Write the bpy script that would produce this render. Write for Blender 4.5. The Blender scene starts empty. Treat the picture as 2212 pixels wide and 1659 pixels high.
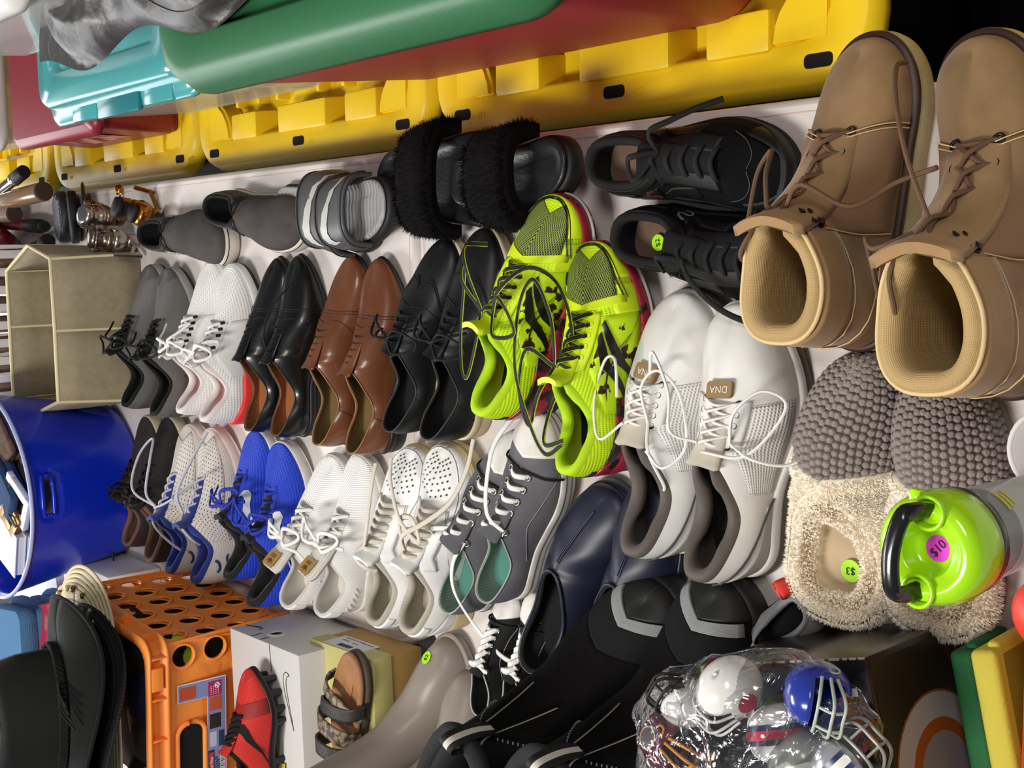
import bpy, bmesh, math, random
import numpy as np
from mathutils import Vector, Matrix

SC = bpy.context.scene
COL = SC.collection
PI = math.pi

# ------------------------------------------------------------------ camera
cam_data = bpy.data.cameras.new('camera')
cam_data.sensor_fit = 'HORIZONTAL'
cam_data.sensor_width = 36.0
cam_data.lens = 42.516
cam_data.clip_start = 0.05
camera = bpy.data.objects.new('camera', cam_data)
camera.matrix_world = Matrix((
    (-0.01669502, 0.99419805, 0.10626150, 0.0),
    (-0.66019518, 0.06885383, -0.74793146, 0.0),
    (-0.75090852, -0.08264007, 0.65521524, 1.81),
    (0, 0, 0, 1)))
COL.objects.link(camera)
SC.camera = camera

# ------------------------------------------------------------------ world, lamps, exposure
world = bpy.data.worlds.new('world')
world.use_nodes = True
world.node_tree.nodes['Background'].inputs[0].default_value = (0.86, 0.93, 1.0, 1)
world.node_tree.nodes['Background'].inputs[1].default_value = 0.17
SC.world = world

def ceiling_lamp(name, loc, size, power, colour=(1, .97, .92), target=None):
    d = bpy.data.lights.new(name, 'AREA')
    d.shape = 'RECTANGLE'
    d.size, d.size_y = size
    d.energy = power
    d.color = colour
    o = bpy.data.objects.new(name, d)
    o.location = loc
    if target is not None:
        o.rotation_euler = (Vector(target) - Vector(loc)).to_track_quat('-Z', 'Y').to_euler()
    COL.objects.link(o)

ceiling_lamp('ceiling_lamp', (-1.2, 3.9, 2.75), (1.2, .5), 60, (1, .98, .96), (-.2, 1.7, .74))
ceiling_lamp('ceiling_lamp', (-.9, .9, 2.9), (.9, .35), 46, (1, .96, .91), (-.15, 1.0, .74))
ceiling_lamp('ceiling_lamp', (.9, -.5, 2.8), (.8, .35), 20, (1, .93, .85), (.1, 1.1, .74))

ceiling_lamp('far_sheen_lamp', (-1.0, 6.2, 1.35), (3.2, 1.5), 62, (.95, .97, 1), (-.5, 2.0, .9))  # unseen lamp added for highlights on the far sides of polished shoes

SC.view_settings.view_transform = 'Standard'
SC.view_settings.look = 'None'
SC.view_settings.gamma = 1.0
SC.view_settings.use_curve_mapping = False
SC.view_settings.exposure = -0.02

# ------------------------------------------------------------------ materials
def lin(h):
    h = h.lstrip('#')
    out = []
    for i in (0, 2, 4):
        v = int(h[i:i+2], 16) / 255
        out.append(v / 12.92 if v <= .04045 else ((v + .055) / 1.055) ** 2.4)
    return (*out, 1)

MATS = {}
def mat(name, col, rough=.6, metal=0.0, bump=None, scale=200, strength=.3, col2=None, mix=30, lo=.4, hi=.65,
        coat=0.0, sheen=0.0, trans=0.0, ior=1.45, alpha=1.0, spec=.5):
    """bump: noise | leather | knit | rib | weave | fur (knit, rib and weave use the uv map, in metres)"""
    if name in MATS:
        return MATS[name]
    m = bpy.data.materials.new(name)
    m.use_nodes = True
    nt = m.node_tree
    N, K = nt.nodes, nt.links
    b = N['Principled BSDF']
    b.inputs['Base Color'].default_value = lin(col)
    b.inputs['Roughness'].default_value = rough
    b.inputs['Metallic'].default_value = metal
    b.inputs['Coat Weight'].default_value = coat
    b.inputs['Coat Roughness'].default_value = .12
    b.inputs['Sheen Weight'].default_value = sheen
    b.inputs['Transmission Weight'].default_value = trans
    b.inputs['IOR'].default_value = ior
    b.inputs['Alpha'].default_value = alpha
    b.inputs['Specular IOR Level'].default_value = spec
    tc = N.new('ShaderNodeTexCoord')
    if col2:
        n = N.new('ShaderNodeTexNoise')
        n.inputs['Scale'].default_value = mix
        n.inputs['Detail'].default_value = 5
        K.new(tc.outputs['Object'], n.inputs['Vector'])
        r = N.new('ShaderNodeValToRGB')
        r.color_ramp.elements[0].position = lo
        r.color_ramp.elements[1].position = hi
        r.color_ramp.elements[0].color = lin(col)
        r.color_ramp.elements[1].color = lin(col2)
        K.new(n.outputs['Fac'], r.inputs[0])
        K.new(r.outputs[0], b.inputs['Base Color'])
    if bump:
        bp = N.new('ShaderNodeBump')
        bp.inputs['Strength'].default_value = strength
        bp.inputs['Distance'].default_value = .0015
        if bump in ('noise', 'leather', 'fur'):
            n = N.new('ShaderNodeTexNoise')
            n.inputs['Scale'].default_value = scale
            n.inputs['Detail'].default_value = 6 if bump == 'leather' else 2
            n.inputs['Distortion'].default_value = .6 if bump == 'leather' else 0
            K.new(tc.outputs['Object'], n.inputs['Vector'])
            K.new(n.outputs['Fac'], bp.inputs['Height'])
        elif bump == 'rib':
            w = N.new('ShaderNodeTexWave')
            w.bands_direction = 'X'
            w.inputs['Scale'].default_value = scale
            K.new(tc.outputs['UV'], w.inputs['Vector'])
            K.new(w.outputs['Fac'], bp.inputs['Height'])
        else:
            w = N.new('ShaderNodeTexWave')
            w.bands_direction = 'X'
            w.inputs['Scale'].default_value = scale
            w2 = N.new('ShaderNodeTexWave')
            w2.bands_direction = 'Y'
            w2.inputs['Scale'].default_value = scale * (.55 if bump == 'knit' else 1)
            K.new(tc.outputs['UV'], w.inputs['Vector'])
            K.new(tc.outputs['UV'], w2.inputs['Vector'])
            mx = N.new('ShaderNodeMath')
            mx.operation = 'MULTIPLY'
            K.new(w.outputs['Fac'], mx.inputs[0])
            K.new(w2.outputs['Fac'], mx.inputs[1])
            K.new(mx.outputs[0], bp.inputs['Height'])
        K.new(bp.outputs[0], b.inputs['Normal'])
    MATS[name] = m
    return m

def dot_mat(name, base, dot, px, py, r, rough=.7, zone=None):
    """uv grid of small holes (metres); zone = (lo, hi) limits of v/u handled by the mesh"""
    if name in MATS:
        return MATS[name]
    m = mat(name, base, rough, bump='knit', scale=120, strength=.25)
    nt = m.node_tree
    N, K = nt.nodes, nt.links
    b = N['Principled BSDF']
    tc = N.new('ShaderNodeTexCoord')
    sx = N.new('ShaderNodeSeparateXYZ')
    K.new(tc.outputs['UV'], sx.inputs[0])
    def M(op, a, b2):
        n = N.new('ShaderNodeMath')
        n.operation = op
        for i, v in enumerate((a, b2)):
            if isinstance(v, (int, float)):
                n.inputs[i].default_value = v
            else:
                K.new(v, n.inputs[i])
        return n.outputs[0]
    v = M('DIVIDE', sx.outputs[1], py)
    row = M('FLOOR', v, 0)
    odd = M('MODULO', row, 2)
    u = M('ADD', M('DIVIDE', sx.outputs[0], px), M('MULTIPLY', odd, .5))
    fu = M('SUBTRACT', M('FRACT', u, 0), .5)
    fv = M('SUBTRACT', M('FRACT', v, 0), .5)
    du, dv = M('MULTIPLY', fu, px), M('MULTIPLY', fv, py * 1.4)
    d = M('ADD', M('MULTIPLY', du, du), M('MULTIPLY', dv, dv))
    k = M('LESS_THAN', d, r * r)
    mx = N.new('ShaderNodeMix')
    mx.data_type = 'RGBA'
    mx.inputs[6].default_value = lin(base)
    mx.inputs[7].default_value = lin(dot)
    K.new(k, mx.inputs[0])
    K.new(mx.outputs[2], b.inputs['Base Color'])
    return m

def net_mat(name, base, thread, pitch, width, rough=.6):
    """diamond net of threads over a darker cloth"""
    if name in MATS:
        return MATS[name]
    m = mat(name, base, rough)
    nt = m.node_tree
    N, K = nt.nodes, nt.links
    b = N['Principled BSDF']
    tc = N.new('ShaderNodeTexCoord')
    sx = N.new('ShaderNodeSeparateXYZ')
    K.new(tc.outputs['UV'], sx.inputs[0])
    def M(op, a, b2=0):
        n = N.new('ShaderNodeMath')
        n.operation = op
        for i, v in enumerate((a, b2)):
            if isinstance(v, (int, float)):
                n.inputs[i].default_value = v
            else:
                K.new(v, n.inputs[i])
        return n.outputs[0]
    s = M('DIVIDE', M('ADD', sx.outputs[0], M('MULTIPLY', sx.outputs[1], 1.6)), pitch)
    t = M('DIVIDE', M('SUBTRACT', sx.outputs[0], M('MULTIPLY', sx.outputs[1], 1.6)), pitch)
    k = M('MAXIMUM', M('LESS_THAN', M('FRACT', s), width), M('LESS_THAN', M('FRACT', t), width))
    mx = N.new('ShaderNodeMix')
    mx.data_type = 'RGBA'
    mx.inputs[6].default_value = lin(base)
    mx.inputs[7].default_value = lin(thread)
    K.new(k, mx.inputs[0])
    K.new(mx.outputs[2], b.inputs['Base Color'])
    return m

def stripe_mat(name, cols, period, rough=.7, axis=0):
    """uv stripes, colours in turn across one period (metres)"""
    if name in MATS:
        return MATS[name]
    m = mat(name, cols[0], rough)
    nt = m.node_tree
    N, K = nt.nodes, nt.links
    tc = N.new('ShaderNodeTexCoord')
    sx = N.new('ShaderNodeSeparateXYZ')
    K.new(tc.outputs['UV'], sx.inputs[0])
    dv = N.new('ShaderNodeMath'); dv.operation = 'DIVIDE'; dv.inputs[1].default_value = period
    fr = N.new('ShaderNodeMath'); fr.operation = 'FRACT'
    K.new(sx.outputs[axis], dv.inputs[0]); K.new(dv.outputs[0], fr.inputs[0])
    r = N.new('ShaderNodeValToRGB')
    r.color_ramp.interpolation = 'CONSTANT'
    el = r.color_ramp.elements
    el[0].position, el[0].color = 0, lin(cols[0])
    el[1].position, el[1].color = 1 / len(cols), lin(cols[1])
    for i in range(2, len(cols)):
        e = el.new(i / len(cols)); e.color = lin(cols[i])
    K.new(fr.outputs[0], r.inputs[0])
    K.new(r.outputs[0], N['Principled BSDF'].inputs['Base Color'])
    return m

# ------------------------------------------------------------------ things, parts, mesh makers
def thing(name, label, cat, loc=(0, 0, 0), rz=0.0, group=None, rot=None):
    o = bpy.data.objects.new(name, None)
    o.empty_display_size = .05
    COL.objects.link(o)
    o.location = loc
    o.rotation_euler = rot if rot else (0, 0, rz)
    o['label'] = label
    o['category'] = cat
    if group:
        o['group'] = group
    return o

def tag(o, label, cat, group=None):
    o['label'] = label
    o['category'] = cat
    if group:
        o['group'] = group
    return o

def obj(name, verts, faces, m, parent=None, uv=None, smooth=True, label=None, weld=0, flip=False, kind=None, recalc=False):
    me = bpy.data.meshes.new(name)
    me.from_pydata([tuple(map(float, v)) for v in verts], [], faces)
    if uv is not None:
        l = me.uv_layers.new(name='UVMap')
        vi = np.empty(len(me.loops), int)
        me.loops.foreach_get('vertex_index', vi)
        l.data.foreach_set('uv', np.asarray(uv, dtype=np.float32)[vi].ravel())
    if weld or flip or recalc:
        bm = bmesh.new()
        bm.from_mesh(me)
        if weld:
            bmesh.ops.remove_doubles(bm, verts=bm.verts, dist=weld)
        if recalc:
            bmesh.ops.recalc_face_normals(bm, faces=bm.faces)
        if flip:
            bmesh.ops.reverse_faces(bm, faces=bm.faces)
        bm.to_mesh(me)
        bm.free()
    if smooth:
        me.polygons.foreach_set('use_smooth', [True] * len(me.polygons))
    me.materials.append(m)
    return link(name, me, parent, label, kind)

def link(name, me, parent=None, label=None, kind=None):
    o = bpy.data.objects.new(name, me)
    COL.objects.link(o)
    if parent is not None:
        o.parent = parent
    if label:
        o['label'] = label
    if kind:
        o['kind'] = kind
    return o

def from_bm(name, bm, m, parent=None, smooth=False, label=None, kind=None, angle=None):
    me = bpy.data.meshes.new(name)
    bmesh.ops.recalc_face_normals(bm, faces=bm.faces)
    bm.to_mesh(me)
    bm.free()
    me.polygons.foreach_set('use_smooth', [smooth or angle is not None] * len(me.polygons))
    if angle is not None:
        me.set_sharp_from_angle(angle=angle)
    for q in (m if isinstance(m, (list, tuple)) else [m]):
        me.materials.append(q)
    return link(name, me, parent, label, kind)

def add_box(bm, c, s, bevel=0.0, seg=2, rot=None, mi=0):
    r = bmesh.ops.create_cube(bm, size=1)
    vs = r['verts']
    M = Matrix.Translation(c) @ (rot.to_4x4() if rot is not None else Matrix.Identity(4)) @ Matrix.Diagonal((*s, 1))
    bmesh.ops.transform(bm, matrix=M, verts=vs)
    fs = list({f for v in vs for f in v.link_faces})
    for f in fs:
        f.material_index = mi
    if bevel:
        es = list({e for v in vs for e in v.link_edges})
        bmesh.ops.bevel(bm, geom=es, offset=bevel, segments=seg, profile=.5, affect='EDGES', material=-1)

def box(name, c, s, m, parent=None, bevel=.002, label=None, rot=None, kind=None):
    bm = bmesh.new()
    add_box(bm, c, s, bevel, rot=rot)
    return from_bm(name, bm, m, parent, angle=.6, label=label, kind=kind)

def crom(pts, n):
    """Catmull-Rom through pts, n samples per span"""
    P = [np.array(p, float) for p in pts]
    P = [2 * P[0] - P[1]] + P + [2 * P[-1] - P[-2]]
    out = []
    for i in range(1, len(P) - 2):
        for j in range(n):
            t = j / n
            out.append(.5 * (2 * P[i] + (P[i+1] - P[i-1]) * t + (2 * P[i-1] - 5 * P[i] + 4 * P[i+1] - P[i+2]) * t * t
                             + (3 * P[i] - P[i-1] - 3 * P[i+1] + P[i+2]) * t ** 3))
    out.append(P[-2])
    return out

class Geo:
    """collects verts, faces and uvs for one mesh"""
    def __init__(s):
        s.v, s.f, s.uv = [], [], []
    def grid(s, G, closed_i=False, closed_j=False, uv=None):
        ni, nj = len(G), len(G[0])
        b = len(s.v)
        for i in range(ni):
            for j in range(nj):
                s.v.append(tuple(G[i][j]))
                s.uv.append(tuple(uv[i][j]) if uv is not None else (i * .01, j * .01))
        for i in range(ni if closed_i else ni - 1):
            for j in range(nj if closed_j else nj - 1):
                s.f.append((b + i * nj + j, b + ((i + 1) % ni) * nj + j, b + ((i + 1) % ni) * nj + (j + 1) % nj, b + i * nj + (j + 1) % nj))
    def fan(s, ring, c):
        b = len(s.v)
        s.v += [tuple(p) for p in ring] + [tuple(c)]
        s.uv += [(0, 0)] * (len(ring) + 1)
        n = len(ring)
        for i in range(n):
            s.f.append((b + i, b + (i + 1) % n, b + n))
    def tube(s, pts, r, ry=None, n=6, caps=True, up=(0, 0, 1), smooth=0, taper=None):
        P = [np.array(p, float) for p in (crom(pts, smooth) if smooth else pts)]
        ry = ry or r
        G = []
        UV = []
        up = np.array(up, float)
        d = 0
        for i, p in enumerate(P):
            t = P[min(i + 1, len(P) - 1)] - P[max(i - 1, 0)]
            t = t / (np.linalg.norm(t) + 1e-12)
            a = np.cross(t, up)
            if np.linalg.norm(a) < 1e-3:
                a = np.cross(t, (1, .3, 0))
            a /= np.linalg.norm(a)
            w = np.cross(a, t)
            k = taper(i / (len(P) - 1)) if taper else 1
            if i:
                d += np.linalg.norm(P[i] - P[i-1])
            G.append([p + (a * math.cos(q) * r + w * math.sin(q) * ry) * k for q in [2 * PI * j / n for j in range(n)]])
            UV.append([(d, j * r) for j in range(n)])
        s.grid(G, closed_j=True, uv=UV)
        if caps:
            b = len(s.v)
            s.fan(G[0][::-1], P[0])
            s.fan(G[-1], P[-1])
    def torus(s, c, nrm, R, r, n=12, m=6):
        nrm = np.array(nrm, float); nrm /= np.linalg.norm(nrm)
        a = np.cross(nrm, (0, 0, 1) if abs(nrm[2]) < .9 else (1, 0, 0)); a /= np.linalg.norm(a)
        b = np.cross(nrm, a)
        c = np.array(c, float)
        G = []
        for i in range(n):
            q = 2 * PI * i / n
            e = a * math.cos(q) + b * math.sin(q)
            G.append([c + e * (R + r * math.cos(2 * PI * j / m)) + nrm * r * math.sin(2 * PI * j / m) for j in range(m)])
        s.grid(G, closed_i=True, closed_j=True)
    def disc(s, c, nrm, R, n=10):
        nrm = np.array(nrm, float); nrm /= np.linalg.norm(nrm)
        a = np.cross(nrm, (0, 0, 1) if abs(nrm[2]) < .9 else (1, 0, 0)); a /= np.linalg.norm(a)
        b = np.cross(nrm, a)
        c = np.array(c, float)
        s.fan([c + (a * math.cos(2 * PI * i / n) + b * math.sin(2 * PI * i / n)) * R for i in range(n)], c)
    def lathe(s, prof, c=(0, 0, 0), n=32, axis=None):
        """prof = (r, z) pairs; axis = 3x3 matrix"""
        c = np.array(c, float)
        G = []
        for r, z in prof:
            row = []
            for i in range(n):
                p = np.array((r * math.cos(2 * PI * i / n), r * math.sin(2 * PI * i / n), z))
                if axis is not None:
                    p = axis @ p
                row.append(c + p)
            G.append(row)
        s.grid(G, closed_j=True)
    def rings(s, R, cap0=True, cap1=True):
        s.grid(R, closed_j=True)
        if cap0:
            s.fan(list(R[0])[::-1], np.mean(R[0], axis=0))
        if cap1:
            s.fan(list(R[-1]), np.mean(R[-1], axis=0))
    def out(s, name, m, parent=None, **kw):
        return obj(name, s.v, s.f, m, parent, uv=s.uv, **kw)

def rrect(w, h, r, n=5, z=0.0, c=(0, 0)):
    """rounded rectangle ring, counter clockwise"""
    out = []
    for cx, cy, a0 in ((w/2 - r, h/2 - r, 0), (-w/2 + r, h/2 - r, PI/2), (-w/2 + r, -h/2 + r, PI), (w/2 - r, -h/2 + r, 1.5 * PI)):
        for i in range(n + 1):
            a = a0 + PI / 2 * i / n
            out.append(np.array((c[0] + cx + r * math.cos(a), c[1] + cy + r * math.sin(a), z)))
    return out

def prism(bm, poly, z0, z1, mi=0):
    vs = [bm.verts.new((x, y, z0)) for x, y in poly]
    f = bm.faces.new(vs)
    f.material_index = mi
    r = bmesh.ops.extrude_face_region(bm, geom=[f])
    for v in r['geom']:
        if isinstance(v, bmesh.types.BMVert):
            v.co.z = z1

def text_mesh(name, s, size, m, parent, M, label=None, depth=.0002, xs=1.0):
    cu = bpy.data.curves.new(name, 'FONT')
    cu.body = s
    cu.size = size
    cu.align_x = 'CENTER'
    cu.align_y = 'CENTER'
    cu.extrude = depth
    t = bpy.data.objects.new(name, cu)
    COL.objects.link(t)
    dg = bpy.context.evaluated_depsgraph_get()
    me = bpy.data.meshes.new_from_object(t.evaluated_get(dg))
    bpy.data.objects.remove(t)
    me.transform(M @ Matrix.Diagonal((xs, 1, 1, 1)))
    me.materials.clear()
    me.materials.append(m)
    return link(name, me, parent, label)

def frame_at(p, n, up):
    """4x4 with local z along n, local y near up, at p"""
    n = Vector(n).normalized()
    y = Vector(up) - n * Vector(up).dot(n)
    y.normalize()
    x = y.cross(n)
    M = Matrix((x, y, n)).transposed().to_4x4()
    M.translation = Vector(p)
    return M

def smooth(a, b, x):
    t = np.clip((x - a) / (b - a), 0, 1)
    return t * t * (3 - 2 * t)

def pchip(keys, x):
    """monotone cubic through (x, y) keys"""
    xs = np.array([k[0] for k in keys], float)
    ys = np.array([k[1] for k in keys], float)
    h = np.diff(xs)
    d = np.diff(ys) / h
    m = np.zeros_like(xs)
    m[0], m[-1] = d[0], d[-1]
    for i in range(1, len(xs) - 1):
        m[i] = 0 if d[i-1] * d[i] <= 0 else 2 * d[i-1] * d[i] / (d[i-1] + d[i])
    x = np.clip(np.asarray(x, float), xs[0], xs[-1])
    i = np.clip(np.searchsorted(xs, x) - 1, 0, len(h) - 1)
    t = (x - xs[i]) / h[i]
    return ((1 + 2*t) * (1-t)**2 * ys[i] + t * (1-t)**2 * h[i] * m[i] + t*t*(3-2*t) * ys[i+1] + t*t*(t-1) * h[i] * m[i+1])

# ------------------------------------------------------------------ shoe maker
NK, KC, NU = 48, 24, 14
DEF = dict(wb=.103, wh=.075, ball=.68, toe_n=3.2, toe_m=2.25, heel=.13, toe_in=.012,
           xb=.012, xt=.46, wc=.0345, zH=.088, zM=.066, zT=.108,
           ridge=((.54, .092), (.68, .072), (.84, .055), (.95, .040)),
           sole_h=.030, sole_b=.022, sole_t=.020, spring=.014, flare=.004,
           cmix=.35, fmix=.95, hexp=1.0, bulge=.003, pad=.005, inner=.006)

class Last:
    """surface of one shoe: local x heel to toe, y to the shoe's left, z up; u runs from the sole to the collar or ridge"""
    def __init__(s, L, side, **kw):
        q = dict(DEF)
        q.update(kw)
        f = L / .3
        s.L, s.side, s.q, s.f = L, side, q, f
        s.xt, s.xb = q['xt'] * L, q['xb'] * L
        s.X1 = s.xt + .05 * L
        s.xe = .945 * L
        s.G = {}
        for sg in (1, -1):
            s.G[sg] = s._half(sg)
        s.N = {sg: s._normals(sg) for sg in (1, -1)}
        s.UV = {}
        for sg in (1, -1):
            g = s.G[sg]
            du = np.linalg.norm(np.diff(g, axis=1), axis=2)
            V = np.concatenate([np.zeros((NK + 1, 1)), np.cumsum(du, axis=1)], axis=1)
            dk = np.linalg.norm(np.diff(g[:, 4], axis=0), axis=1)
            U = np.concatenate([[0], np.cumsum(dk)])[:, None].repeat(NU + 1, 1)
            s.UV[sg] = np.stack([U, V], axis=2)

    def w(s, x):
        q, L, f = s.q, s.L, s.f
        t = np.clip(np.asarray(x, float) / L, 0, 1)
        hb, bb = q['wh'] / 2 * f, q['wb'] / 2 * f
        xh, xbll = q['heel'], q['ball']
        heel = hb * np.sqrt(np.clip(1 - ((xh - np.minimum(t, xh)) / xh) ** 2, 0, 1))
        mid = pchip(((xh, hb), (.30, hb * .98), (.45, hb * .6 + bb * .4), (.58, bb * .96), (xbll, bb)), t)
        toe = bb * np.clip(1 - np.clip((t - xbll) / (1 - xbll), 0, 1) ** q['toe_n'], 0, 1) ** (1 / q['toe_m'])
        return np.where(t < xh, heel, np.where(t < xbll, mid, toe))

    def yc(s, x):
        t = np.asarray(x, float) / s.L
        return s.side * s.f * (-s.q['toe_in'] * smooth(.6, 1, t) + .004 * np.exp(-((t - .6) / .2) ** 2))

    def zbot(s, x):
        t = np.asarray(x, float) / s.L
        return s.f * s.q['spring'] * smooth(.66, 1.02, t) ** 1.5

    def ztop(s, x):
        q = s.q
        t = np.asarray(x, float) / s.L
        return s.zbot(x) + s.f * pchip(((0, q['sole_h']), (.25, q['sole_h']), (.62, q['sole_b']), (1, q['sole_t'])), t)

    def ridge(s, x):
        q = s.q
        return s.f * pchip(((q['xt'], q['zT']),) + tuple(q['ridge']), np.asarray(x, float) / s.L)

    def _half(s, sg):
        q, L, f = s.q, s.L, s.f
        a = np.linspace(0, PI, 600)
        x = L * (1 - np.cos(a)) / 2
        y = s.w(x)
        d = np.concatenate([[0], np.cumsum(np.hypot(np.diff(x), np.diff(y)))])
        i1 = int(np.argmin(abs(x - s.X1)))
        dd = np.concatenate([np.linspace(0, d[i1], KC + 1), np.linspace(d[i1], d[-1], NK - KC + 1)[1:]])
        xo = np.interp(dd, d, x)
        yo = s.w(xo)
        yo[0] = 0
        yo[-1] = 0
        # collar
        b = np.linspace(0, PI, 300)
        cxx = s.xb + (s.xt - s.xb) * (1 - np.cos(b)) / 2
        tt = (1 - np.cos(b)) / 2
        cyy = q['wc'] * f * np.sin(b) ** .75 * (1 - .30 * tt)
        czz = f * pchip(((0, q['zH']), (.18, q['zH'] * .62 + q['zM'] * .38), (.5, q['zM']), (.78, q['zM'] * .5 + q['zT'] * .5), (1, q['zT'])), tt)
        cd = np.concatenate([[0], np.cumsum(np.hypot(np.diff(cxx), np.diff(cyy)))])
        ci = np.linspace(0, cd[-1], KC + 1)
        tx, ty, tz = (np.interp(ci, cd, v) for v in (cxx, cyy, czz))
        ty[0] = ty[-1] = 0
        G = np.zeros((NK + 1, NU + 1, 3))
        ph = np.linspace(0, 1, NU + 1) * PI / 2
        u = np.linspace(0, 1, NU + 1)
        for k in range(NK + 1):
            A = np.array((xo[k], sg * yo[k] + s.yc(xo[k]), s.ztop(xo[k])))
            if k <= KC:
                r = k / KC
                B = np.array((tx[k], sg * ty[k] + s.yc(tx[k]), tz[k]))
                m = q['cmix'] + (q['fmix'] * .6 - q['cmix']) * smooth(.55, 1, r)
                h = (1 - m) * u ** q['hexp'] + m * (1 - np.cos(ph))
                v = (1 - m) * u + m * np.sin(ph)
            else:
                r = np.clip((xo[k] - s.X1) / (L - s.X1), 0, 1)
                rx = s.xt + (s.xe - s.xt) * r
                B = np.array((rx, s.yc(rx), s.ridge(rx)))
                m = q['fmix'] * (.6 + .4 * smooth(0, .35, r))
                h = (1 - m) * u ** q['hexp'] + m * (1 - np.cos(ph))
                v = (1 - m) * u + m * np.sin(ph)
            nrm = np.array((A[0] - min(max(A[0], .13 * L), .8 * L), A[1] - s.yc(A[0]), 0))
            nn = np.linalg.norm(nrm)
            nrm = nrm / nn if nn > 1e-6 else nrm
            G[k, :, 0] = A[0] + (B[0] - A[0]) * h
            G[k, :, 1] = A[1] + (B[1] - A[1]) * h
            G[k, :, 2] = A[2] + (B[2] - A[2]) * v
            bl = q['bulge'] * f * np.sin(PI * u)
            G[k, :, :2] += nrm[None, :2] * bl[:, None]
        return G

    def _normals(s, sg):
        g = s.G[sg]
        dk = np.gradient(g, axis=0)
        du = np.gradient(g, axis=1)
        n = np.cross(dk, du) * -sg
        l = np.linalg.norm(n, axis=2, keepdims=True)
        n = n / np.maximum(l, 1e-9)
        # make sure they point outwards
        c = np.stack([np.clip(g[..., 0], .12 * s.L, .85 * s.L), s.yc(g[..., 0]), np.full(g.shape[:2], .03 * s.f)], axis=2)
        flip = np.sum((g - c) * n, axis=2, keepdims=True) < 0
        return np.where(flip, -n, n)

    def ev(s, k, u, sg, off=0.0):
        """point at rib k (0..1), height u (0..1) on side sg, raised by off"""
        sg = sg if sg in (1, -1) else (1 if sg > 0 else -1)
        a, b = np.clip(k, 0, 1) * NK, np.clip(u, 0, 1) * NU
        i, j = min(int(a), NK - 1), min(int(b), NU - 1)
        p, q = a - i, b - j
        def bl(g):
            return ((1-p)*(1-q)*g[i, j] + p*(1-q)*g[i+1, j] + (1-p)*q*g[i, j+1] + p*q*g[i+1, j+1])
        P = bl(s.G[sg])
        if off:
            n = bl(s.N[sg])
            if u > .998 and k * NK >= KC:
                t = s.G[1][min(i + 1, NK), NU] - s.G[1][max(i - 1, KC), NU]
                n = np.array((-t[2], 0, t[0]))
                if n[2] < 0:
                    n = -n
            n = n / (np.linalg.norm(n) + 1e-9)
            P = P + n * off
        return P

    def kx(s, x, u, sg=1):
        """rib where the surface at height u lies x (fraction of the length) from the heel"""
        ks = np.linspace(.5, 1, 120)
        return float(ks[int(np.argmin([abs(s.ev(k, u, sg)[0] - x * s.L) for k in ks]))])

    def nv(s, k, u, sg):
        return (s.ev(k, u, sg, .001) - s.ev(k, u, sg)) * 1000

    # ---------------------------------------------------------- parts
    def upper(s, m, parent, name='upper', k0=0, k1=1, label=None):
        g = Geo()
        i0, i1 = int(k0 * NK), int(k1 * NK)
        for sg in (1, -1):
            G = s.G[sg][i0:i1 + 1]
            g.grid(G if sg * 1 < 0 else G[:, ::-1], uv=(s.UV[sg][i0:i1 + 1] if sg < 0 else s.UV[sg][i0:i1 + 1][:, ::-1]))
        return g.out(name, m, parent, weld=.00005, label=label)

    def lining(s, m, parent, name='lining', roll=None, label=None):
        q, f = s.q, s.f
        rp = (q['pad'] if roll is None else roll) * f
        g = Geo()
        for sg in (1, -1):
            G = []
            for k in range(KC + 1):
                P = s.G[sg][k, -1]
                A = s.G[sg][k, 0]
                cx = np.clip(P[0], s.xb + .35 * (s.xt - s.xb), s.xb + .7 * (s.xt - s.xb))
                inw = np.array((cx - P[0], s.yc(P[0]) - P[1], 0))
                d = np.linalg.norm(inw)
                inw = inw / max(d, 1e-6)
                hw = abs(P[1] - s.yc(P[0])) if k > KC * .5 else 1
                r = min(rp, .45 * hw) if hw < 1 else rp
                row = [P, P + inw * r * .25 + np.array((0, 0, r * .75)), P + inw * r + np.array((0, 0, r)),
                       P + inw * r * 1.8 + np.array((0, 0, r * .5)), P + inw * r * 2.05 + np.array((0, 0, -r * .6))]
                top = row[-1]
                Ain = A + inw * q['inner'] * f
                Ain[2] = A[2] + .004 * f
                if k > KC * .5:
                    Ain = np.array((A[0], s.yc(A[0]) + (A[1] - s.yc(A[0])) * .88, A[2] + .004 * f))
                for t in np.linspace(0, 1, 9)[1:]:
                    # inner wall follows the outside wall, set in
                    o = s.G[sg][k, int(round((1 - t) * NU))]
                    wgt = t
                    p = top * (1 - wgt) + Ain * wgt
                    b = (o - (P * (1 - t) + A * t)) * .9
                    p = p + np.array((b[0], b[1], 0))
                    row.append(p)
                G.append(row)
            g.grid(G if sg > 0 else [r[::-1] for r in G])
        return g.out(name, m, parent, weld=.00005, label=label)

    def insole(s, m, parent, name='insole', label=None, x1=.9, lift=.005):
        g = Geo()
        G = []
        for x in np.concatenate([s.L * .5 * (1 - np.cos(np.linspace(0.12, 1.3, 14))), np.linspace(.4, x1, 8)[1:] * s.L]):
            w = float(s.w(x)) * .93 - .001
            G.append([(x, s.yc(x) + w * t, s.ztop(x) + lift * s.f + .004 * t * t * s.f) for t in np.linspace(-1, 1, 9)])
        g.grid(G)
        return g.out(name, m, parent, label=label, flip=True)

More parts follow.
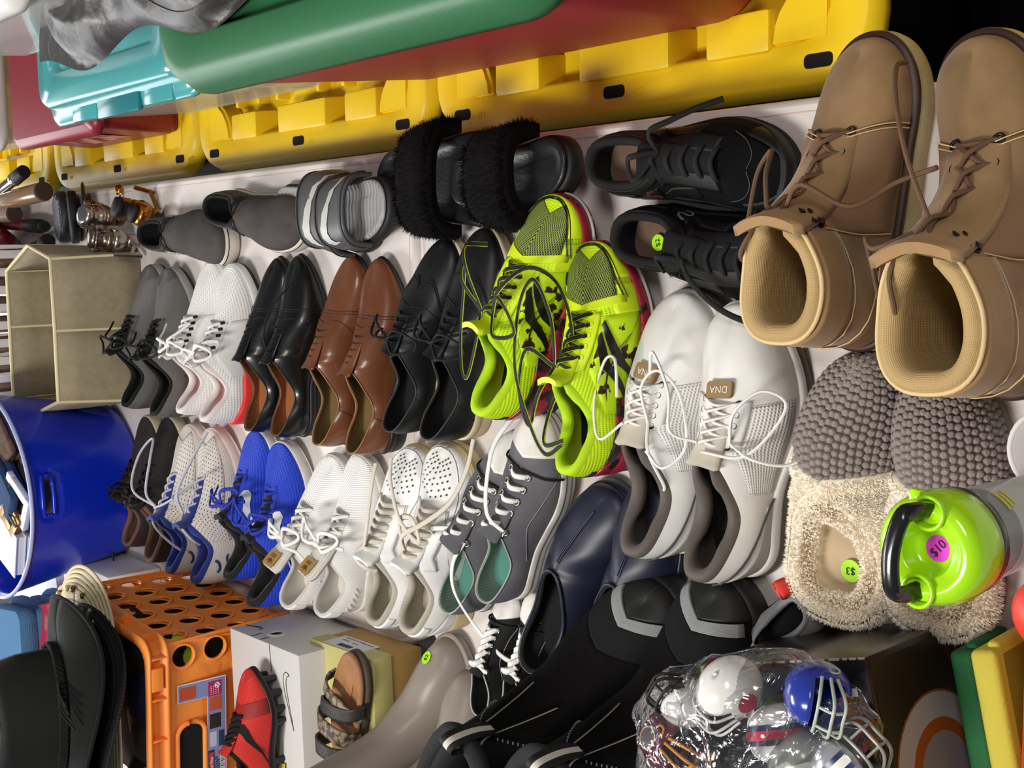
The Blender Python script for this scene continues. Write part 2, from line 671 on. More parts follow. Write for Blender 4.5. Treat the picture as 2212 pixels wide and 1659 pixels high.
    def sole(s, m, parent, name='midsole', lo=0.0, hi=1.0, flare=None, lip=.002, bulge=.001, x0=0.0, x1=1.0, label=None, toe_up=0.0, heel_up=0.0, taper=0.0, wave=None, uvs=1):
        """slab between fractions lo and hi of the sole height; lip lets the wall climb over the upper's edge"""
        q, f, L = s.q, s.f, s.L
        fl = q['flare'] * f if flare is None else flare * f
        n = 44
        a = np.linspace(0, PI, n)
        xs = L * (x0 + (x1 - x0) * (1 - np.cos(a)) / 2)
        half = []
        for x in xs:
            half.append((x, float(s.w(x))))
        # outline ring: heel tip, left side to the toe tip, right side back
        ring = [(x, w) for x, w in half] + [(x, -w) for x, w in half[::-1][1:-1]]
        def at(i, off, zf, dz=0.0):
            x, w = ring[i]
            cx = min(max(x, .13 * L), .8 * L)
            nx, ny = x - cx, w
            l = math.hypot(nx, ny)
            nx, ny = (nx / l, ny / l) if l > 1e-6 else (0, 0)
            t = x / L
            zb = float(s.zbot(x))
            zt = float(s.ztop(x)) + toe_up * f * float(smooth(.8, 1, t)) + heel_up * f * (1 - float(smooth(0, .2, t)))
            if wave:
                zt += wave(t) * f
            return np.array((x + nx * off, w + ny * off + float(s.yc(x)), zb + (zt - zb) * zf + dz))
        rows = []
        for off, zf, dz in ((-.010 * f, lo, 0), (fl * .6 - taper * f - .001, lo, 0.0002), (fl - taper * f, lo + (hi - lo) * .12, 0), (fl - taper * f * .5 + bulge * f, lo + (hi - lo) * .5, 0),
                            (fl + bulge * f * .3, lo + (hi - lo) * .9, 0), (fl * .7, hi, lip * f * .6), (0.0008, hi, lip * f), (-.006 * f, hi, lip * f * .2)):
            rows.append([at(i, off, zf, dz) for i in range(len(ring))])
        g = Geo()
        per = np.concatenate([[0], np.cumsum([np.hypot(ring[(i+1) % len(ring)][0] - ring[i][0], ring[(i+1) % len(ring)][1] - ring[i][1]) for i in range(len(ring) - 1)])])
        g.grid(rows, closed_j=True, uv=[[(per[j], rows[i][j][2]) for j in range(len(ring))] for i in range(len(rows))])
        g.fan(rows[0][::-1], np.mean(rows[0], axis=0))
        g.fan(rows[-1], np.mean(rows[-1], axis=0))
        return g.out(name, m, parent, label=label, recalc=True)

    def patch(s, name, m, parent, k0, k1, ulo, uhi, sides=(1, -1), off=.0012, nk=16, nu=6, label=None):
        """raised overlay between two height curves; ulo and uhi are numbers or functions of the 0..1 run"""
        if len(sides) == 2 and k0 > .005 and k1 < .99 and max((uhi(t) if callable(uhi) else uhi) for t in (0, .5, 1)) < .965:
            return [s.patch(name, m, parent, k0, k1, ulo, uhi, (sg,), off, nk, nu, label) for sg in sides]
        g = Geo()
        L0 = ulo if callable(ulo) else (lambda t: ulo)
        H1 = uhi if callable(uhi) else (lambda t: uhi)
        H0 = lambda t: (1.0 if H1(t) > .955 else H1(t))
        for sg in sides:
            G, UV = [], []
            for i in range(nk + 1):
                t = i / nk
                k = k0 + (k1 - k0) * t
                a, b = L0(t), H0(t)
                row = [s.ev(k, a, sg, .0)]
                uvr = [(t * .1, 0)]
                for j in range(nu + 1):
                    e = off if 0 < i < nk or True else 0
                    row.append(s.ev(k, a + (b - a) * j / nu, sg, e))
                if b < .999 or k * NK < KC:
                    row.append(s.ev(k, b, sg, .0))
                else:
                    row.append(row[-1].copy())
                for j in range(1, len(row)):
                    uvr.append((k * s.L * 1.4, (a + (b - a) * (j - 1) / nu) * .1))
                uvr[0] = uvr[1]
                G.append(row)
                UV.append(uvr)
            # end skirts
            G = [[s_p - (np.array(s.nv(k0, .5, sg)) * off) for s_p in G[0]]] + G + [[s_p - (np.array(s.nv(k1, .5, sg)) * off) for s_p in G[-1]]]
            UV = [UV[0]] + UV + [UV[-1]]
            if sg > 0:
                G, UV = [r[::-1] for r in G], [r[::-1] for r in UV]
            g.grid(G, uv=UV)
        return g.out(name, m, parent, label=label, weld=.0001, recalc=False)

    def line(s, name, m, parent, pts, r=.0007, sides=(1, -1), off=.0006, sm=4, label=None, g=None):
        own = g is None
        if own and len(sides) == 2 and max(u for k, u in pts) < .98 and min(k for k, u in pts) > .002:
            return [s.line(name, m, parent, pts, r, (sg,), off, sm, label) for sg in sides]
        g = g or Geo()
        for sg in sides:
            C = crom([(k, u, 0) for k, u in pts], sm)
            P = [s.ev(c[0], c[1], sg, off) for c in C]
            g.tube(P, r, n=5)
        if own:
            return g.out(name, m, parent, label=label)

    def decal(s, name, m, parent, k, u, sg, strips, rot=0.0, off=.0018, label=None, size=1.0):
        """flat mark: strips = list of ((x, z), (x, z)) pairs in metres, x towards the toe"""
        e = .02
        pk = (s.ev(k + e, u, sg) - s.ev(k - e, u, sg)) / (2 * e)
        pu = (s.ev(k, u + .05, sg) - s.ev(k, u - .05, sg)) / .1
        lk, lu = np.linalg.norm(pk), np.linalg.norm(pu)
        c, d = math.cos(rot), math.sin(rot)
        def P(p):
            x, z = p[0] * size, p[1] * size
            x, z = x * c - z * d, x * d + z * c
            return s.ev(k + x / lk, u + z / lu, sg, off)
        g = Geo()
        G = []
        for a, b in strips:
            G.append([P((a[0] + (b[0] - a[0]) * t, a[1] + (b[1] - a[1]) * t)) for t in (0, .5, 1)])
        g.grid(G)
        return g.out(name, m, parent, label=label, smooth=True)

    def decal_mesh(s, name, m, parent, k, u, sg, M2, me, off=.0015):
        pass

    def tongue(s, m, parent, k_front, wid=.020, ext=.03, rise=.5, name='tongue', thick=.003, label=None, curl=0.0):
        """strip under the laces that runs up past the throat"""
        f = s.f
        g = Geo()
        P = []
        for k in np.linspace(k_front, KC / NK, 9):
            P.append(s.ev(k, 1, 1, .0012))
        d = P[-1] - P[-3]
        d = d / np.linalg.norm(d)
        up = np.array((0, 0, 1.0))
        dd = d * (1 - rise * .3) + up * rise * .3
        dd /= np.linalg.norm(dd)
        for t in np.linspace(0, 1, 6)[1:]:
            P.append(P[8] + dd * ext * f * t + np.array((curl * t * t * f, 0, 0)))
        G, B = [], []
        for i, p in enumerate(P):
            t = i / (len(P) - 1)
            w = wid * f * (.75 + .35 * t) * (1 if i < len(P) - 1 else .8)
            dirp = P[min(i + 1, len(P) - 1)] - P[max(i - 1, 0)]
            n = np.cross(dirp, (0, 1, 0))
            n /= np.linalg.norm(n) + 1e-9
            if n[2] < 0:
                n = -n
            row = []
            for y in np.linspace(-1, 1, 9):
                row.append(p + np.array((0, y * w, 0)) - n * (.30 * w * y * y))
            G.append([r + n * thick * f * .5 for r in row])
            B.append([r - n * thick * f * .7 for r in row])
        rows = [a + b[::-1] for a, b in zip(G, B)]
        g.grid(rows, closed_j=True, uv=[[(i * .008, j * .003) for j in range(18)] for i in range(len(rows))])
        g.fan(rows[-1], np.mean(rows[-1], axis=0))
        o = g.out(name, m, parent, label=label, recalc=True)
        o['tip'] = [float(v) for v in P[-1]]
        return o

    def laces(s, m, parent, ka, kb, n=6, u=.80, r=.0022, ry=None, style='cross', bow=None, seed=0, eyelet=None, er=.003, rise=.004, hook=None, name='laces', ends=None):
        """rows of lace from ka (throat) to kb (vamp); bow = dict(loop, end, drop)"""
        rnd = random.Random(seed)
        f = s.f
        g = Geo()
        ks = np.linspace(ka, kb, n)
        us = [u(i / (n - 1)) if callable(u) else u for i in range(n)]
        ry = ry or r
        up = (0, 0, 1)
        def mid(k, h):
            return s.ev(k, 1, 1, h * f)
        for i in range(n):
            if style == 'bar' or i == n - 1:
                A, B = s.ev(ks[i], us[i], 1, .001), s.ev(ks[i], us[i], -1, .001)
                g.tube([A - np.array((0, 0, .002)), s.ev(ks[i], us[i] + .07, 1, r * 1.2), mid(ks[i], rise + r), s.ev(ks[i], us[i] + .07, -1, r * 1.2), B - np.array((0, 0, .002))], r, ry, n=6, smooth=4)
            if style == 'cross' and i < n - 1:
                for sg in (1, -1):
                    A, B = s.ev(ks[i], us[i], sg, .001), s.ev(ks[i+1], us[i+1], -sg, .001)
                    h = rise + r * (1.2 + .9 * sg) + rnd.uniform(0, .001)
                    g.tube([A, s.ev(ks[i], us[i] + .06, sg, r * 1.3), mid((ks[i] + ks[i+1]) / 2, h), s.ev(ks[i+1], us[i+1] + .06, -sg, r * 1.3), B], r, ry, n=6, smooth=4)
        if bow:
            kn = mid(ka + .005, rise + r * 2.5 + .002)
            fwd = s.ev(.75, 1, 1) - s.ev(.55, 1, 1)
            fwd /= np.linalg.norm(fwd)
            g.tube([kn + np.array((0, -.006, 0)) * f, kn + np.array((0, 0, .004)) * f, kn + np.array((0, .006, 0)) * f], r * 1.5, n=6, smooth=3)
            lp, en, dr = bow.get('loop', .04), bow.get('end', .06), bow.get('drop', .03)
            for sg in (1, -1):
                j = lambda a: rnd.uniform(-a, a)
                l = lp * (1 + j(.2)) * f
                fx = bow.get('fx', -.2) + j(.25)
                side = np.array((fx, sg, 0))
                side /= np.linalg.norm(side)
                tip = kn + side * l + np.array((0, 0, .012 - dr * .8)) * f
                wv = np.array((-side[1], side[0], 0)) * l * .28
                g.tube([kn, kn + side * l * .5 + wv + np.array((0, 0, .010)) * f, tip + wv * .3, tip - wv * .5, kn + side * l * .5 - wv + np.array((0, 0, .012)) * f, kn], r, ry, n=6, smooth=6)
                ed = np.array((bow.get('ex', .35) + j(.4), sg * (1 + j(.2)), 0))
                ed /= np.linalg.norm(ed)
                e = en * (1 + j(.2)) * f
                g.tube([kn, kn + ed * e * .35 + np.array((0, 0, .010)) * f, kn + ed * e * .7 + np.array((0.004, 0, -dr * .3)) * f, kn + ed * e + np.array((.006 + j(.01), 0, -dr)) * f], r, ry, n=6, smooth=5)
        for pts in (ends or []):
            g.tube(pts, r, ry, n=6, smooth=6)
        o = g.out(name, m, parent)
        if eyelet:
            for i in range(n):
                for sg in (1, -1):
                    h = Geo()
                    h.torus(s.ev(ks[i], us[i] - .015, sg, .0012), s.nv(ks[i], us[i], sg), er * f, er * .38 * f, 10, 5)
                    h.out('eyelet', eyelet, parent)
        return o

def shoe(name, label, group, toe, heel, side, cat='shoe', tilt=(0, 0), lift=0.0, **spec):
    """Empty at the heel of the shoe and its last; toe and heel are points in the room"""
    t, h = Vector(toe), Vector(heel)
    d = t - h
    d.z = 0
    L = d.length / (1 - spec.get('xb', DEF['xb']))     # heel marks the back of the collar
    h = t - d.normalized() * L
    rz = math.atan2(d.y, d.x)
    o = thing(name, label, cat, (h.x, h.y, TZ + lift), group=group, rot=(tilt[0], tilt[1], rz))
    return o, Last(L, side, **spec)

TZ = 0.74
SWOOSH = [((-.045, .006), (-.045, .0062)), ((-.030, -.004), (-.036, .000)), ((-.012, -.0085), (-.022, -.0025)), ((.004, -.009), (-.010, -.003)),
          ((.020, -.006), (.006, .0015)), ((.040, .003), (.022, .006)), ((.062, .016), (.046, .0135)), ((.085, .030), (.085, .0302))]
SWOOSH = [((-.052, .020), (-.050, .0202)), ((-.057, .008), (-.049, .013)), ((-.053, -.003), (-.041, .006)), ((-.040, -.010), (-.028, .003)),
          ((-.022, -.0095), (-.012, .0045)), ((.000, -.004), (.008, .009)), ((.030, .007), (.034, .0155)), ((.060, .0185), (.062, .0235)), ((.088, .030), (.088, .0303))]

# ------------------------------------------------------------------ the setting
def struct(name, o):
    o.name = name
    o['kind'] = 'structure'
    return o

M_floor = mat('concrete', '#55504b', .8, bump='noise', scale=30, strength=.2, col2='#625c55', mix=3)
struct('floor', box('floor', (0, 2, -.05), (7, 9, .1), M_floor, bevel=0))
M_wall = mat('wall_paint', '#d8d4cc', .9, bump='noise', scale=60, strength=.05)
struct('wall_back', box('wall_back', (0, 6.45, 1.5), (7, .1, 3), M_wall, bevel=0))

M_table = mat('table_plastic', '#d9d2ce', .42, bump='noise', scale=350, strength=.10, col2='#cdc5c0', mix=8, lo=.45, hi=.7)
M_steel = mat('grey_steel', '#6b6d70', .4, 1.0)
M_lip = mat('table_lip', '#d3b0a4', .5)
def table(label, x0, x1, y0, y1):
    cx, cy = (x0 + x1) / 2, (y0 + y1) / 2
    t = thing('folding_table', label, 'table', (cx, cy, 0), group='white folding tables')
    w, l = x1 - x0, y1 - y0
    g = Geo()
    R = [rrect(w - .03, l - .03, .06, 6, .695), rrect(w, l, .075, 6, .70), rrect(w, l, .075, 6, .728), rrect(w - .006, l - .006, .073, 6, .737), rrect(w - .016, l - .016, .07, 6, .74)]
    g.rings(R)
    g.out('tabletop', M_table, t)
    g = Geo()
    g.tube(rrect(w - .030, l - .030, .062, 6, .7398) + [rrect(w - .030, l - .030, .062, 6, .7398)[0]], .0009, n=5)
    g.out('rim_line', M_lip, t, label='fine moulded line along the rim')
    for ex in (-1, 1):
        for ey in (-1, 1):
            g = Geo()
            g.tube([(ex * (w/2 - .1), ey * (l/2 - .2), .70), (ex * (w/2 - .08), ey * (l/2 - .22), 0.0)], .014, n=10)
            g.out('leg', M_steel, t)
    return t
table('white plastic folding table farther away, with grey slip-ons and running shoes along it', -.605, .157, 1.43, 3.26)
table('white plastic folding table nearest the viewer, under the tan boots', -.605, .157, -.405, 1.425)
table('white plastic folding table on the far left, under the orange crate', -1.372, -.610, 1.43, 3.26)
table('white plastic folding table on the near left, under the grey rubber boots and black box', -1.372, -.610, -.405, 1.425)

# ------------------------------------------------------------------ shoes
M_blackrub = mat('black_rubber', '#0d0d0e', .6)
M_white_rub = mat('white_rubber', '#dcdad4', .5, col2='#c9c5bb', mix=40)
M_white_lace = mat('white_lace', '#ebe9e5', .85, bump='knit', scale=260, strength=.4)
M_black_lace = mat('black_lace', '#0c0c0d', .8, bump='knit', scale=260, strength=.4)
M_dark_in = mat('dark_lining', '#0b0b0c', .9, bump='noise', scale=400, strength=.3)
M_metal = mat('eyelet_metal', '#b9b5ac', .3, 1.0)
M_dark_metal = mat('dark_metal', '#3a3733', .4, 1.0)

def sticker(parent, M, label, s, col='#a6e31a', r=.0095):
    g = Geo()
    g.disc((0, 0, 0), (0, 0, 1), r, 24)
    o = g.out('price_sticker', mat('sticker_' + col[1:], col, .5), parent, label=label)
    o.matrix_local = M
    text_mesh('lettering', s, r * .95, mat('ink', '#101010', .7), o, Matrix.Translation((0, 0, .0003)))
    return o

# --- grey running shoes beside the fabric bin
M_gknit = mat('grey_knit', '#62605e', .75, bump='knit', scale=150, strength=.4)
M_gdark = mat('dark_grey_knit', '#4e4d4d', .75, bump='knit', scale=150, strength=.3)  # darker knit of the toe cap, heel and eyestay panels
def grey_runner(lbl, toe, heel, side, seed):
    o, S = shoe('running_shoe', lbl, 'grey running shoes', toe, heel, side, zH=.098, zT=.112, xt=.44)
    S.upper(M_gknit, o)
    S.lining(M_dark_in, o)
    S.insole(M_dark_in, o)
    S.sole(mat('pale_grey_foam', '#8d8a86', .6), o, lo=.2, heel_up=.01)
    S.sole(M_blackrub, o, 'outsole', hi=.22, bulge=0)
    S.patch('toe_cap', M_gdark, o, .86, 1, 0, .75, label='darker grey toe cap')
    S.patch('heel_counter', M_gdark, o, 0, .3, 0, lambda t: .8 - .5 * t, label='dark grey heel panel')
    S.patch('eyestay', M_gdark, o, .50, .66, .66, .93)
    S.tongue(M_dark_in, o, .68, ext=.026, rise=2.0)
    S.laces(M_black_lace, o, .51, .66, 6, .80, .0022, bow=dict(loop=.055, end=.05, drop=.02), seed=seed)
    return o
grey_runner('dark grey running shoe touching the beige fabric bin, the far one of its pair', (-0.010, 2.263, 0.770), (-0.284, 2.268, 0.838), 1, 1)
grey_runner('dark grey running shoe between its mate and the white red-heeled runners', (-0.015, 2.166, 0.770), (-0.290, 2.138, 0.838), -1, 2)

# --- white running shoes with red heels
M_wknit = mat('white_knit', '#e6e4df', .75, bump='knit', scale=110, strength=.6)
M_wsmooth = mat('white_synthetic', '#dcdad8', .5)
M_wlin = mat('white_lining', '#d9d0cc', .85, bump='noise', scale=500, strength=.15)
def white_runner(lbl, toe, heel, side, seed):
    o, S = shoe('running_shoe', lbl, 'white running shoes with red heels', toe, heel, side, zH=.105, zT=.115, xt=.43, sole_h=.036, pad=.007, wh=.074)
    S.upper(M_wknit, o)
    S.lining(M_wlin, o)
    S.insole(M_wlin, o)
    S.sole(M_wsmooth, o, lo=.25, x0=.30, heel_up=.0, label='white foam midsole')
    S.sole(mat('red_foam', '#e0332b', .5), o, 'heel_wedge', lo=.12, hi=1.12, x1=.36, flare=.006, heel_up=.012, label='red heel wedge')
    S.sole(M_blackrub, o, 'outsole', hi=.25, bulge=0, toe_up=.012)
    S.patch('side_panel', M_wsmooth, o, .34, .66, .02, lambda t: .55 + .45 * t * (1 - t) * 1.2, label='smooth moulded side panel')
    S.patch('eyestay', M_wsmooth, o, .50, .66, .62, .93)
    S.tongue(M_wlin, o, .68, ext=.026, rise=2.0)
    S.laces(M_white_lace, o, .505, .66, 6, .80, .0032, .0022, bow=dict(loop=.05, end=.055, drop=.02), seed=seed + 5)
    g = Geo()
    for k in np.linspace(.505, .66, 6):
        for sg in (1, -1):
            g.tube([S.ev(k, .70, sg, .0018), S.ev(k, .79, sg, .003)], .0028, .0012, n=5)
    g.out('eyelets', M_black_lace, o, label='black eyelet marks')
    return o
white_runner('white knit running shoe with red heel, the far one lying beside the grey runners', (-0.004, 2.013, 0.775), (-0.275, 2.017, 0.845), 1, 1)
white_runner('white knit running shoe with red heel, the near one beside the black oxfords', (-0.011, 1.916, 0.775), (-0.282, 1.927, 0.845), -1, 2)

# --- dress shoes
def oxford(lbl, grp, toe, heel, side, seed, leather, edge, lining, insole, sole, lace, cap=True, heelm=None, **kw):
    sp = dict(wb=.092, wh=.066, toe_n=2.5, toe_m=1.85, zH=.078, zM=.052, zT=.092, xt=.46, sole_h=.030, sole_b=.008, sole_t=.007, spring=.010,
              ridge=((.54, .080), (.68, .060), (.84, .044), (.95, .030)), pad=.0012, wc=.028, ball=.64, flare=.003)
    sp.update(kw)
    o, S = shoe('oxford_shoe', lbl, grp, toe, heel, side, **sp)
    S.upper(leather, o)
    S.lining(lining, o)
    S.insole(insole, o, lift=.006)
    S.sole(sole, o, 'welt', lo=.62, hi=1.0, lip=.0006)
    S.sole(heelm or sole, o, 'heel_block', lo=0, hi=.66, x1=.27, flare=.002)
    S.sole(sole, o, 'outsole', lo=.0, hi=.66, x0=.36, flare=.001)
    seam = mat(leather.name + '_seam', '#0b0b0c' if 'black' in leather.name else '#43281a', .6)
    if cap:
        S.line('cap_seam', seam, o, [(S.kx(.715, u), u) for u in (0, .25, .5, .75, .985)], .0008)
        S.line('cap_seam', seam, o, [(S.kx(.700, u), u) for u in (0, .25, .5, .75, .985)], .0005)
    S.line('vamp_seam', seam, o, [(.50, .05), (.58, .25), (.66, .62), (.675, .98)], .0007)
    S.line('quarter_seam', seam, o, [(.16, .02), (.2, .4), (.22, .96)], .0006)
    g = Geo()
    P = [S.G[1][k, -1] + np.array((0, 0, .0012)) for k in range(KC, -1, -1)] + [S.G[-1][k, -1] + np.array((0, 0, .0012)) for k in range(1, KC + 1)]
    g.tube(P, .0011, n=5)
    g.out('topline_piping', edge, o)
    S.tongue(leather, o, .64, wid=.016, ext=.014, rise=.7, thick=.002)
    S.laces(lace, o, .515, .63, 5, .84, .0013, style='bar', seed=seed, rise=.002)
    return o, S
M_blk_lea = mat('black_polished_leather', '#0b0b0c', .30, bump='leather', scale=28, strength=.25, coat=.25)
M_edge_gr = mat('worn_grey_edge', '#3b3a39', .6)
M_tan_lin = mat('tan_leather_lining', '#8a5733', .6, col2='#6f4427', mix=14)
M_blk_sole = mat('dark_leather_sole', '#161517', .5)
for lb, a, b, sd in (('polished black cap-toe oxford with tan lining, the far one beside the white runners', (0.002, 1.797, 0.760), (-0.287, 1.811, 0.820), 1),
                     ('polished black cap-toe oxford with tan lining, the near one beside the brown oxfords', (0.004, 1.709, 0.760), (-0.287, 1.722, 0.820), -1)):
    o, S = oxford(lb, 'polished black oxfords', a, b, sd, 3, M_blk_lea, M_edge_gr, M_tan_lin, mat('tan_insole', '#9a6138', .5), M_blk_sole, M_black_lace)
    if sd < 0:
        g = Geo()
        p = S.ev(.52, 1, 1, .004)
        g.tube([p, p + np.array((.03, -.012, .012)), p + np.array((.07, -.022, .004)), p + np.array((.115, -.045, -.025))], .0014, n=6, smooth=6)
        g.out('lace_end', M_black_lace, o)
M_br_lea = mat('brown_polished_leather', '#74472c', .28, bump='leather', scale=26, strength=.25, coat=.3, col2='#5b3019', mix=9, lo=.42, hi=.7)
M_br_edge = mat('pale_brown_edge', '#9c6b45', .6)
M_olive_lin = mat('olive_suede_lining', '#6d5730', .85, col2='#574522', mix=20)
M_br_lace = mat('brown_lace', '#4a2d20', .8)
for lb, a, b, sd in (('brown leather cap-toe oxford, the far one beside the black oxfords', (0.003, 1.578, 0.760), (-0.287, 1.589, 0.825), 1),
                     ('brown leather cap-toe oxford, the near one beside the black wingtips', (-0.003, 1.483, 0.760), (-0.290, 1.497, 0.825), -1)):
    oxford(lb, 'brown oxfords', a, b, sd, 4, M_br_lea, M_br_edge, M_olive_lin, M_olive_lin, mat('black_sole_edge', '#1b1815', .5), M_br_lace, zH=.083, zM=.055)
M_wing = mat('black_grain_leather', '#0e0e10', .42, bump='leather', scale=40, strength=.3)
M_cream_sole = mat('cream_sole', '#cfc4a4', .6, col2='#b8ab88', mix=20)
for lb, a, b, sd in (('black wingtip shoe with cream sole, the far one beside the brown oxfords', (0.026, 1.329, 0.770), (-0.246, 1.397, 0.830), 1),
                     ('black wingtip shoe with cream sole, the near one beside the neon runners', (0.031, 1.220, 0.770), (-0.247, 1.305, 0.830), -1)):
    o, S = oxford(lb, 'black wingtips with cream soles', a, b, sd, 5, M_wing, M_edge_gr, M_dark_in, M_dark_in, M_cream_sole, M_black_lace, cap=False,
                  wb=.102, toe_n=2.3, toe_m=1.9, zH=.088, zM=.060, zT=.10, sole_h=.032, sole_b=.022, sole_t=.018,
                  ridge=((.54, .090), (.68, .070), (.84, .055), (.95, .040)))
    S.line('wing_seam', M_dark_in, o, [(.55, .1), (.64, .35), (.74, .6), (.78, .8), (.755, .985)], .0010)
    S.line('wing_seam', M_dark_in, o, [(.56, .1), (.65, .35), (.755, .6), (.80, .8), (.775, .985)], .0006)
    g = Geo()
    for k, u in crom([(.555, .1, 0), (.645, .35, 0), (.748, .6, 0), (.79, .8, 0), (.765, .985, 0)], 6) and [(c[0], c[1]) for c in crom([(.555, .1, 0), (.645, .35, 0), (.748, .6, 0), (.79, .8, 0), (.765, .985, 0)], 6)]:
        for sg in (1, -1):
            g.disc(S.ev(k, u, sg, .0012), S.nv(k, u, sg), .0013, 8)
    g.out('brogue_holes', M_dark_in, o)
    S.laces(M_black_lace, o, .515, .63, 5, .84, .0019, style='bar', seed=8, bow=dict(loop=.05, end=.05, drop=.02, fx=.3), rise=.003, name='bow_laces')

# --- neon running shoes
M_neon = mat('neon_knit', '#c9ee12', .7, bump='knit', scale=130, strength=.6)
M_neon_s = mat('neon_synthetic', '#d3ee1c', .45)
M_neon_lin = mat('neon_lining', '#b5dc18', .8, bump='knit', scale=240, strength=.4)
M_net = net_mat('dark_toe_net', '#26331f', '#b4c652', .0066, .17)
M_splash = mat('red_black_splash', '#8c1424', .35, col2='#141012', mix=38, lo=.47, hi=.50, coat=.3)
M_splash2 = mat('neon_black_splash', '#c9ee12', .6, col2='#3a1016', mix=55, lo=.55, hi=.57)
M_neon_stripe = mat('black_gloss', '#0e0d0e', .3, coat=.3)
M_neon_lace = stripe_mat('neon_edged_lace', ['#c4e024', '#0d0d0c', '#0d0d0c', '#0d0d0c', '#0d0d0c', '#c4e024'], .009, axis=1)
def neon(lbl, toe, heel, side, seed, ends, lift=0.0, tilt=(0, 0)):
    o, S = shoe('running_shoe', lbl, 'neon yellow running shoes', toe, heel, side, lift=lift, tilt=tilt, zH=.112, zM=.086, zT=.125, xt=.44, sole_h=.044, sole_b=.026, sole_t=.022, spring=.018, pad=.007,
                ridge=((.54, .104), (.68, .082), (.84, .064), (.95, .046)), wb=.104)
    S.upper(M_neon, o)
    S.lining(M_neon_lin, o)
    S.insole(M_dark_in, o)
    S.sole(mat('red_midsole', '#9a1f35', .45, col2='#2a1014', mix=24, lo=.55, hi=.58), o, lo=.3, heel_up=.012)
    S.sole(mat('white_grey_foam', '#cfcac8', .5), o, 'crash_pad', lo=.16, hi=.34, x0=.5, flare=.005)
    S.sole(mat('splash_outsole', '#151112', .5, col2='#b9d821', mix=40, lo=.6, hi=.62), o, 'outsole', hi=.3, bulge=0)
    S.patch('heel_clip', M_splash, o, 0.05, .36, 0, lambda t: .50 - .28 * t, label='red and black splashed heel clip', off=.003)
    S.patch('heel_counter', mat('black_mesh', '#141415', .8, bump='knit', scale=200), o, 0, .07, 0, .62, label='black heel tab')
    S.patch('toe_net', M_net, o, .735, .93, .40, .99, label='dark green mesh toe with neon threads', off=.0008)
    S.patch('toe_guard', M_neon_s, o, .80, 1, 0, .36, off=.002)
    S.patch('vamp_band', M_neon_s, o, .715, .745, .25, .99, off=.002)
    S.patch('toe_band', M_neon_s, o, .68, .78, 0, lambda t: .42 + .05 * math.sin(6 * t), off=.0016)
    S.line('trim', M_neon_stripe, o, [(.74, .30), (.80, .38), (.88, .42), (.96, .50), (.995, .55)], .0011, off=.002)
    S.line('trim', M_neon_stripe, o, [(.73, .22), (.80, .31), (.88, .35), (.96, .40), (1, .42)], .0007, off=.002)
    S.patch('eyestay', M_neon_s, o, .50, .70, .66, .86, off=.0018)
    S.patch('splash_panel', M_splash2, o, .30, .68, .03, .60, off=.0008)
    sg = 1 if side > 0 else -1
    for a in ((1, -1)):
        st = lambda p, q, wd: [(np.array(p) + (np.array(q) - np.array(p)) * t, wd) for t in np.linspace(0, 1, 9)]
        for nm, (p, q, wd) in (('stripe', ((.37, .05), (.62, .62), .030)), ('stripe', ((.45, .02), (.66, .60), .026)), ('stripe', ((.36, .48), (.66, .08), .030)), ('stripe', ((.38, .66), (.60, .20), .024))):
            g = Geo()
            G = []
            for t in np.linspace(0, 1, 11):
                k, u = p[0] + (q[0] - p[0]) * t, p[1] + (q[1] - p[1]) * t + .05 * math.sin(PI * t)
                w = wd * (.55 + .45 * math.sin(PI * (t * .9 + .05)))
                G.append([S.ev(k - w * .5, u + w, a, .0026), S.ev(k, u, a, .0030), S.ev(k + w * .5, u - w, a, .0026)])
            g.grid(G)
            g.out(nm, M_neon_stripe, o)
    S.tongue(M_neon_s, o, .70, wid=.018, ext=.022, rise=3.0, thick=.006)
    S.laces(M_neon_lace, o, .515, .70, 6, .80, .0030, .0016, seed=seed, eyelet=M_neon_s, er=.0035, rise=.006, ends=ends(S))
    return o
def neon_ends_a(S):
    p = S.ev(.515, .85, 1, .006)
    q = S.ev(.52, .9, -1, .006)
    A = np.array
    return [[p, p + A((.03, .03, .012)), p + A((.045, .055, -.01)), p + A((.01, .075, -.03)), p + A((-.05, .075, -.035)), p + A((-.09, .045, -.02)), p + A((-.085, .01, .0)), p + A((-.04, -.01, .012)), p + A((.0, -.005, .006))],
            [p, p + A((.05, .02, .018)), p + A((.07, .045, .0)), p + A((.075, .03, -.02))],
            [q, q + A((.035, -.02, .015)), q + A((.07, -.05, .0)), q + A((.055, -.085, -.02)), q + A((-.01, -.11, -.03)), q + A((-.09, -.10, -.02)), q + A((-.12, -.12, .0)), q + A((-.10, -.16, .01))],
            [q, q + A((.03, -.03, .022)), q + A((-.005, -.055, .012)), q + A((-.02, -.02, .012)), q]]
def neon_ends_b(S):
    p = S.ev(.515, .85, 1, .006)
    A = np.array
    return [[p, p + A((.02, -.02, .02)), p + A((.06, -.015, .02)), p + A((.10, .01, .02)), p + A((.07, .035, .02)), p + A((.0, .045, .02)), p + A((-.06, .03, .016)), p + A((-.10, .01, .01)), p + A((-.085, -.03, .02))],
            [p, p + A((.02, .03, .015)), p + A((-.03, .055, .005)), p + A((-.07, .04, .005)), p + A((-.03, .015, .012)), p]]
neon('neon yellow running shoe with loose black laces, the far one reaching to the fluffy slippers', (0.070, 1.067, 0.805), (-0.196, 1.133, 0.883), 1, 1, neon_ends_a, lift=.028)
neon('neon yellow running shoe with black stripes, the near one beside the white golf shoes', (0.012, 1.000, 0.795), (-0.254, 0.995, 0.875), -1, 2, neon_ends_b, lift=.018, tilt=(.03, 0))

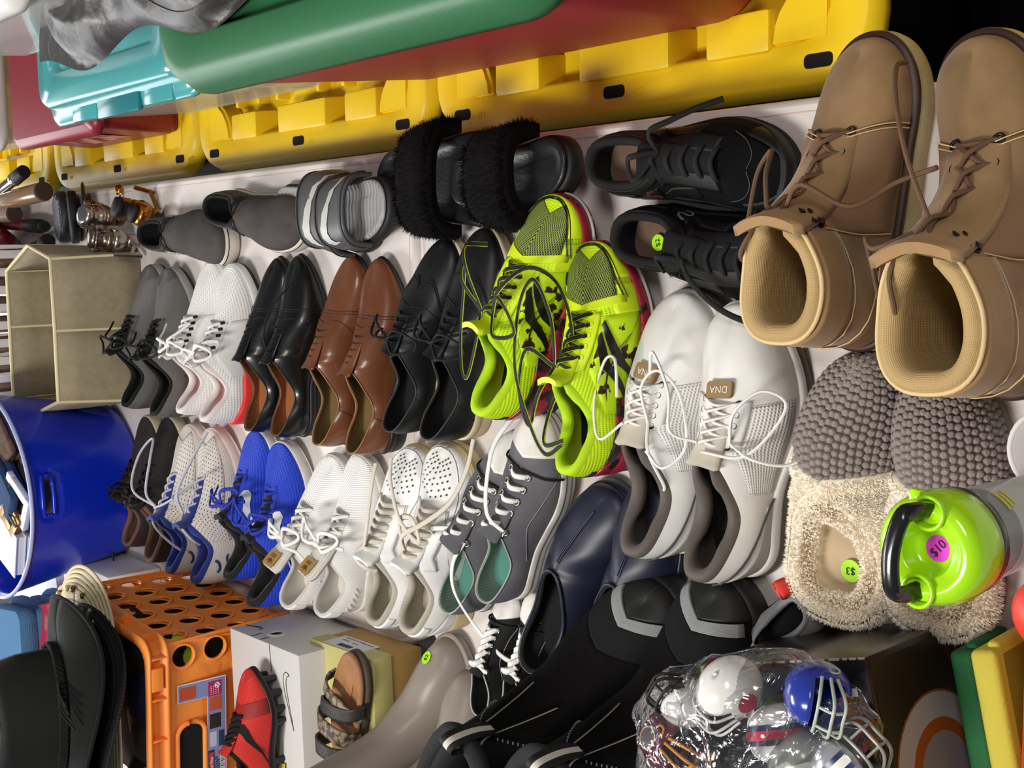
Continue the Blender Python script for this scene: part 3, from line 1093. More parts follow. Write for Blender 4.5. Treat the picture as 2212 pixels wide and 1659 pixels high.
# --- black trainers with S marks
M_blk_suede = mat('black_suede', '#08080a', .9, bump='noise', scale=600, strength=.3, spec=.15)
M_blk_smooth = mat('black_worn_leather', '#100f10', .5, spec=.3, bump='leather', scale=40, strength=.2)
M_sk_in = mat('taupe_insole', '#6d5544', .8, col2='#5c463a', mix=10)
def s_strips(n=14):
    pts = crom([(.009, .0058, 0), (.002, .0075, 0), (-.006, .0065, 0), (-.0085, .0035, 0), (-.004, .0008, 0), (.004, -.0008, 0), (.0085, -.0035, 0), (.006, -.0065, 0), (-.002, -.0075, 0), (-.009, -.0058, 0)], 3)
    out = []
    for i, p in enumerate(pts):
        t = pts[min(i + 1, len(pts) - 1)] - pts[max(i - 1, 0)]
        t = t / np.linalg.norm(t)
        n = np.array((-t[1], t[0])) * .0013
        out.append(((p[0] + n[0], p[1] + n[1]), (p[0] - n[0], p[1] - n[1])))
    return out
def sk(lbl, toe, heel, side, mark, stick, seed):
    o, S = shoe('trainer_shoe', lbl, 'black suede trainers', toe, heel, side, zH=.085, zM=.070, zT=.098, xt=.45, wb=.106, wh=.082, wc=.041, sole_h=.030, sole_b=.024, sole_t=.022, pad=.006, toe_n=2.8, toe_m=2.2,
                ridge=((.54, .090), (.68, .078), (.84, .064), (.95, .048)))
    S.upper(M_blk_suede, o)
    S.lining(M_dark_in, o)
    S.insole(M_sk_in, o, lift=.010, label='taupe insole')
    S.sole(M_blackrub, o, lo=.3, toe_up=.012)
    S.sole(mat('dark_tread', '#0d0d0d', .7), o, 'outsole', hi=.32, bulge=.002)
    S.patch('toe_bumper', M_blk_smooth, o, .78, 1, 0, .45, off=.0022)
    S.patch('toe_cap', M_blk_suede, o, .74, 1, .45, .97, off=.0012)
    S.patch('eyestay', M_blk_smooth, o, .47, .72, .60, .86, off=.002)
    S.patch('collar_band', M_blk_smooth, o, .02, .48, .78, .97, off=.0018)
    S.patch('side_flash', M_blk_smooth, o, .28, .62, lambda t: .1 + .3 * t, lambda t: .28 + .34 * t, off=.0016)
    S.patch('heel_counter', M_blk_smooth, o, 0, .24, 0, lambda t: .7 - .4 * t, off=.0016)
    for sg in (1, -1):
        S.patch('logo_plate', M_blk_smooth, o, .35, .43, .40, .66, sides=(sg,), off=.0028)
        S.decal('letter_mark', mark, o, .39, .53, sg, s_strips(), off=.0046, label='raised S mark', size=1.1, rot=.2)
    S.line('toe_stitching', M_edge_gr, o, [(.74, .46), (.80, .56), (.84, .75), (.845, .985)], .0006, off=.0020)
    S.tongue(M_dark_in, o, .72, wid=.022, ext=.02, rise=.6, thick=.006)
    ends = None
    if not stick:
        p = S.ev(.51, .9, 1, .006)
        ends = [[p, p + np.array((.0, .02, .015)), p + np.array((.02, .032, .006)), p + np.array((.042, .046, -.012)), p + np.array((.062, .056, -.03))],
                [p, p + np.array((-.02, -.005, .016)), p + np.array((-.035, -.01, .008)), p + np.array((-.02, -.03, .012)), p]]
    else:
        p = S.ev(.51, .9, -1, .006)
        ends = [[p, p + np.array((-.02, -.0, .014)), p + np.array((-.035, -.005, .0)), p + np.array((-.04, -.02, -.02))],
                [p, p + np.array((.03, -.02, .012)), p + np.array((.06, -.045, -.01)), p + np.array((.11, -.055, -.03))]]
    S.laces(M_black_lace, o, .50, .72, 5, .76, .0035, .0016, style='bar', seed=seed, rise=.004, ends=ends)
    if stick:
        x = .14 * S.L
        M = Matrix.Translation((.18 * S.L, S.yc(.18 * S.L) - .004, float(S.ztop(.18 * S.L)) + .0135)) @ Matrix.Rotation(-o.rotation_euler.z + .2, 4, 'Z')
        sticker(o, M, 'round neon green price sticker', '$2', r=.0095)
    return o
sk('black suede trainer with red S mark, lying along the table edge above its mate', (0.086, 0.749, 0.780), (0.104, 1.002, 0.825), 1, mat('red_mark', '#5b1f22', .4), False, 1)
sk('black suede trainer with green $2 sticker inside, its toe under the tan boots', (-0.021, 0.719, 0.780), (0.022, 0.964, 0.825), -1, mat('grey_mark', '#77767a', .35), True, 2)

# --- tan work boots
M_tan = mat('tan_nubuck', '#9d7b52', .85, bump='leather', scale=30, strength=.35, col2='#745a3c', mix=9, lo=.4, hi=.66, sheen=.15)
M_tan_d = mat('tan_leather_panel', '#8a6a4c', .7, bump='leather', scale=50, strength=.2)
M_tan_lin = mat('sand_mesh_lining', '#b79a68', .85, bump='weave', scale=160, strength=.5)
M_tan_pipe = mat('pale_tan_piping', '#d3b887', .8)
M_welt = mat('dark_brown_welt', '#352018', .5)
M_boot_sole = mat('cream_wedge_sole', '#b5a57c', .7, col2='#9f8f69', mix=18)
M_boot_lace = mat('brown_round_lace', '#6b4f3a', .85, bump='knit', scale=300, strength=.5)
def tan_boot(lbl, toe, heel, side, seed, ends):
    o, S = shoe('work_boot', lbl, 'tan work boots', toe, heel, side, cat='boot', xb=.035, xt=.43, wc=.052, zH=.165, zM=.160, zT=.172, wb=.101, wh=.078, toe_n=2.6, toe_m=2.1,
                ridge=((.455, .150), (.50, .126), (.58, .100), (.70, .082), (.85, .076), (.95, .058)), sole_h=.040, sole_b=.032, sole_t=.030, spring=.012, pad=.009, cmix=.1, bulge=.001, flare=.007)
    S.upper(M_tan, o)
    S.lining(M_tan_lin, o)
    S.insole(mat('dark_tan_insole', '#6d5736', .9), o)
    S.sole(M_boot_sole, o, 'wedge_sole', hi=.80, bulge=.001, wave=lambda t: 0.0012 * math.sin(t * 150))
    S.sole(M_welt, o, 'welt', lo=.80, hi=1.0, flare=.006, lip=.0015)
    g = Geo()
    for i in range(64):
        a = (i + .5) / 64
        ring = None
    S.patch('quarter_panel', M_tan_d, o, .40, .70, .06, lambda t: .93 - .10 * t, off=.0018, label='darker tan eyelet panel')
    S.patch('heel_counter', M_tan_d, o, 0, .30, 0, lambda t: .42 - .22 * t, off=.002)
    S.patch('ankle_flap', M_tan_d, o, .40, .50, .70, .97, off=.003)
    S.patch('collar_pad', M_tan, o, .03, .40, .62, .97, off=.003)
    for pts in ([(.40, .06), (.395, .4), (.41, .72)], [(.70, .06), (.705, .4), (.70, .80)], [(.0, .44), (.15, .34), (.30, .20)], [(.02, .60), (.2, .58), (.39, .62)], [(.688, .06), (.692, .4), (.688, .80)]):
        S.line('stitching', M_tan_pipe, o, pts, .0007, off=.0026)
    g = Geo()
    P = [S.G[1][k, -1] + np.array((0, 0, .004)) for k in range(KC, -1, -1)] + [S.G[-1][k, -1] + np.array((0, 0, .004)) for k in range(1, KC + 1)]
    g.tube(P, .0022, n=6)
    g.out('collar_piping', M_tan_pipe, o)
    # tongue: broad padded flap in front of the opening
    S.tongue(M_tan, o, .71, wid=.036, ext=.020, rise=2.6, thick=.008, name='tongue', curl=-.004)
    uu = lambda t: .90 - .12 * t
    S.laces(M_boot_lace, o, .49, .705, 5, uu, .0024, style='cross', seed=seed, rise=.006, eyelet=M_dark_metal, er=.0042, ends=ends(S))
    for k, u in ((.425, .84), (.455, .86), (.425, .76), (.455, .78)):
        for sg in (1, -1):
            g = Geo()
            p, n = S.ev(k, u, sg, .003), S.nv(k, u, sg)
            g.torus(p, n, .0042, .0016, 10, 5)
            g.tube([p, p + n * .004], .003, n=8)
            g.tube([p + n * .004, p + n * .0055 + np.array((0, 0, .006))], .003, .0012, n=6)
            g.out('speed_hook', M_dark_metal, o)
    return o
A3 = np.array
def boot_ends_a(S):
    p, q = S.ev(.50, .9, 1, .006), S.ev(.50, .9, -1, .004)
    return [[p, p + A3((-.02, .03, .0)), p + A3((-.01, .05, -.03)), p + A3((.035, .055, -.05)), p + A3((.055, .035, -.045)), p + A3((.03, .015, -.01)), p + A3((.0, .0, .008))],
            [p + A3((.0, .0, .004)), p + A3((-.03, .02, .012)), p + A3((-.045, .035, .0)), p + A3((-.05, .05, -.03))],
            [q, q + A3((.02, -.025, .012)), q + A3((.0, -.06, -.01)), q + A3((.02, -.09, -.035)), q + A3((.03, -.13, -.03))]]
def boot_ends_b(S):
    p, q = S.ev(.52, .9, 1, .006), S.ev(.49, .9, 1, .006)
    return [[p, p + A3((.05, .015, .004)), p + A3((.10, .035, -.015)), p + A3((.14, .055, -.05)), p + A3((.15, .065, -.085))],
            [q, q + A3((-.01, .03, .01)), q + A3((.0, .05, -.01)), q + A3((-.03, .05, -.02)), q + A3((-.06, .035, -.005))],
            [q, q + A3((-.03, .015, .012)), q + A3((-.06, .02, .0)), q + A3((-.08, .03, -.02))]]
tan_boot('tan leather work boot with wedge sole, the far one beside the black trainers', (0.198, 0.664, 0.790), (-0.084, 0.666, 0.905), 1, 1, boot_ends_a)
tan_boot('tan leather work boot with wedge sole, the near one at the right frame edge', (0.184, 0.529, 0.790), (-0.118, 0.509, 0.905), -1, 2, boot_ends_b)

# --- white golf shoes
M_golf = mat('white_creased_leather', '#e4e3e0', .48, bump='leather', scale=18, strength=.6, col2='#d8d5cf', mix=12)
M_golf_tex = mat('white_embossed', '#e0deda', .5, bump='weave', scale=75, strength=.8)
M_golf_lin = mat('grey_brown_collar', '#574f49', .7, bump='leather', scale=70, strength=.5)
M_golf_sole = mat('smoky_sole', '#4a453b', .4)
def golf(lbl, toe, heel, side, seed, ends):
    o, S = shoe('golf_shoe', lbl, 'white leather golf shoes', toe, heel, side, zH=.098, zM=.068, zT=.105, xt=.48, wb=.112, wh=.078, wc=.034, pad=.008, toe_n=2.6, toe_m=2.1,
                ridge=((.56, .094), (.70, .078), (.85, .066), (.95, .050)), sole_h=.026, sole_b=.018, sole_t=.018)
    S.upper(M_golf, o)
    S.lining(M_golf_lin, o)
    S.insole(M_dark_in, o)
    S.sole(mat('white_midsole', '#d4d1ca', .5), o, lo=.45)
    S.sole(M_golf_sole, o, 'outsole', hi=.5, flare=.006)
    g = Geo()
    for x in np.linspace(.12, .92, 11):
        for sg in (1, -1):
            w = float(S.w(x * S.L)) * .96
            c = np.array((x * S.L, S.yc(x * S.L) + sg * w, float(S.zbot(x * S.L)) + .002))
            g.tube([c, c + A3((0, sg * .006, -.001))], .004, .003, n=6)
    g.out('cleats', M_golf_sole, o)
    S.patch('embossed_panel', M_golf_tex, o, .34, .64, .08, lambda t: .62 + .20 * t, off=.0008)
    S.patch('eyestay', M_golf, o, .515, .655, .62, .90, off=.0022)
    S.patch('heel_counter', mat('grey_heel_panel', '#a9a6a0', .5), o, 0, .30, 0, lambda t: .55 - .35 * t, off=.0014, label='grey heel panel')
    S.line('heel_trim', M_edge_gr, o, [(.02, .72), (.12, .60), (.24, .36), (.32, .05)], .0012, off=.002)
    S.tongue(mat('cream_tongue', '#c2baab', .7), o, .66, wid=.020, ext=.012, rise=.4, thick=.004)
    S.laces(M_white_lace, o, .52, .65, 5, .78, .0018, style='cross', seed=seed, rise=.005, eyelet=M_dark_metal, er=.003, ends=ends(S))
    # woven tag with the letters DNA at the foot of the laces
    p, n = S.ev(.70, .99, 1, .004), S.nv(.70, .95, 1) + S.nv(.70, .95, -1)
    fwd = S.ev(.75, 1, 1) - S.ev(.66, 1, 1)
    M = frame_at(p, n, fwd)
    g = Geo()
    g.rings([[np.array((q[0], q[1], z)) for q in rrect(.032, .018, .004, 4)] for z in (-.003, .0015)])
    t = g.out('tongue_tag', mat('tan_tag', '#8d744f', .6), o, label='tan tag lettered DNA', smooth=False)
    t.matrix_local = M
    text_mesh('lettering', 'DNA', .0105, mat('pale_print', '#d9d2c4', .6), t, Matrix.Translation((0, 0, .0018)) @ Matrix.Rotation(PI, 4, 'Z'))
    return o
def golf_ends_a(S):
    p, q = S.ev(.52, .85, 1, .006), S.ev(.53, .8, -1, .004)
    return [[p, p + A3((-.02, .025, .012)), p + A3((.02, .045, .0)), p + A3((.065, .035, -.005)), p + A3((.07, .01, .004)), p + A3((.03, .0, .01))],
            [q, q + A3((.04, .0, .012)), q + A3((.06, -.02, .008)), q + A3((.035, -.045, .0)), q + A3((-.02, -.05, -.005)), q + A3((-.045, -.03, .008)), q + A3((-.03, -.005, .008))],
            [q, q + A3((-.03, -.008, .008)), q + A3((-.07, -.012, -.015)), q + A3((-.075, -.004, -.02)), q + A3((-.05, -.004, -.01))]]
def golf_ends_b(S):
    p, q = S.ev(.52, .85, 1, .006), S.ev(.53, .75, -1, .003)
    return [[p, p + A3((.01, .02, .02)), p + A3((.05, .025, .02)), p + A3((.09, .05, .02)), p + A3((.06, .07, .0))],
            [q, q + A3((.035, -.012, .012)), q + A3((.06, -.035, .0)), q + A3((.05, -.055, -.015)), q + A3((.02, -.045, -.01)), q + A3((-.01, -.02, .004)), q + A3((-.01, .02, .02))],
            [q, q + A3((-.01, -.03, .003)), q + A3((-.015, -.055, -.02)), q + A3((-.005, -.07, -.04))]]
golf('white leather golf shoe with DNA tag, the far one beside the neon runners', (-0.045, 0.899, 0.775), (-0.339, 0.909, 0.840), 1, 1, golf_ends_a)
golf('white leather golf shoe with DNA tag, the near one beside the knit slippers', (-0.057, 0.794, 0.775), (-0.349, 0.817, 0.840), -1, 2, golf_ends_b)

# --- perforated grey-white knit shoes with blue lining
M_ua = dot_mat('perforated_knit', '#cfcac2', '#3c3d44', .0088, .0078, .0017)
M_ua_w = mat('pale_knit', '#c9c2b8', .8, bump='knit', scale=130, strength=.4)
M_blue_lin = mat('royal_lining', '#1c2e7e', .8, sheen=.2)
def ua(lbl, toe, heel, side, seed, ends):
    o, S = shoe('running_shoe', lbl, 'perforated pale running shoes with blue lining', toe, heel, side, zH=.108, zM=.078, zT=.118, xt=.43, sole_h=.034, sole_b=.024, pad=.008, wh=.074, wb=.104)
    S.upper(M_ua_w, o)
    S.patch('perforated_panel', M_ua, o, .30, .90, lambda t: .12 + .28 * t, .97, off=.0006, nk=24, nu=8)
    S.lining(M_blue_lin, o, label='royal blue padded lining')
    S.insole(M_blue_lin, o)
    S.sole(mat('bone_foam', '#cdbfb8', .6), o, lo=.2)
    S.sole(mat('clear_rubber', '#cfc8c0', .4), o, 'outsole', hi=.24)
    for sg in (1, -1):
        for dz in (1, -1):
            st = [((.012 * math.cos(a) * 1.0, dz * (.0045 + .010 * math.sin(a)) * .8), (.0088 * math.cos(a), dz * (.0028 + .007 * math.sin(a)) * .8)) for a in np.linspace(.15, PI - .15, 11)] if dz > 0 else [((.012 * math.cos(a), -(.0045 + .010 * math.sin(a)) * .8), (.0088 * math.cos(a), -(.0028 + .007 * math.sin(a)) * .8)) for a in np.linspace(.15, PI - .15, 11)]
            S.decal('crossed_arc_mark', mat('navy_mark', '#22306a', .5), o, .17, .48 - dz * .05, sg, [((p[0][0], p[0][1] - dz * .014), (p[1][0], p[1][1] - dz * .014)) for p in st], size=1.15, rot=.5)
    S.tongue(M_blue_lin, o, .70, wid=.018, ext=.020, rise=2.2, thick=.006)
    S.laces(mat('pale_blue_lace', '#b9b7c4', .8), o, .53, .70, 5, .86, .0024, seed=seed, rise=.004, ends=ends(S))
    # small mark at the foot of the laces
    return o
def ua_ends_a(S):
    p, q = S.ev(.52, .9, 1, .008), S.ev(.52, .9, -1, .006)
    return [[p, p + A3((.04, .05, .02)), p + A3((.10, .05, .0)), p + A3((.13, .02, -.02)), p + A3((.09, .0, .0)), p + A3((.03, .01, .012)), p],
            [p, p + A3((-.03, -.005, .012)), p + A3((-.07, -.02, -.01)), p + A3((-.10, -.035, -.04)), p + A3((-.085, -.04, -.03))],
            [p, p + A3((.0, -.02, .012)), p + A3((.004, -.055, .010)), p + A3((.012, -.09, .006))]]
def ua_ends_b(S):
    p = S.ev(.52, .9, 1, .008)
    return [[p, p + A3((.04, -.02, .015)), p + A3((.10, -.05, -.01)), p + A3((.14, -.065, -.035))],
            [p, p + A3((-.02, -.012, .012)), p + A3((-.045, -.018, .0)), p + A3((-.06, -.01, -.02))],
            [p, p + A3((.03, -.01, .015)), p + A3((.05, -.04, .0)), p + A3((.06, -.065, -.02))]]
ua('pale perforated knit shoe with blue lining, the far one beside the dark shoes', (-0.316, 2.136, 0.775), (-0.582, 2.082, 0.848), 1, 1, ua_ends_a)
ua('pale perforated knit shoe with blue lining, the near one beside the blue trainers', (-0.310, 2.025, 0.775), (-0.580, 1.979, 0.848), -1, 2, ua_ends_b)

# --- royal blue trainers
M_roy = mat('royal_blue_mesh', '#1c3fc4', .65, bump='knit', scale=110, strength=.6)
M_roy_s = mat('royal_blue_synthetic', '#2a3fb8', .5)
M_roy_l = mat('royal_blue_lace', '#1d2f9c', .8)
def blue(lbl, toe, heel, side, seed):
    o, S = shoe('trainer_shoe', lbl, 'royal blue trainers', toe, heel, side, zH=.118, zM=.075, zT=.120, xt=.46, sole_h=.030, sole_b=.024, pad=.008, wb=.106, wh=.082, wc=.040)
    S.upper(M_roy, o)
    S.lining(mat('black_padding', '#0d0d0e', .85, sheen=.15), o, label='black padded collar')
    S.insole(M_dark_in, o)
    S.sole(M_white_rub, o, lo=.1)
    S.sole(M_white_rub, o, 'outsole', hi=.14)
    S.patch('vamp_loop', M_roy_s, o, .70, .735, .8, .99, off=.002, label='pale blue lace loop')
    sw = [((-a[0], a[1]), (-b[0], b[1])) for a, b in SWOOSH]
    for sg in (1, -1):
        S.decal('swoosh', mat('white_print', '#d9d9de', .5), o, .45, .48, sg, sw, size=.85, rot=.25)
    S.tongue(mat('black_padding', '#0d0d0e'), o, .70, wid=.016, ext=.010, rise=2.4, thick=.008)
    S.patch('eyestay', M_roy_s, o, .505, .70, .74, .90, off=.0014)
    S.laces(M_roy_l, o, .52, .70, 5, .82, .0032, .0018, style='bar', seed=seed, bow=dict(loop=.06, end=.055, drop=.02, fx=.35), rise=.004)
    g = Geo()
    for sg in (1, -1):
        p, n = S.ev(.505, .86, sg, .002), S.nv(.505, .86, sg)
        g.disc(p, n, .011, 14)
    g.out('lace_tab', mat('violet_tab', '#3c35a8', .5), o, label='round violet blue lace tab')
    return o
blue('royal blue mesh trainer with black collar, the far one beside the perforated shoes', (-0.300, 1.882, 0.775), (-0.549, 1.855, 0.858), 1, 1)
blue('royal blue mesh trainer with white swoosh, the near one beside the white knit sneakers', (-0.310, 1.773, 0.775), (-0.576, 1.765, 0.858), -1, 2)

# --- white knit sneakers with gold leaf mark
M_adi = mat('white_rib_knit', '#e9e8e5', .8, bump='rib', scale=90, strength=.5)
M_adi_net = dot_mat('white_net', '#d6d2c9', '#b5afa2', .0030, .0030, .0008)
def adi(lbl, toe, heel, side, seed, mark):
    o, S = shoe('knit_sneaker', lbl, 'white knit sneakers with gold mark', toe, heel, side, zH=.100, zM=.070, zT=.110, xt=.44, wc=.038, sole_h=.030, sole_b=.024, pad=.003, wb=.106, wh=.08)
    S.upper(M_adi, o)
    S.lining(mat('white_inside', '#cfcac2', .85), o)
    S.insole(mat('white_inside', '#cfcac2'), o)
    S.sole(M_white_rub, o, lo=.0)
    S.patch('heel_pull', M_adi, o, 0, .10, .55, .96, off=.003)
    g = Geo()
    for i in range(5):
        for sg in (1, -1):
            k = .10 + .03 * i
            g.tube([S.ev(k, .30, sg, .001), S.ev(k + .015, .42, sg, .0016), S.ev(k + .03, .52, sg, .001)], .0013, n=5, smooth=3)
    g.out('heel_stitches', M_white_lace, o)
    t = S.tongue(M_adi_net, o, .70, wid=.024, ext=.052, rise=.55, thick=.005, curl=.0)
    tip = A3(t['tip'])
    p = S.ev(.50, 1, 1, .0)
    d = tip - p
    n = np.cross(d, (0, 1, 0)); n = n / np.linalg.norm(n)
    n = n if n[2] > 0 else -n
    M = frame_at(p + d * .66 + n * .0042, n, -d)
    bm = bmesh.new()
    prism(bm, [(-.013, -.013), (.013, -.013), (.013, .013), (-.013, .013)], 0, .0012)
    b = from_bm('woven_badge', bm, mat('bronze_badge', '#a5814f', .6, bump='noise', scale=900), o, label='bronze woven badge')
    b.matrix_local = M
    bm = bmesh.new()
    for a in (-.75, 0, .75):
        c, s = math.cos(a), math.sin(a)
        pts = [(0, -.001), (.0028, .004), (0, .0105), (-.0028, .004)]
        prism(bm, [(x * c + y * s, -x * s + y * c + .0005) for x, y in pts], .0013, .0016)
    for y in (-.0035, -.0058, -.0081):
        prism(bm, [(-.006, y), (.006, y), (.006, y + .0012), (-.006, y + .0012)], .0013, .0016)
    l = from_bm('leaf_mark', bm, mat('dark_gold', '#6d5210', .5), b, label='dark gold three-leaf mark')
    l.matrix_local = Matrix.Rotation(PI, 4, 'Z')
    S.laces(M_white_lace, o, .52, .68, 5, .80, .0036, .0018, seed=seed, bow=dict(loop=.055, end=.06, drop=.015, fx=.35, ex=-.2), rise=.007)
    return o
adi('white ribbed knit sneaker with bronze badge, the far one beside the blue trainers', (-0.314, 1.628, 0.770), (-0.563, 1.696, 0.840), 1, 1, True)
adi('white ribbed knit sneaker with bronze leaf badge, the near one beside the white leather sneakers', (-0.310, 1.532, 0.770), (-0.555, 1.594, 0.840), -1, 2, True)

# --- white leather sneakers
M_af = mat('white_leather', '#e5e4e2', .45, bump='leather', scale=60, strength=.12)
M_af_lin = mat('cream_rib_lining', '#c6bfae', .85, bump='rib', scale=130, strength=.7)
M_af_sole = mat('yellowed_sole', '#d8cfae', .55, col2='#c3b07c', mix=14)
M_af_lace = mat('cream_lace', '#d2cabb', .85, bump='knit', scale=260, strength=.4)
def af1(lbl, toe, heel, side, seed, ends):
    o, S = shoe('leather_sneaker', lbl, 'white leather sneakers with yellowed soles', toe, heel, side, zH=.098, zM=.076, zT=.112, xt=.45, wb=.110, wh=.082, wc=.038, toe_n=3.4, toe_m=2.4, pad=.006, sole_h=.036, sole_b=.030, sole_t=.030, spring=.010,
                ridge=((.54, .098), (.68, .082), (.84, .070), (.95, .054)))
    S.upper(M_af, o)
    S.lining(M_af_lin, o)
    S.insole(M_af_lin, o)
    S.sole(M_af_sole, o, 'cupsole', lo=.0, lip=.003)
    for z in (.62, .82):
        S.sole(mat('sole_groove', '#ab9a6b', .7), o, 'sole_line', lo=z, hi=z + .05, flare=.0062, lip=0, bulge=.0002, x0=.5)
    S.patch('mudguard', M_af, o, .66, 1, 0, lambda t: .50 - .10 * math.sin(PI * t), off=.0022)
    S.patch('heel_counter', M_af, o, 0, .26, 0, lambda t: .72 - .5 * t, off=.0022)
    S.patch('heel_tab', M_af, o, 0, .12, .72, .95, off=.0022)
    S.patch('eyestay', M_af, o, .42, .70, .58, .90, off=.0026)
    sw = [((-a[0], a[1]), (-b[0], b[1])) for a, b in SWOOSH]
    for sg in (1, -1):
        S.decal('swoosh', M_af, o, .44, .34, sg, sw, size=.85, rot=.12, off=.0030)
    E = mat('seam_shadow', '#9a958c', .8)
    for pts in ([(.66, .50), (.75, .42), (.86, .40), (1, .50)], [(.42, .60), (.5, .56), (.6, .58), (.70, .62)], [(.0, .72), (.1, .60), (.2, .36), (.26, .1)], [(.30, .05), (.40, .30), (.5, .34), (.56, .02)]):
        S.line('seam', E, o, pts, .0006, off=.0026)
    g = Geo()
    for i in range(7):
        for j in range(-3, 4):
            k = .755 + i * .026 + abs(j) * .004
            u = 1 - abs(j) * .115 - (.05 if i % 2 and j else 0)
            if k < .95 and u > .56:
                sg = 1 if j >= 0 else -1
                g.disc(S.ev(k, min(u, .985), sg, .0012), S.nv(k, min(u, .985), sg), .0016, 8)
    g.out('vent_holes', mat('hole_dark', '#3b3833', .9), o)
    S.tongue(M_af, o, .71, wid=.022, ext=.022, rise=1.8, thick=.007)
    S.laces(M_af_lace, o, .50, .70, 7, .76, .0042, .0018, style='bar', seed=seed, rise=.006, ends=ends(S))
    return o
def af_ends_a(S):
    p = S.ev(.50, .9, 1, .008)
    return [[p, p + A3((-.02, .01, .008)), p + A3((-.03, -.01, .004)), p + A3((-.035, -.02, -.01))], [p, p + A3((.04, -.03, .02)), p + A3((.10, -.025, .012)), p + A3((.13, -.02, .004))]]
def af_ends_b(S):
    p = S.ev(.51, .9, 1, .008)
    return [[p, p + A3((.03, -.015, .018)), p + A3((.06, -.05, .012)), p + A3((.10, -.085, .0)), p + A3((.15, -.10, -.01)), p + A3((.19, -.095, -.02))],
            [p, p + A3((.045, .0, .014)), p + A3((.06, -.03, .016)), p + A3((.03, -.045, .012)), p + A3((.05, -.01, .02)), p + A3((.09, .03, .012)), p + A3((.12, .045, .004))]]
af1('white leather sneaker with perforated toe, the far one beside the knit sneakers', (-0.275, 1.399, 0.775), (-0.538, 1.441, 0.840), 1, 1, af_ends_a)
af1('white leather sneaker with perforated toe, the near one beside the grey canvas shoes', (-0.268, 1.301, 0.775), (-0.531, 1.356, 0.840), -1, 2, af_ends_b)

# --- canvas shoes
def canvas(lbl, grp, toe, heel, side, seed, cloth, lining, insole, ends, lift=0.0, tilt=(0, 0), high=False, cap=None, rz=None, trim=None):
    kw = dict(zH=.080, zM=.062, zT=.098, xt=.46, wb=.100, wh=.070, pad=.0012, sole_h=.028, sole_b=.026, sole_t=.026, spring=.006, toe_n=2.4, toe_m=2.0, fmix=.9,
              ridge=((.54, .088), (.68, .070), (.84, .056), (.95, .044)), wc=.030)
    if high:
        kw.update(wb=.086, wh=.062, zH=.105, zM=.100, zT=.112, xt=.42, ridge=((.47, .104), (.54, .092), (.68, .072), (.84, .056), (.95, .044)), wc=.036)
    o, S = shoe('canvas_shoe', lbl, grp, toe, heel, side, lift=lift, tilt=tilt, **kw)
    S.upper(cloth, o)
    S.lining(lining, o)
    S.insole(insole, o)
    S.sole(M_white_rub, o, 'foxing', lo=0, lip=.004, flare=.003)
    for z in (.35, .78):
        S.sole(mat('grey_line', '#55555a', .6), o, 'foxing_line', lo=z, hi=z + .07, flare=.0045, lip=0, bulge=0)
    S.patch('toe_cap', M_white_rub, o, .80, 1, 0, .98, off=.0022, label='white rubber toe cap')
    S.line('cap_line', M_black_lace, o, [(S.kx(.745, u), u) for u in (0, .25, .5, .75, .985)], .0016, off=.002)
    ST = mat('pale_thread', '#8d8c92', .8) if trim is None else trim
    S.line('stitching', ST, o, [(.30, .35), (.42, .42), (.55, .40), (.66, .30), (.74, .05)], .0006)
    S.line('stitching', ST, o, [(.02, .6), (.03, .8), (.0, .97)], .0006)
    g = Geo()
    P = [S.G[1][k, -1] + np.array((0, 0, .0012)) for k in range(KC, -1, -1)] + [S.G[-1][k, -1] + np.array((0, 0, .0012)) for k in range(1, KC + 1)]
    g.tube(P, .0012, n=5)
    g.out('collar_binding', mat('pale_binding', '#9da29c', .8), o)
    S.tongue(cloth, o, .74, wid=.020, ext=.02, rise=.6, thick=.002)
    S.laces(M_white_lace, o, .46 if not high else .44, .72, 6 if not high else 7, lambda t: .86 - .06 * t, .0038, .0012, style='bar' if not high else 'cross', seed=seed, rise=.005, eyelet=M_metal, er=.0042, ends=ends(S) if ends else None)
    return o, S
M_gcanvas = mat('grey_canvas', '#5b5a60', .85, bump='weave', scale=330, strength=.3, col2='#67666b', mix=16)
M_stripe_lin = stripe_mat('striped_lining', ['#8e9c8d', '#7b8a7c'], .006)
M_teal_in = mat('teal_insole', '#4d8579', .7)
def cv_a(S):
    p, q = S.ev(.47, .86, 1, .004), S.ev(.47, .86, -1, .004)
    return [[p, p + A3((-.02, .03, .0)), p + A3((-.04, .04, -.015))], [q, q + A3((-.03, .0, .01)), q + A3((-.07, -.01, .004)), q + A3((-.12, -.03, -.03)), q + A3((-.14, -.08, -.045)), q + A3((-.13, -.12, -.05))]]
def cv_b(S):
    p, q = S.ev(.47, .86, 1, .004), S.ev(.47, .86, -1, .004)
    return [[q, q + A3((.02, .02, .016)), q + A3((.07, .04, .01)), q + A3((.11, .05, -.005)), q + A3((.17, .035, -.03)), q + A3((.21, .03, -.045))]]
canvas('grey canvas shoe with teal insole, the far one touching the white leather sneakers', 'grey canvas shoes', (-0.229, 1.174, 0.770), (-0.486, 1.286, 0.822), 1, 1, M_gcanvas, M_stripe_lin, M_teal_in, cv_a)
canvas('grey canvas shoe, the near one with its toe under the neon runner', 'grey canvas shoes', (-0.204, 1.105, 0.778), (-0.449, 1.196, 0.835), -1, 2, M_gcanvas, M_stripe_lin, M_teal_in, cv_b, lift=.014, tilt=(.05, 0))
M_bcanvas = mat('black_canvas', '#101011', .85, bump='weave', scale=330, strength=.3)
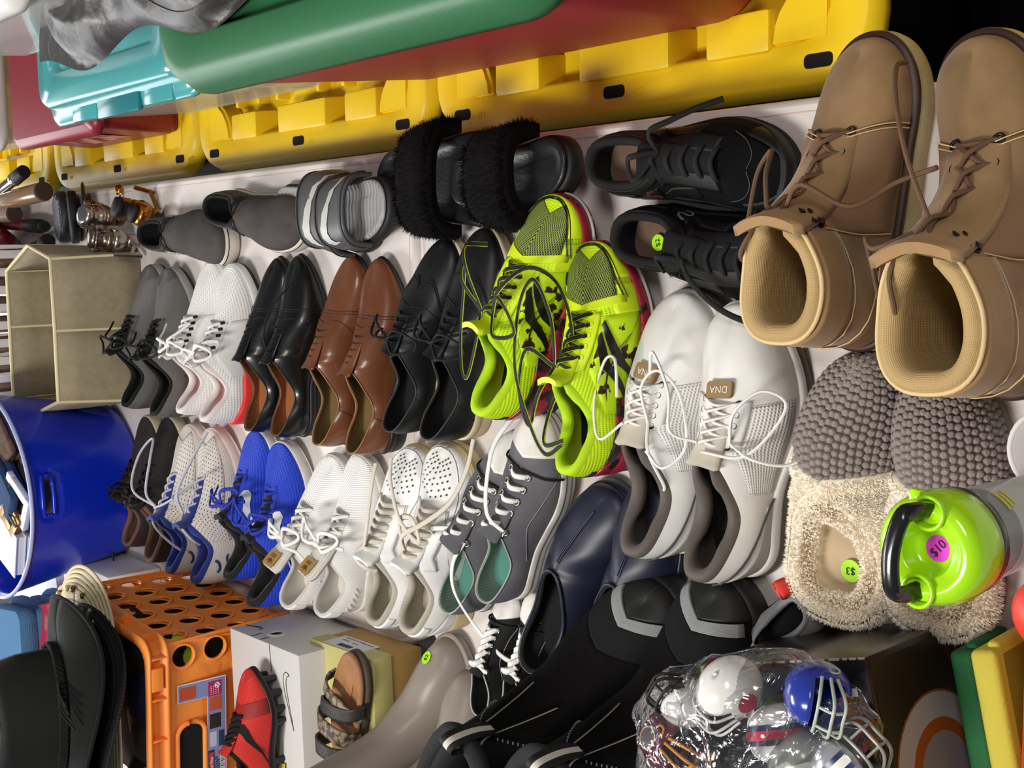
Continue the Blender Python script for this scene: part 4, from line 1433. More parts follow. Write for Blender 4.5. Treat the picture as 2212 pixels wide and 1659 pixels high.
for lb, a, b, sd in (('black canvas high-top with white laces, the far one under the grey canvas shoes', (-0.451, 1.214, 0.770), (-0.624, 1.233, 0.840), 1),
                     ('black canvas high-top with white laces, the near one beside the black winter boots', (-0.449, 1.154, 0.770), (-0.616, 1.170, 0.840), -1)):
    canvas(lb, 'black canvas high-tops', a, b, sd, 6, M_bcanvas, M_dark_in, M_dark_in, None, high=True)

# --- grey slip-ons
M_char = mat('charcoal_canvas', '#4a4543', .85, bump='weave', scale=300, strength=.3, col2='#3a3635', mix=20)
M_vsole = mat('offwhite_sidewall', '#cfc8ba', .55)
for lb, a, b, sd in (('charcoal canvas slip-on shoe, the far one beside the fishing reels', (0.039, 1.946, 0.770), (0.051, 2.211, 0.825), 1),
                     ('charcoal canvas slip-on shoe, the one beside the grey slides', (0.045, 1.686, 0.770), (0.092, 1.943, 0.825), -1)):
    o, S = shoe('slip_on_shoe', lb, 'charcoal slip-on shoes', a, b, sd, zH=.082, zM=.066, zT=.088, xt=.44, wb=.104, wh=.074, wc=.035, sole_h=.026, sole_b=.026, sole_t=.028, spring=.004, toe_n=2.8, toe_m=2.2, pad=.004,
                ridge=((.54, .080), (.68, .068), (.84, .060), (.95, .050)))
    S.upper(M_char, o)
    S.lining(M_dark_in, o)
    S.insole(M_dark_in, o)
    S.sole(M_vsole, o, 'sidewall', lip=.003)
    S.sole(M_black_lace, o, 'black_line', lo=.86, hi=.93, flare=.0048, lip=0, bulge=0)
    S.patch('elastic_gore', M_dark_in, o, .36, .44, .45, lambda t: .97, off=.0010, label='black elastic side gore')
    S.patch('collar_band', M_char, o, .0, .40, .82, .98, off=.0015)
    S.line('seam', M_black_lace, o, [(.44, .42), (.455, .7), (.49, .98)], .0012)
    bm = bmesh.new()
    add_box(bm, (0, 0, 0), (.008, .0006, .012), 0)
    tg = from_bm('side_tag', bm, mat('tag_white', '#cfcdca', .6), o, label='tiny white side tag')
    p, n = S.ev(.35, .55, -1, .0012), S.nv(.35, .55, -1)
    tg.matrix_local = frame_at(p, n, (0, 0, 1)) @ Matrix.Rotation(PI / 2, 4, 'X')

# --- slides: footbed and strap
def slab(S, m, parent, name, z0, z1, inset=0.0, x0=0.0, x1=1.0, label=None, dome=0.0, cup=0.0):
    L = S.L
    a = np.linspace(0, PI, 30)
    xs = L * (x0 + (x1 - x0) * (1 - np.cos(a)) / 2)
    ring = [(x, float(S.w(x))) for x in xs] + [(x, -float(S.w(x))) for x in xs[::-1][1:-1]]
    def at(p, off, z):
        x, w = p
        cx = min(max(x, .13 * L), .8 * L)
        l = math.hypot(x - cx, w) + 1e-9
        return np.array((x - (x - cx) / l * off, w - w / l * off + float(S.yc(x)), z + float(S.zbot(x))))
    r = min(.004, (z1 - z0) * .4)
    rows = [[at(p, inset + r, z0) for p in ring], [at(p, inset, z0 + r) for p in ring], [at(p, inset - dome, (z0 + z1) / 2) for p in ring], [at(p, inset, z1 - r) for p in ring], [at(p, inset + r, z1) for p in ring],
            [at(p, inset + .012, z1 - cup) for p in ring], [at(p, inset + .024, z1 - cup) for p in ring]]
    g = Geo()
    g.rings(rows)
    # uv along the length for ribs
    g.uv = [(v[0], v[1]) for v in g.v]
    return g.out(name, m, parent, label=label, recalc=True)

def arch(S, m, parent, name, xa, xb, h, top0, off=.004, thick=.005, label=None, skew=0.0, n=17, ym=1.0, nx=7, sag=0.0):
    """band over the footbed from side to side between xa and xb (fractions)"""
    L = S.L
    def P(x, t, r):
        a = PI * t
        xx = (x + skew * (t - .5)) * L
        w = float(S.w(min(max(xx, .05 * L), .95 * L))) * ym + off
        y = math.cos(a)
        y = math.copysign(abs(y) ** .75, y) * (w + r)
        z = top0 + (h + r) * math.sin(a) ** .62
        return np.array((xx, y + float(S.yc(xx)), z))
    rows = []
    xs = np.linspace(xa, xb, nx)
    for x in xs:
        e = 1 - abs(2 * (x - xa) / (xb - xa) - 1) ** 6
        rows.append([P(x, t, thick * .5 + sag * e) for t in np.linspace(0, 1, n)])
    for x in xs[::-1]:
        rows.append([P(x, t, -thick * .5) for t in np.linspace(0, 1, n)])
    g = Geo()
    g.grid(rows, closed_i=True, uv=[[(i * .01, j * .008) for j in range(n)] for i in range(len(rows))])
    g.out(name, m, parent, label=label, recalc=True)
    return P

M_slide = mat('grey_slide_strap', '#4b4c4f', .45, bump='noise', scale=300, strength=.1)
M_slide_bed = mat('silver_footbed', '#a3a3a4', .5, bump='rib', scale=36, strength=1.0)
M_slide_sole = mat('dark_slide_sole', '#232426', .6)
def slide(lbl, toe, heel, side, lift):
    o, S = shoe('slide_sandal', lbl, 'grey slides', toe, heel, side, cat='sandal', wb=.118, wh=.092, toe_n=2.8, toe_m=2.3, spring=.004, lift=lift)
    slab(S, M_slide_sole, o, 'sole', 0, .022)
    slab(S, M_slide_bed, o, 'footbed', .0215, .030, inset=.004, cup=.004)
    P = arch(S, M_slide, o, 'strap', .50, .80, .050, .020, thick=.006)
    S2 = [(a, b) for a, b in SWOOSH]
    g = Geo()
    G = []
    for a, b in S2:
        row = []
        for q in (a, b):
            # long axis of the mark across the strap
            t = .5 - q[0] * 5.0
            row.append(P(.66 + (q[1] - .008) * 5.5, min(max(t, .02), .98), .0042))
        row.insert(1, P(.66 + ((a[1] + b[1]) / 2 - .008) * 5.5, min(max(.5 - (a[0] + b[0]) * 2.5, .02), .98), .0046))
        G.append(row)
    g.grid(G)
    g.out('swoosh', mat('silver_print', '#b9b9b4', .4), o, label='silver swoosh across the strap')
    for x in (.515, .785):
        g = Geo()
        g.tube([P(x, t, .004) for t in np.linspace(0.02, .98, 20)], .0012, n=5)
        g.out('edge_stitch', M_edge_gr, o)
    return o
slide('grey slide with silver swoosh, lying on top with its ribbed footbed showing', (0.063, 1.417, 0.770), (0.074, 1.659, 0.800), -1, .030)
slide('grey slide underneath, only its strap and edge showing beside the slip-ons', (0.064, 1.496, 0.760), (0.079, 1.781, 0.770), 1, 0)

# --- fluffy black slippers
M_fur = mat('black_fur', '#0b090a', .95, spec=.15)
def tufts(g, P, N, n, ln, wd, rnd, droop=.3, dirv=None):
    """n thin blades scattered over the quads of a point grid"""
    ni, nj = len(P), len(P[0])
    for _ in range(n):
        i, j = rnd.randrange(ni - 1), rnd.randrange(nj - 1)
        a, b = rnd.random(), rnd.random()
        p = (1-a)*(1-b)*P[i][j] + a*(1-b)*P[i+1][j] + (1-a)*b*P[i][j+1] + a*b*P[i+1][j+1]
        m = (1-a)*N[i][j] + a*N[i+1][j]
        d = m + np.array((rnd.uniform(-.7, .7), rnd.uniform(-.7, .7), rnd.uniform(-.6, .5)))
        d /= np.linalg.norm(d)
        l = ln * rnd.uniform(.6, 1.3)
        s = np.cross(d, (rnd.uniform(-1, 1), rnd.uniform(-1, 1), rnd.uniform(-1, 1)))
        s = s / (np.linalg.norm(s) + 1e-9) * wd
        k = len(g.v)
        g.v += [tuple(p - s), tuple(p + s), tuple(p + d * l)]
        g.uv += [(0, 0)] * 3
        g.f.append((k, k + 1, k + 2))

def fur_on(name, P, m, parent, n, ln, wd, seed, c=None):
    P = [[np.array(q) for q in r] for r in P]
    A = np.array(P)
    nn = np.cross(np.gradient(A, axis=0), np.gradient(A, axis=1))
    nn /= np.linalg.norm(nn, axis=2, keepdims=True) + 1e-9
    if c is not None:
        s = np.sum((A - np.array(c)) * nn, axis=2, keepdims=True)
        nn = np.where(s < 0, -nn, nn)
    g = Geo()
    tufts(g, P, nn, n, ln, wd, random.Random(seed))
    return g.out(name, m, parent, kind='stuff')

M_sl_bed = mat('black_leather_bed', '#1b1c1f', .38, bump='noise', scale=220, strength=.25)
def fluffy(lbl, toe, heel, side, lift, seed, ring, s0=.42, s1=.76):
    o, S = shoe('fluffy_slipper', lbl, 'fluffy black slippers', toe, heel, side, cat='slipper', wb=.112, wh=.092, toe_n=2.6, toe_m=2.2, spring=.004, lift=lift)
    slab(S, M_blackrub, o, 'sole', 0, .026)
    slab(S, M_sl_bed, o, 'footbed', .0255, .034, inset=.004, cup=.006)
    P = arch(S, M_fur, o, 'strap', s0, s1, .052, .026, thick=.016, off=.008, sag=.006)
    rows = [[P(x, t, .008) for t in np.linspace(0, 1, 25)] for x in np.linspace(s0, s1, 11)]
    fur_on('fur', rows, M_fur, o, 5200, .010, .0007, seed, (S.L * .6, 0, 0))
    if ring:
        rim = []
        for a in np.linspace(-2.2, 2.2, 40):
            x = S.L * (.20 - .20 * math.cos(a))
            w = float(S.w(max(x, .004)))
            rim.append(np.array((x + .004, math.copysign(w, a), .034)))
        g = Geo()
        g.tube(rim, .014, .012, n=8)
        g.out('fur_edge', M_fur, o)
        rows = [[p + np.array((.013 * math.cos(q) * (p[0] - .06) / .09, .013 * math.cos(q) * np.sign(p[1]) * .8, .011 * math.sin(q))) for q in np.linspace(-.5, 3.4, 7)] for p in rim]
        fur_on('edge_fur', rows, M_fur, o, 2500, .009, .0007, seed + 1, (S.L * .3, 0, 0))
    return o
fluffy('fluffy black slipper on top of its mate, its strap at the middle of the pair', (0.098, 1.042, 0.795), (0.096, 1.272, 0.820), -1, .030, 1, False)
fluffy('fluffy black slipper underneath, its fur strap nearest the grey slides', (0.094, 1.140, 0.760), (0.105, 1.480, 0.770), 1, 0, 2, False, .36, .57)

# --- knit slippers with fleece collars
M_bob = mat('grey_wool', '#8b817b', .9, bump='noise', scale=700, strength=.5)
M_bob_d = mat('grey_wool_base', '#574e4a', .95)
M_fleece = mat('cream_fleece', '#f4e9d4', .95, bump='noise', scale=260, strength=.3, spec=.1)
M_pile = mat('cream_pile', '#fff6e6', 1.0, spec=0.0)
def knit_slipper(lbl, toe, heel, side, seed, stick):
    o, S = shoe('knit_slipper', lbl, 'grey knit slippers with fleece collars', toe, heel, side, cat='slipper', wb=.128, wh=.120, zH=.052, zM=.046, zT=.072, xt=.47, wc=.068, toe_n=2.5, toe_m=2.1, sole_h=.016, sole_b=.014, sole_t=.014, spring=.003, pad=.004,
                ridge=((.53, .086), (.66, .090), (.84, .076), (.95, .056)), ball=.66, cmix=.5)
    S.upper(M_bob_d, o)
    S.sole(mat('taupe_sole', '#6b625b', .8), o, 'sole')
    S.lining(M_fleece, o)
    S.insole(mat('cream_felt', '#bfa98a', .9, bump='noise', scale=300, strength=.3), o, lift=.008, label='flattened tan insole')
    # knitted bobbles, rows along the foot
    g = Geo()
    rnd = random.Random(seed)
    for sg in (1, -1):
        row = 0
        u = .05
        while u < 1.0:
            k = .50 if row % 2 else .507
            while k < .995:
                p = S.ev(k, min(u, .995), sg, .0)
                p2 = S.ev(min(k + .01, 1), min(u, .995), sg, 0)
                step = .0092 * S.f / max(np.linalg.norm(p2 - p) / .01, .02)
                n = S.nv(k, min(u, .99), sg)
                n /= np.linalg.norm(n) + 1e-9
                t = (p2 - p) / (np.linalg.norm(p2 - p) + 1e-9)
                s = np.cross(n, t)
                R = .0049 * S.f * rnd.uniform(.92, 1.08)
                rings = []
                for a, h in ((1.0, -.1), (.92, .45), (.5, .92)):
                    rings.append([p + (t * math.cos(q) * .95 + s * math.sin(q)) * R * a + n * R * .85 * h for q in [2 * PI * j / 7 for j in range(7)]])
                g.rings(rings, cap0=False)
                k += min(max(step, .008), .06)
            pu = S.ev(.72, min(u + .05, 1), sg) - S.ev(.72, u, sg)
            u += .0086 * S.f / max(np.linalg.norm(pu) / .05, .02)
            row += 1
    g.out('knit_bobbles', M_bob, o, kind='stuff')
    # fleece cuff in front of the opening and fleece roll around it
    S.patch('fleece_cuff', M_fleece, o, .42, .565, .10, .995, off=.008, nk=10, nu=8)
    S.patch('fleece_roll', M_fleece, o, 0, .45, .20, .98, off=.003, nk=18, nu=5)
    rows = []
    for sg in (1, -1):
        rows = [[S.ev(k, u, sg, .009) for u in np.linspace(.1, 1, 10)] for k in np.linspace(.42, .565, 12)]
        fur_on('fleece_pile', rows, M_pile, o, 3000, .0045, .0009, seed + sg, (S.L * .55, 0, .03))
        rows = [[S.ev(k, u, sg, .007) for u in np.linspace(.3, 1, 6)] for k in np.linspace(0, .44, 24)]
        fur_on('fleece_pile', rows, M_pile, o, 2000, .0045, .0008, seed + 7 + sg, (S.L * .25, 0, .02))
        rows = []
        for k in range(0, KC + 1):
            P = S.G[sg][k, -1]
            cx = np.clip(P[0], S.xb + .35 * (S.xt - S.xb), S.xb + .7 * (S.xt - S.xb))
            inw = np.array((cx - P[0], S.yc(P[0]) - P[1], 0))
            inw /= np.linalg.norm(inw) + 1e-9
            rows.append([P + inw * a * .012 + np.array((0, 0, b * .012)) for a, b in ((-.4, .3), (.2, .9), (1, 1), (1.8, .5), (2, -.6))])
        fur_on('fleece_pile', rows, M_pile, o, 3200, .0036, .0010, seed + 13 + sg)
    if stick:
        M = Matrix.Translation((.175 * S.L, -.006, float(S.ztop(.175 * S.L)) + .0125)) @ Matrix.Rotation(PI / 2 - o.rotation_euler.z, 4, 'Z')
        sticker(o, M, 'round green $3 sticker', '$3', r=.0115)
    return o
knit_slipper('grey knit slipper with $3 sticker on its insole, beside the white golf shoes', (-0.103, 0.671, 0.770), (-0.367, 0.684, 0.800), 1, 3, True)
knit_slipper('grey knit slipper half hidden by the green-lidded bottle', (-0.113, 0.570, 0.770), (-0.358, 0.580, 0.800), -1, 4, False)

# --- black winter boots
M_wb = mat('black_softshell', '#0b0b0c', .8, spec=.2, bump='noise', scale=240, strength=.15)
M_wb_s = mat('black_boot_suede', '#0d0c0c', .95, bump='noise', scale=90, strength=.6, spec=.1)
M_wb_in = mat('boot_fleece', '#1d1f20', .95, bump='noise', scale=120, strength=.4)
M_reflect = mat('grey_reflective', '#8b8d8e', .5, bump='weave', scale=220, strength=.6)
M_web = stripe_mat('striped_webbing', ['#131313', '#c9c4b9', '#131313'], .024, axis=1)
def winter_boot(lbl, toe, heel, side, seed):
    o, S = shoe('winter_boot', lbl, 'black winter boots', toe, heel, side, cat='boot', xb=.03, xt=.47, wc=.056, zH=.225, zM=.222, zT=.232, wb=.112, wh=.090, toe_n=2.5, toe_m=2.1,
                ridge=((.50, .195), (.55, .150), (.62, .120), (.72, .096), (.86, .080), (.95, .060)), sole_h=.034, sole_b=.030, sole_t=.028, pad=.010, cmix=.05, bulge=.002, hexp=.9)
    S.upper(M_wb, o)
    S.lining(M_wb_in, o)
    S.insole(M_wb_in, o)
    S.sole(M_blackrub, o, 'sole', flare=.006)
    S.patch('suede_vamp', M_wb_s, o, .50, .74, .10, .99, off=.002)
    S.patch('softshell_vamp', M_wb, o, .74, .84, .0, .99, off=.003)
    S.patch('reflective_band', M_reflect, o, .84, .875, .25, .99, off=.0042, label='grey reflective band')
    S.patch('toe_rubber', M_blackrub, o, .88, 1, 0, .96, off=.003)
    S.patch('heel_rubber', M_blackrub, o, 0, .22, 0, .22, off=.003)
    g = Geo()
    P = [S.G[1][k, -1] for k in range(KC, -1, -1)] + [S.G[-1][k, -1] for k in range(1, KC + 1)]
    g.tube([p + np.array((0, 0, .006)) for p in P], .011, .011, n=8)
    g.out('padded_cuff', M_wb_in, o)
    for pts in ([(.30, .62), (.40, .55), (.46, .62), (.50, .80)],):
        g = Geo()
        for sg in (1, -1):
            for c in crom([(k, u, 0) for k, u in pts], 7):
                p, n = S.ev(c[0], c[1], sg, .0012), S.nv(c[0], c[1], sg)
                g.tube([p, p + A3((0.0035, 0, .0015))], .0011, n=4)
        g.out('stitch_row', mat('pale_stitch', '#7c7a72', .8), o)
    # striped webbing: loop at the front of the cuff and a line down the side
    f = S.ev(.50, 1, 1, .004)
    up = A3((0, 0, 1.0))
    def strip(name, pts, w, wdir):
        g = Geo()
        C = crom(pts, 6)
        G = [[c + A3(wdir) * w * t for t in np.linspace(-1, 1, 4)] for c in C]
        g.grid(G, uv=[[(i * .004, (j + .02) * .00793) for j in range(4)] for i in range(len(G))])
        ob = g.out(name, M_web, o)
        md = ob.modifiers.new('thickness', 'SOLIDIFY')
        md.thickness = .0016
        return ob
    strip('pull_loop', [f + A3((.002, 0, -.035)), f + A3((.010, 0, .0)), f + A3((.008, 0, .030)), f + A3((-.002, 0, .034)), f + A3((-.006, 0, .012)), f + A3((-.004, 0, -.02))], .011, (0, 1, 0))
    for sg in (1, -1):
        pts = [S.ev(k, u, sg, .003) for k, u in ((.47, .99), (.505, .90), (.535, .82), (.565, .76))]
        g = Geo()
        G = [[c + S.nv(.52, .85, sg) * .0 + A3((.5, 0, .86)) * .006 * t for t in np.linspace(-1, 1, 4)] for c in crom(pts, 5)]
        g.grid(G, uv=[[(i * .004, (j + .02) * .00793) for j in range(4)] for i in range(len(G))])
        g.out('side_trim', M_web, o)
    return o
winter_boot('black winter boot with grey reflective band, the far one beside the navy boots', (-0.378, 0.921, 0.780), (-0.666, 1.071, 0.740), 1, 1)
winter_boot('black winter boot with grey reflective band, the near one under the bag of helmets', (-0.368, 0.803, 0.780), (-0.648, 0.940, 0.740), -1, 2)

# --- rubber boots
def welly(lbl, grp, name, toe, heel, side, m, lining, shaft, hole=False, stick=None, **kw):
    sp = dict(xb=.05, xt=.46, wc=.052, zH=shaft, zM=shaft * .995, zT=shaft * 1.01, wb=.098, wh=.080, toe_n=2.4, toe_m=2.0,
              ridge=((.50, shaft * .72), (.545, shaft * .5), (.60, .118), (.68, .092), (.82, .072), (.95, .050)), sole_h=.020, sole_b=.014, sole_t=.014, spring=.008, pad=.002, cmix=.0, hexp=.75, bulge=.0, flare=.005)
    sp.update(kw)
    o, S = shoe(name, lbl, grp, toe, heel, side, cat='boot', **sp)
    S.upper(m, o)
    S.lining(lining, o)
    S.insole(lining, o)
    S.sole(m, o, 'sole', flare=.004)
    S.sole(mat('welly_welt', '#8a8176', .5) if not hole else m, o, 'welt_ridge', lo=.82, hi=1.0, flare=.006)
    g = Geo()
    P = [S.G[1][k, -1] for k in range(KC, -1, -1)] + [S.G[-1][k, -1] for k in range(1, KC + 1)]
    g.tube(P, .003, n=6)
    g.out('top_rim', m, o)
    if hole:
        for sg in (1, -1):
            S.patch('painted_grip_opening', M_dark_in, o, .22, .40, lambda t: .80 - .07 * math.sin(PI * t) ** .4, lambda t: .80 + .10 * math.sin(PI * t) ** .4, sides=(sg,), off=.0012, label='dark grip opening')  # dark overlay paints the shade of an opening
            g = Geo()
            C = [(.31 + .09 * math.cos(a), .815 + .085 * math.sin(a)) for a in np.linspace(0, 2 * PI, 25)]
            g.tube([S.ev(k, u, sg, .0015) for k, u in C], .0022, n=5)
            g.out('grip_rim', m, o)
    if stick:
        k, u = stick
        p, n = S.ev(k, u, 1, .0008), S.nv(k, u, 1)
        M = frame_at(p, n, (0, 1, .2))
        sticker(o, M, 'green $2 sticker', '$2', r=.0095)
    return o
M_taupe = mat('taupe_rubber', '#8b8178', .38)
M_taupe_in = mat('taupe_boot_lining', '#5d554d', .9)
welly('tall taupe rubber boot with green $2 sticker, beside the olive shoe box', 'taupe rubber boots', 'rubber_boot', (-0.548, 1.351, 0.760), (-0.824, 1.387, 0.740), 1, M_taupe, M_taupe_in, .30, stick=(.90, .78))
welly('tall taupe rubber boot, the nearer one half behind the black high-tops and winter boot', 'taupe rubber boots', 'rubber_boot', (-0.588, 1.291, 0.760), (-0.840, 1.306, 0.740), -1, M_taupe, M_taupe_in, .30)
M_navy = mat('navy_rubber', '#1b1d30', .42)
for lb, a, b, sd in (('plain navy slip-on shoe, the far one beside the grey canvas shoe', (-0.280, 1.014, 0.770), (-0.532, 1.129, 0.805), 1),
                     ('plain navy slip-on shoe, the near one under the heels of the golf shoes', (-0.276, 0.925, 0.770), (-0.526, 1.026, 0.805), -1)):
    o, S = shoe('slip_on_shoe', lb, 'plain navy slip-on shoes', a, b, sd, zH=.068, zM=.056, zT=.076, xt=.56, wb=.102, wh=.078, wc=.036, sole_h=.022, sole_b=.020, sole_t=.020, spring=.004, pad=.003,
                ridge=((.62, .074), (.72, .066), (.84, .058), (.95, .046)))
    S.upper(M_navy, o)
    S.lining(M_dark_in, o)
    S.insole(M_dark_in, o)
    S.sole(M_navy, o, 'sole', lip=.003)
    S.line('instep_ridge', M_navy, o, [(.55, .98), (.70, .985), (.86, .985)], .0012)
    g = Geo()
    P = [S.G[1][k, -1] + np.array((0, 0, .002)) for k in range(KC, -1, -1)] + [S.G[-1][k, -1] + np.array((0, 0, .002)) for k in range(1, KC + 1)]
    g.tube(P, .0022, n=6)
    g.out('topline', M_navy, o)

# --- grey mesh sneaker with red pull tab, heel towards the knit slippers
o, S = shoe('running_shoe', 'small grey mesh sneaker with red pull tab behind the black box', None, (-0.484, 0.855, 0.760), (-0.363, 0.716, 0.800), 1, wb=.10, wh=.082, wc=.036, zH=.075, zM=.06, zT=.08, pad=.006)
S.upper(mat('light_grey_mesh', '#a2a3a4', .7, bump='weave', scale=170, strength=.8), o)
S.lining(mat('grey_collar', '#85868a', .8), o)
S.insole(M_dark_in, o)
S.sole(M_blackrub, o, 'outsole')
g = Geo()
p = A3((S.xb + .012, -.026, .070 * S.f))
g.tube([p + A3((-.002, 0, -.02)), p + A3((-.006, 0, .004)), p + A3((.002, 0, .014)), p + A3((.006, 0, .0))], .010, .0014, n=6, smooth=4, up=(1, 0, 0))
g.out('pull_tab', mat('red_tab', '#d83a30', .6), o, label='red pull tab')

# --- red football cleat on the white shoe box
M_redk = mat('red_knit', '#d3332a', .7, bump='rib', scale=120, strength=.5)
o, S = shoe('football_cleat', 'red knit football cleat with black laces, standing on the white shoe box', None, (-0.636, 1.646, 0.915), (-0.827, 1.638, 0.990), -1, lift=.14 + .018, wb=.106, wh=.072, xt=.44, zH=.09, zT=.11, toe_n=2.1, toe_m=1.7, sole_h=.014, sole_b=.012, sole_t=.012, spring=.012)
S.upper(M_redk, o)
S.lining(M_dark_in, o)
S.insole(M_dark_in, o)
S.sole(mat('black_plate', '#17181a', .4), o, 'sole_plate', lip=.004, flare=.003)
for x, y in ((.12, 1), (.12, -1), (.24, 1), (.24, -1), (.58, 1), (.58, -1), (.68, 1.0), (.68, -1.0), (.80, .95), (.80, -.95), (.90, .7), (.90, -.7)):
    g = Geo()
    w = float(S.w(x * S.L)) * .80
    c = A3((x * S.L, y * w + float(S.yc(x * S.L)), float(S.zbot(x * S.L)) + .004))
    g.tube([c, c - A3((0, 0, .021 + float(S.zbot(x * S.L))))], .0075, n=8, taper=lambda t: 1 - .35 * t)
    g.out('stud', mat('black_plate', '#17181a'), o)
S.patch('check_band', net_mat('check_band', '#c8322a', '#3a1512', .0042, .3), o, .66, .76, .05, .99, off=.0006)
S.patch('toe_skin', mat('red_toe_skin', '#c52f28', .45), o, .90, 1, 0, .8, off=.0006)
sw = [((-a[0], a[1]), (-b[0], b[1])) for a, b in SWOOSH]
S.decal('swoosh', M_black_lace, o, .50, .42, -1, sw, size=.75, rot=.9)
S.laces(M_black_lace, o, .50, .68, 6, .80, .0032, .002, seed=3, rise=.004)
S.tongue(M_redk, o, .68, ext=.02, rise=1.0)

# --- strappy sandal on the olive shoe box
M_cork = mat('tan_footbed', '#a9794a', .6, bump='noise', scale=200, strength=.15, col2='#936640', mix=12)
M_snake = mat('snake_print', '#8f7d66', .5, col2='#3d332a', mix=110, lo=.44, hi=.56)
M_snake_g = net_mat('grey_snake_print', '#6e6b66', '#23211f', .0055, .25)
M_crackle = mat('dark_crackle', '#33302e', .5, bump='leather', scale=180, strength=.8)
def sandal(lbl, toe, heel, side, lift):
    o, S = shoe('strappy_sandal', lbl, 'snake print strappy sandals', toe, heel, side, cat='sandal', wb=.088, wh=.068, toe_n=2.4, toe_m=2.0, spring=.004, lift=lift)
    slab(S, mat('brown_sandal_sole', '#4f4136', .7), o, 'sole', 0, .014)
    slab(S, M_cork, o, 'footbed', .0135, .024, inset=.002, cup=.003)
    arch(S, M_crackle, o, 'strap', .62, .70, .028, .018, thick=.003, label='dark crackled strap', skew=.06)
    arch(S, M_crackle, o, 'strap', .40, .48, .040, .018, thick=.003, label='dark crackled strap', skew=.02)
    arch(S, M_snake, o, 'strap', .51, .60, .034, .018, thick=.003, label='brown snake print strap', skew=-.06)
    arch(S, M_snake_g, o, 'strap', .24, .34, .050, .018, thick=.003, label='grey snake print strap', skew=.34 * side)
    arch(S, M_snake, o, 'strap', .16, .28, .060, .018, thick=.003, label='brown snake print strap', skew=.20 * side)
    arch(S, M_snake, o, 'strap', .70, .76, .026, .018, thick=.003, label='brown snake print strap', skew=-.16 * side, n=13)
    g = Geo()
    pts = [(.008 * math.cos(a) * (1 - .05 * a), .008 * math.sin(a) * (1 - .05 * a), 0) for a in np.linspace(.6, 7.5, 30)]
    g.tube([A3((.30 * S.L + x, y, .0225)) for x, y, z in pts], .0009, n=5)
    g.out('curl_mark', M_dark_metal, o, label='dark curl mark')
    return o
sandal('snake print strappy sandal lying on the olive shoe box', (-0.574, 1.467, 0.855), (-0.841, 1.499, 0.855), 1, .094)

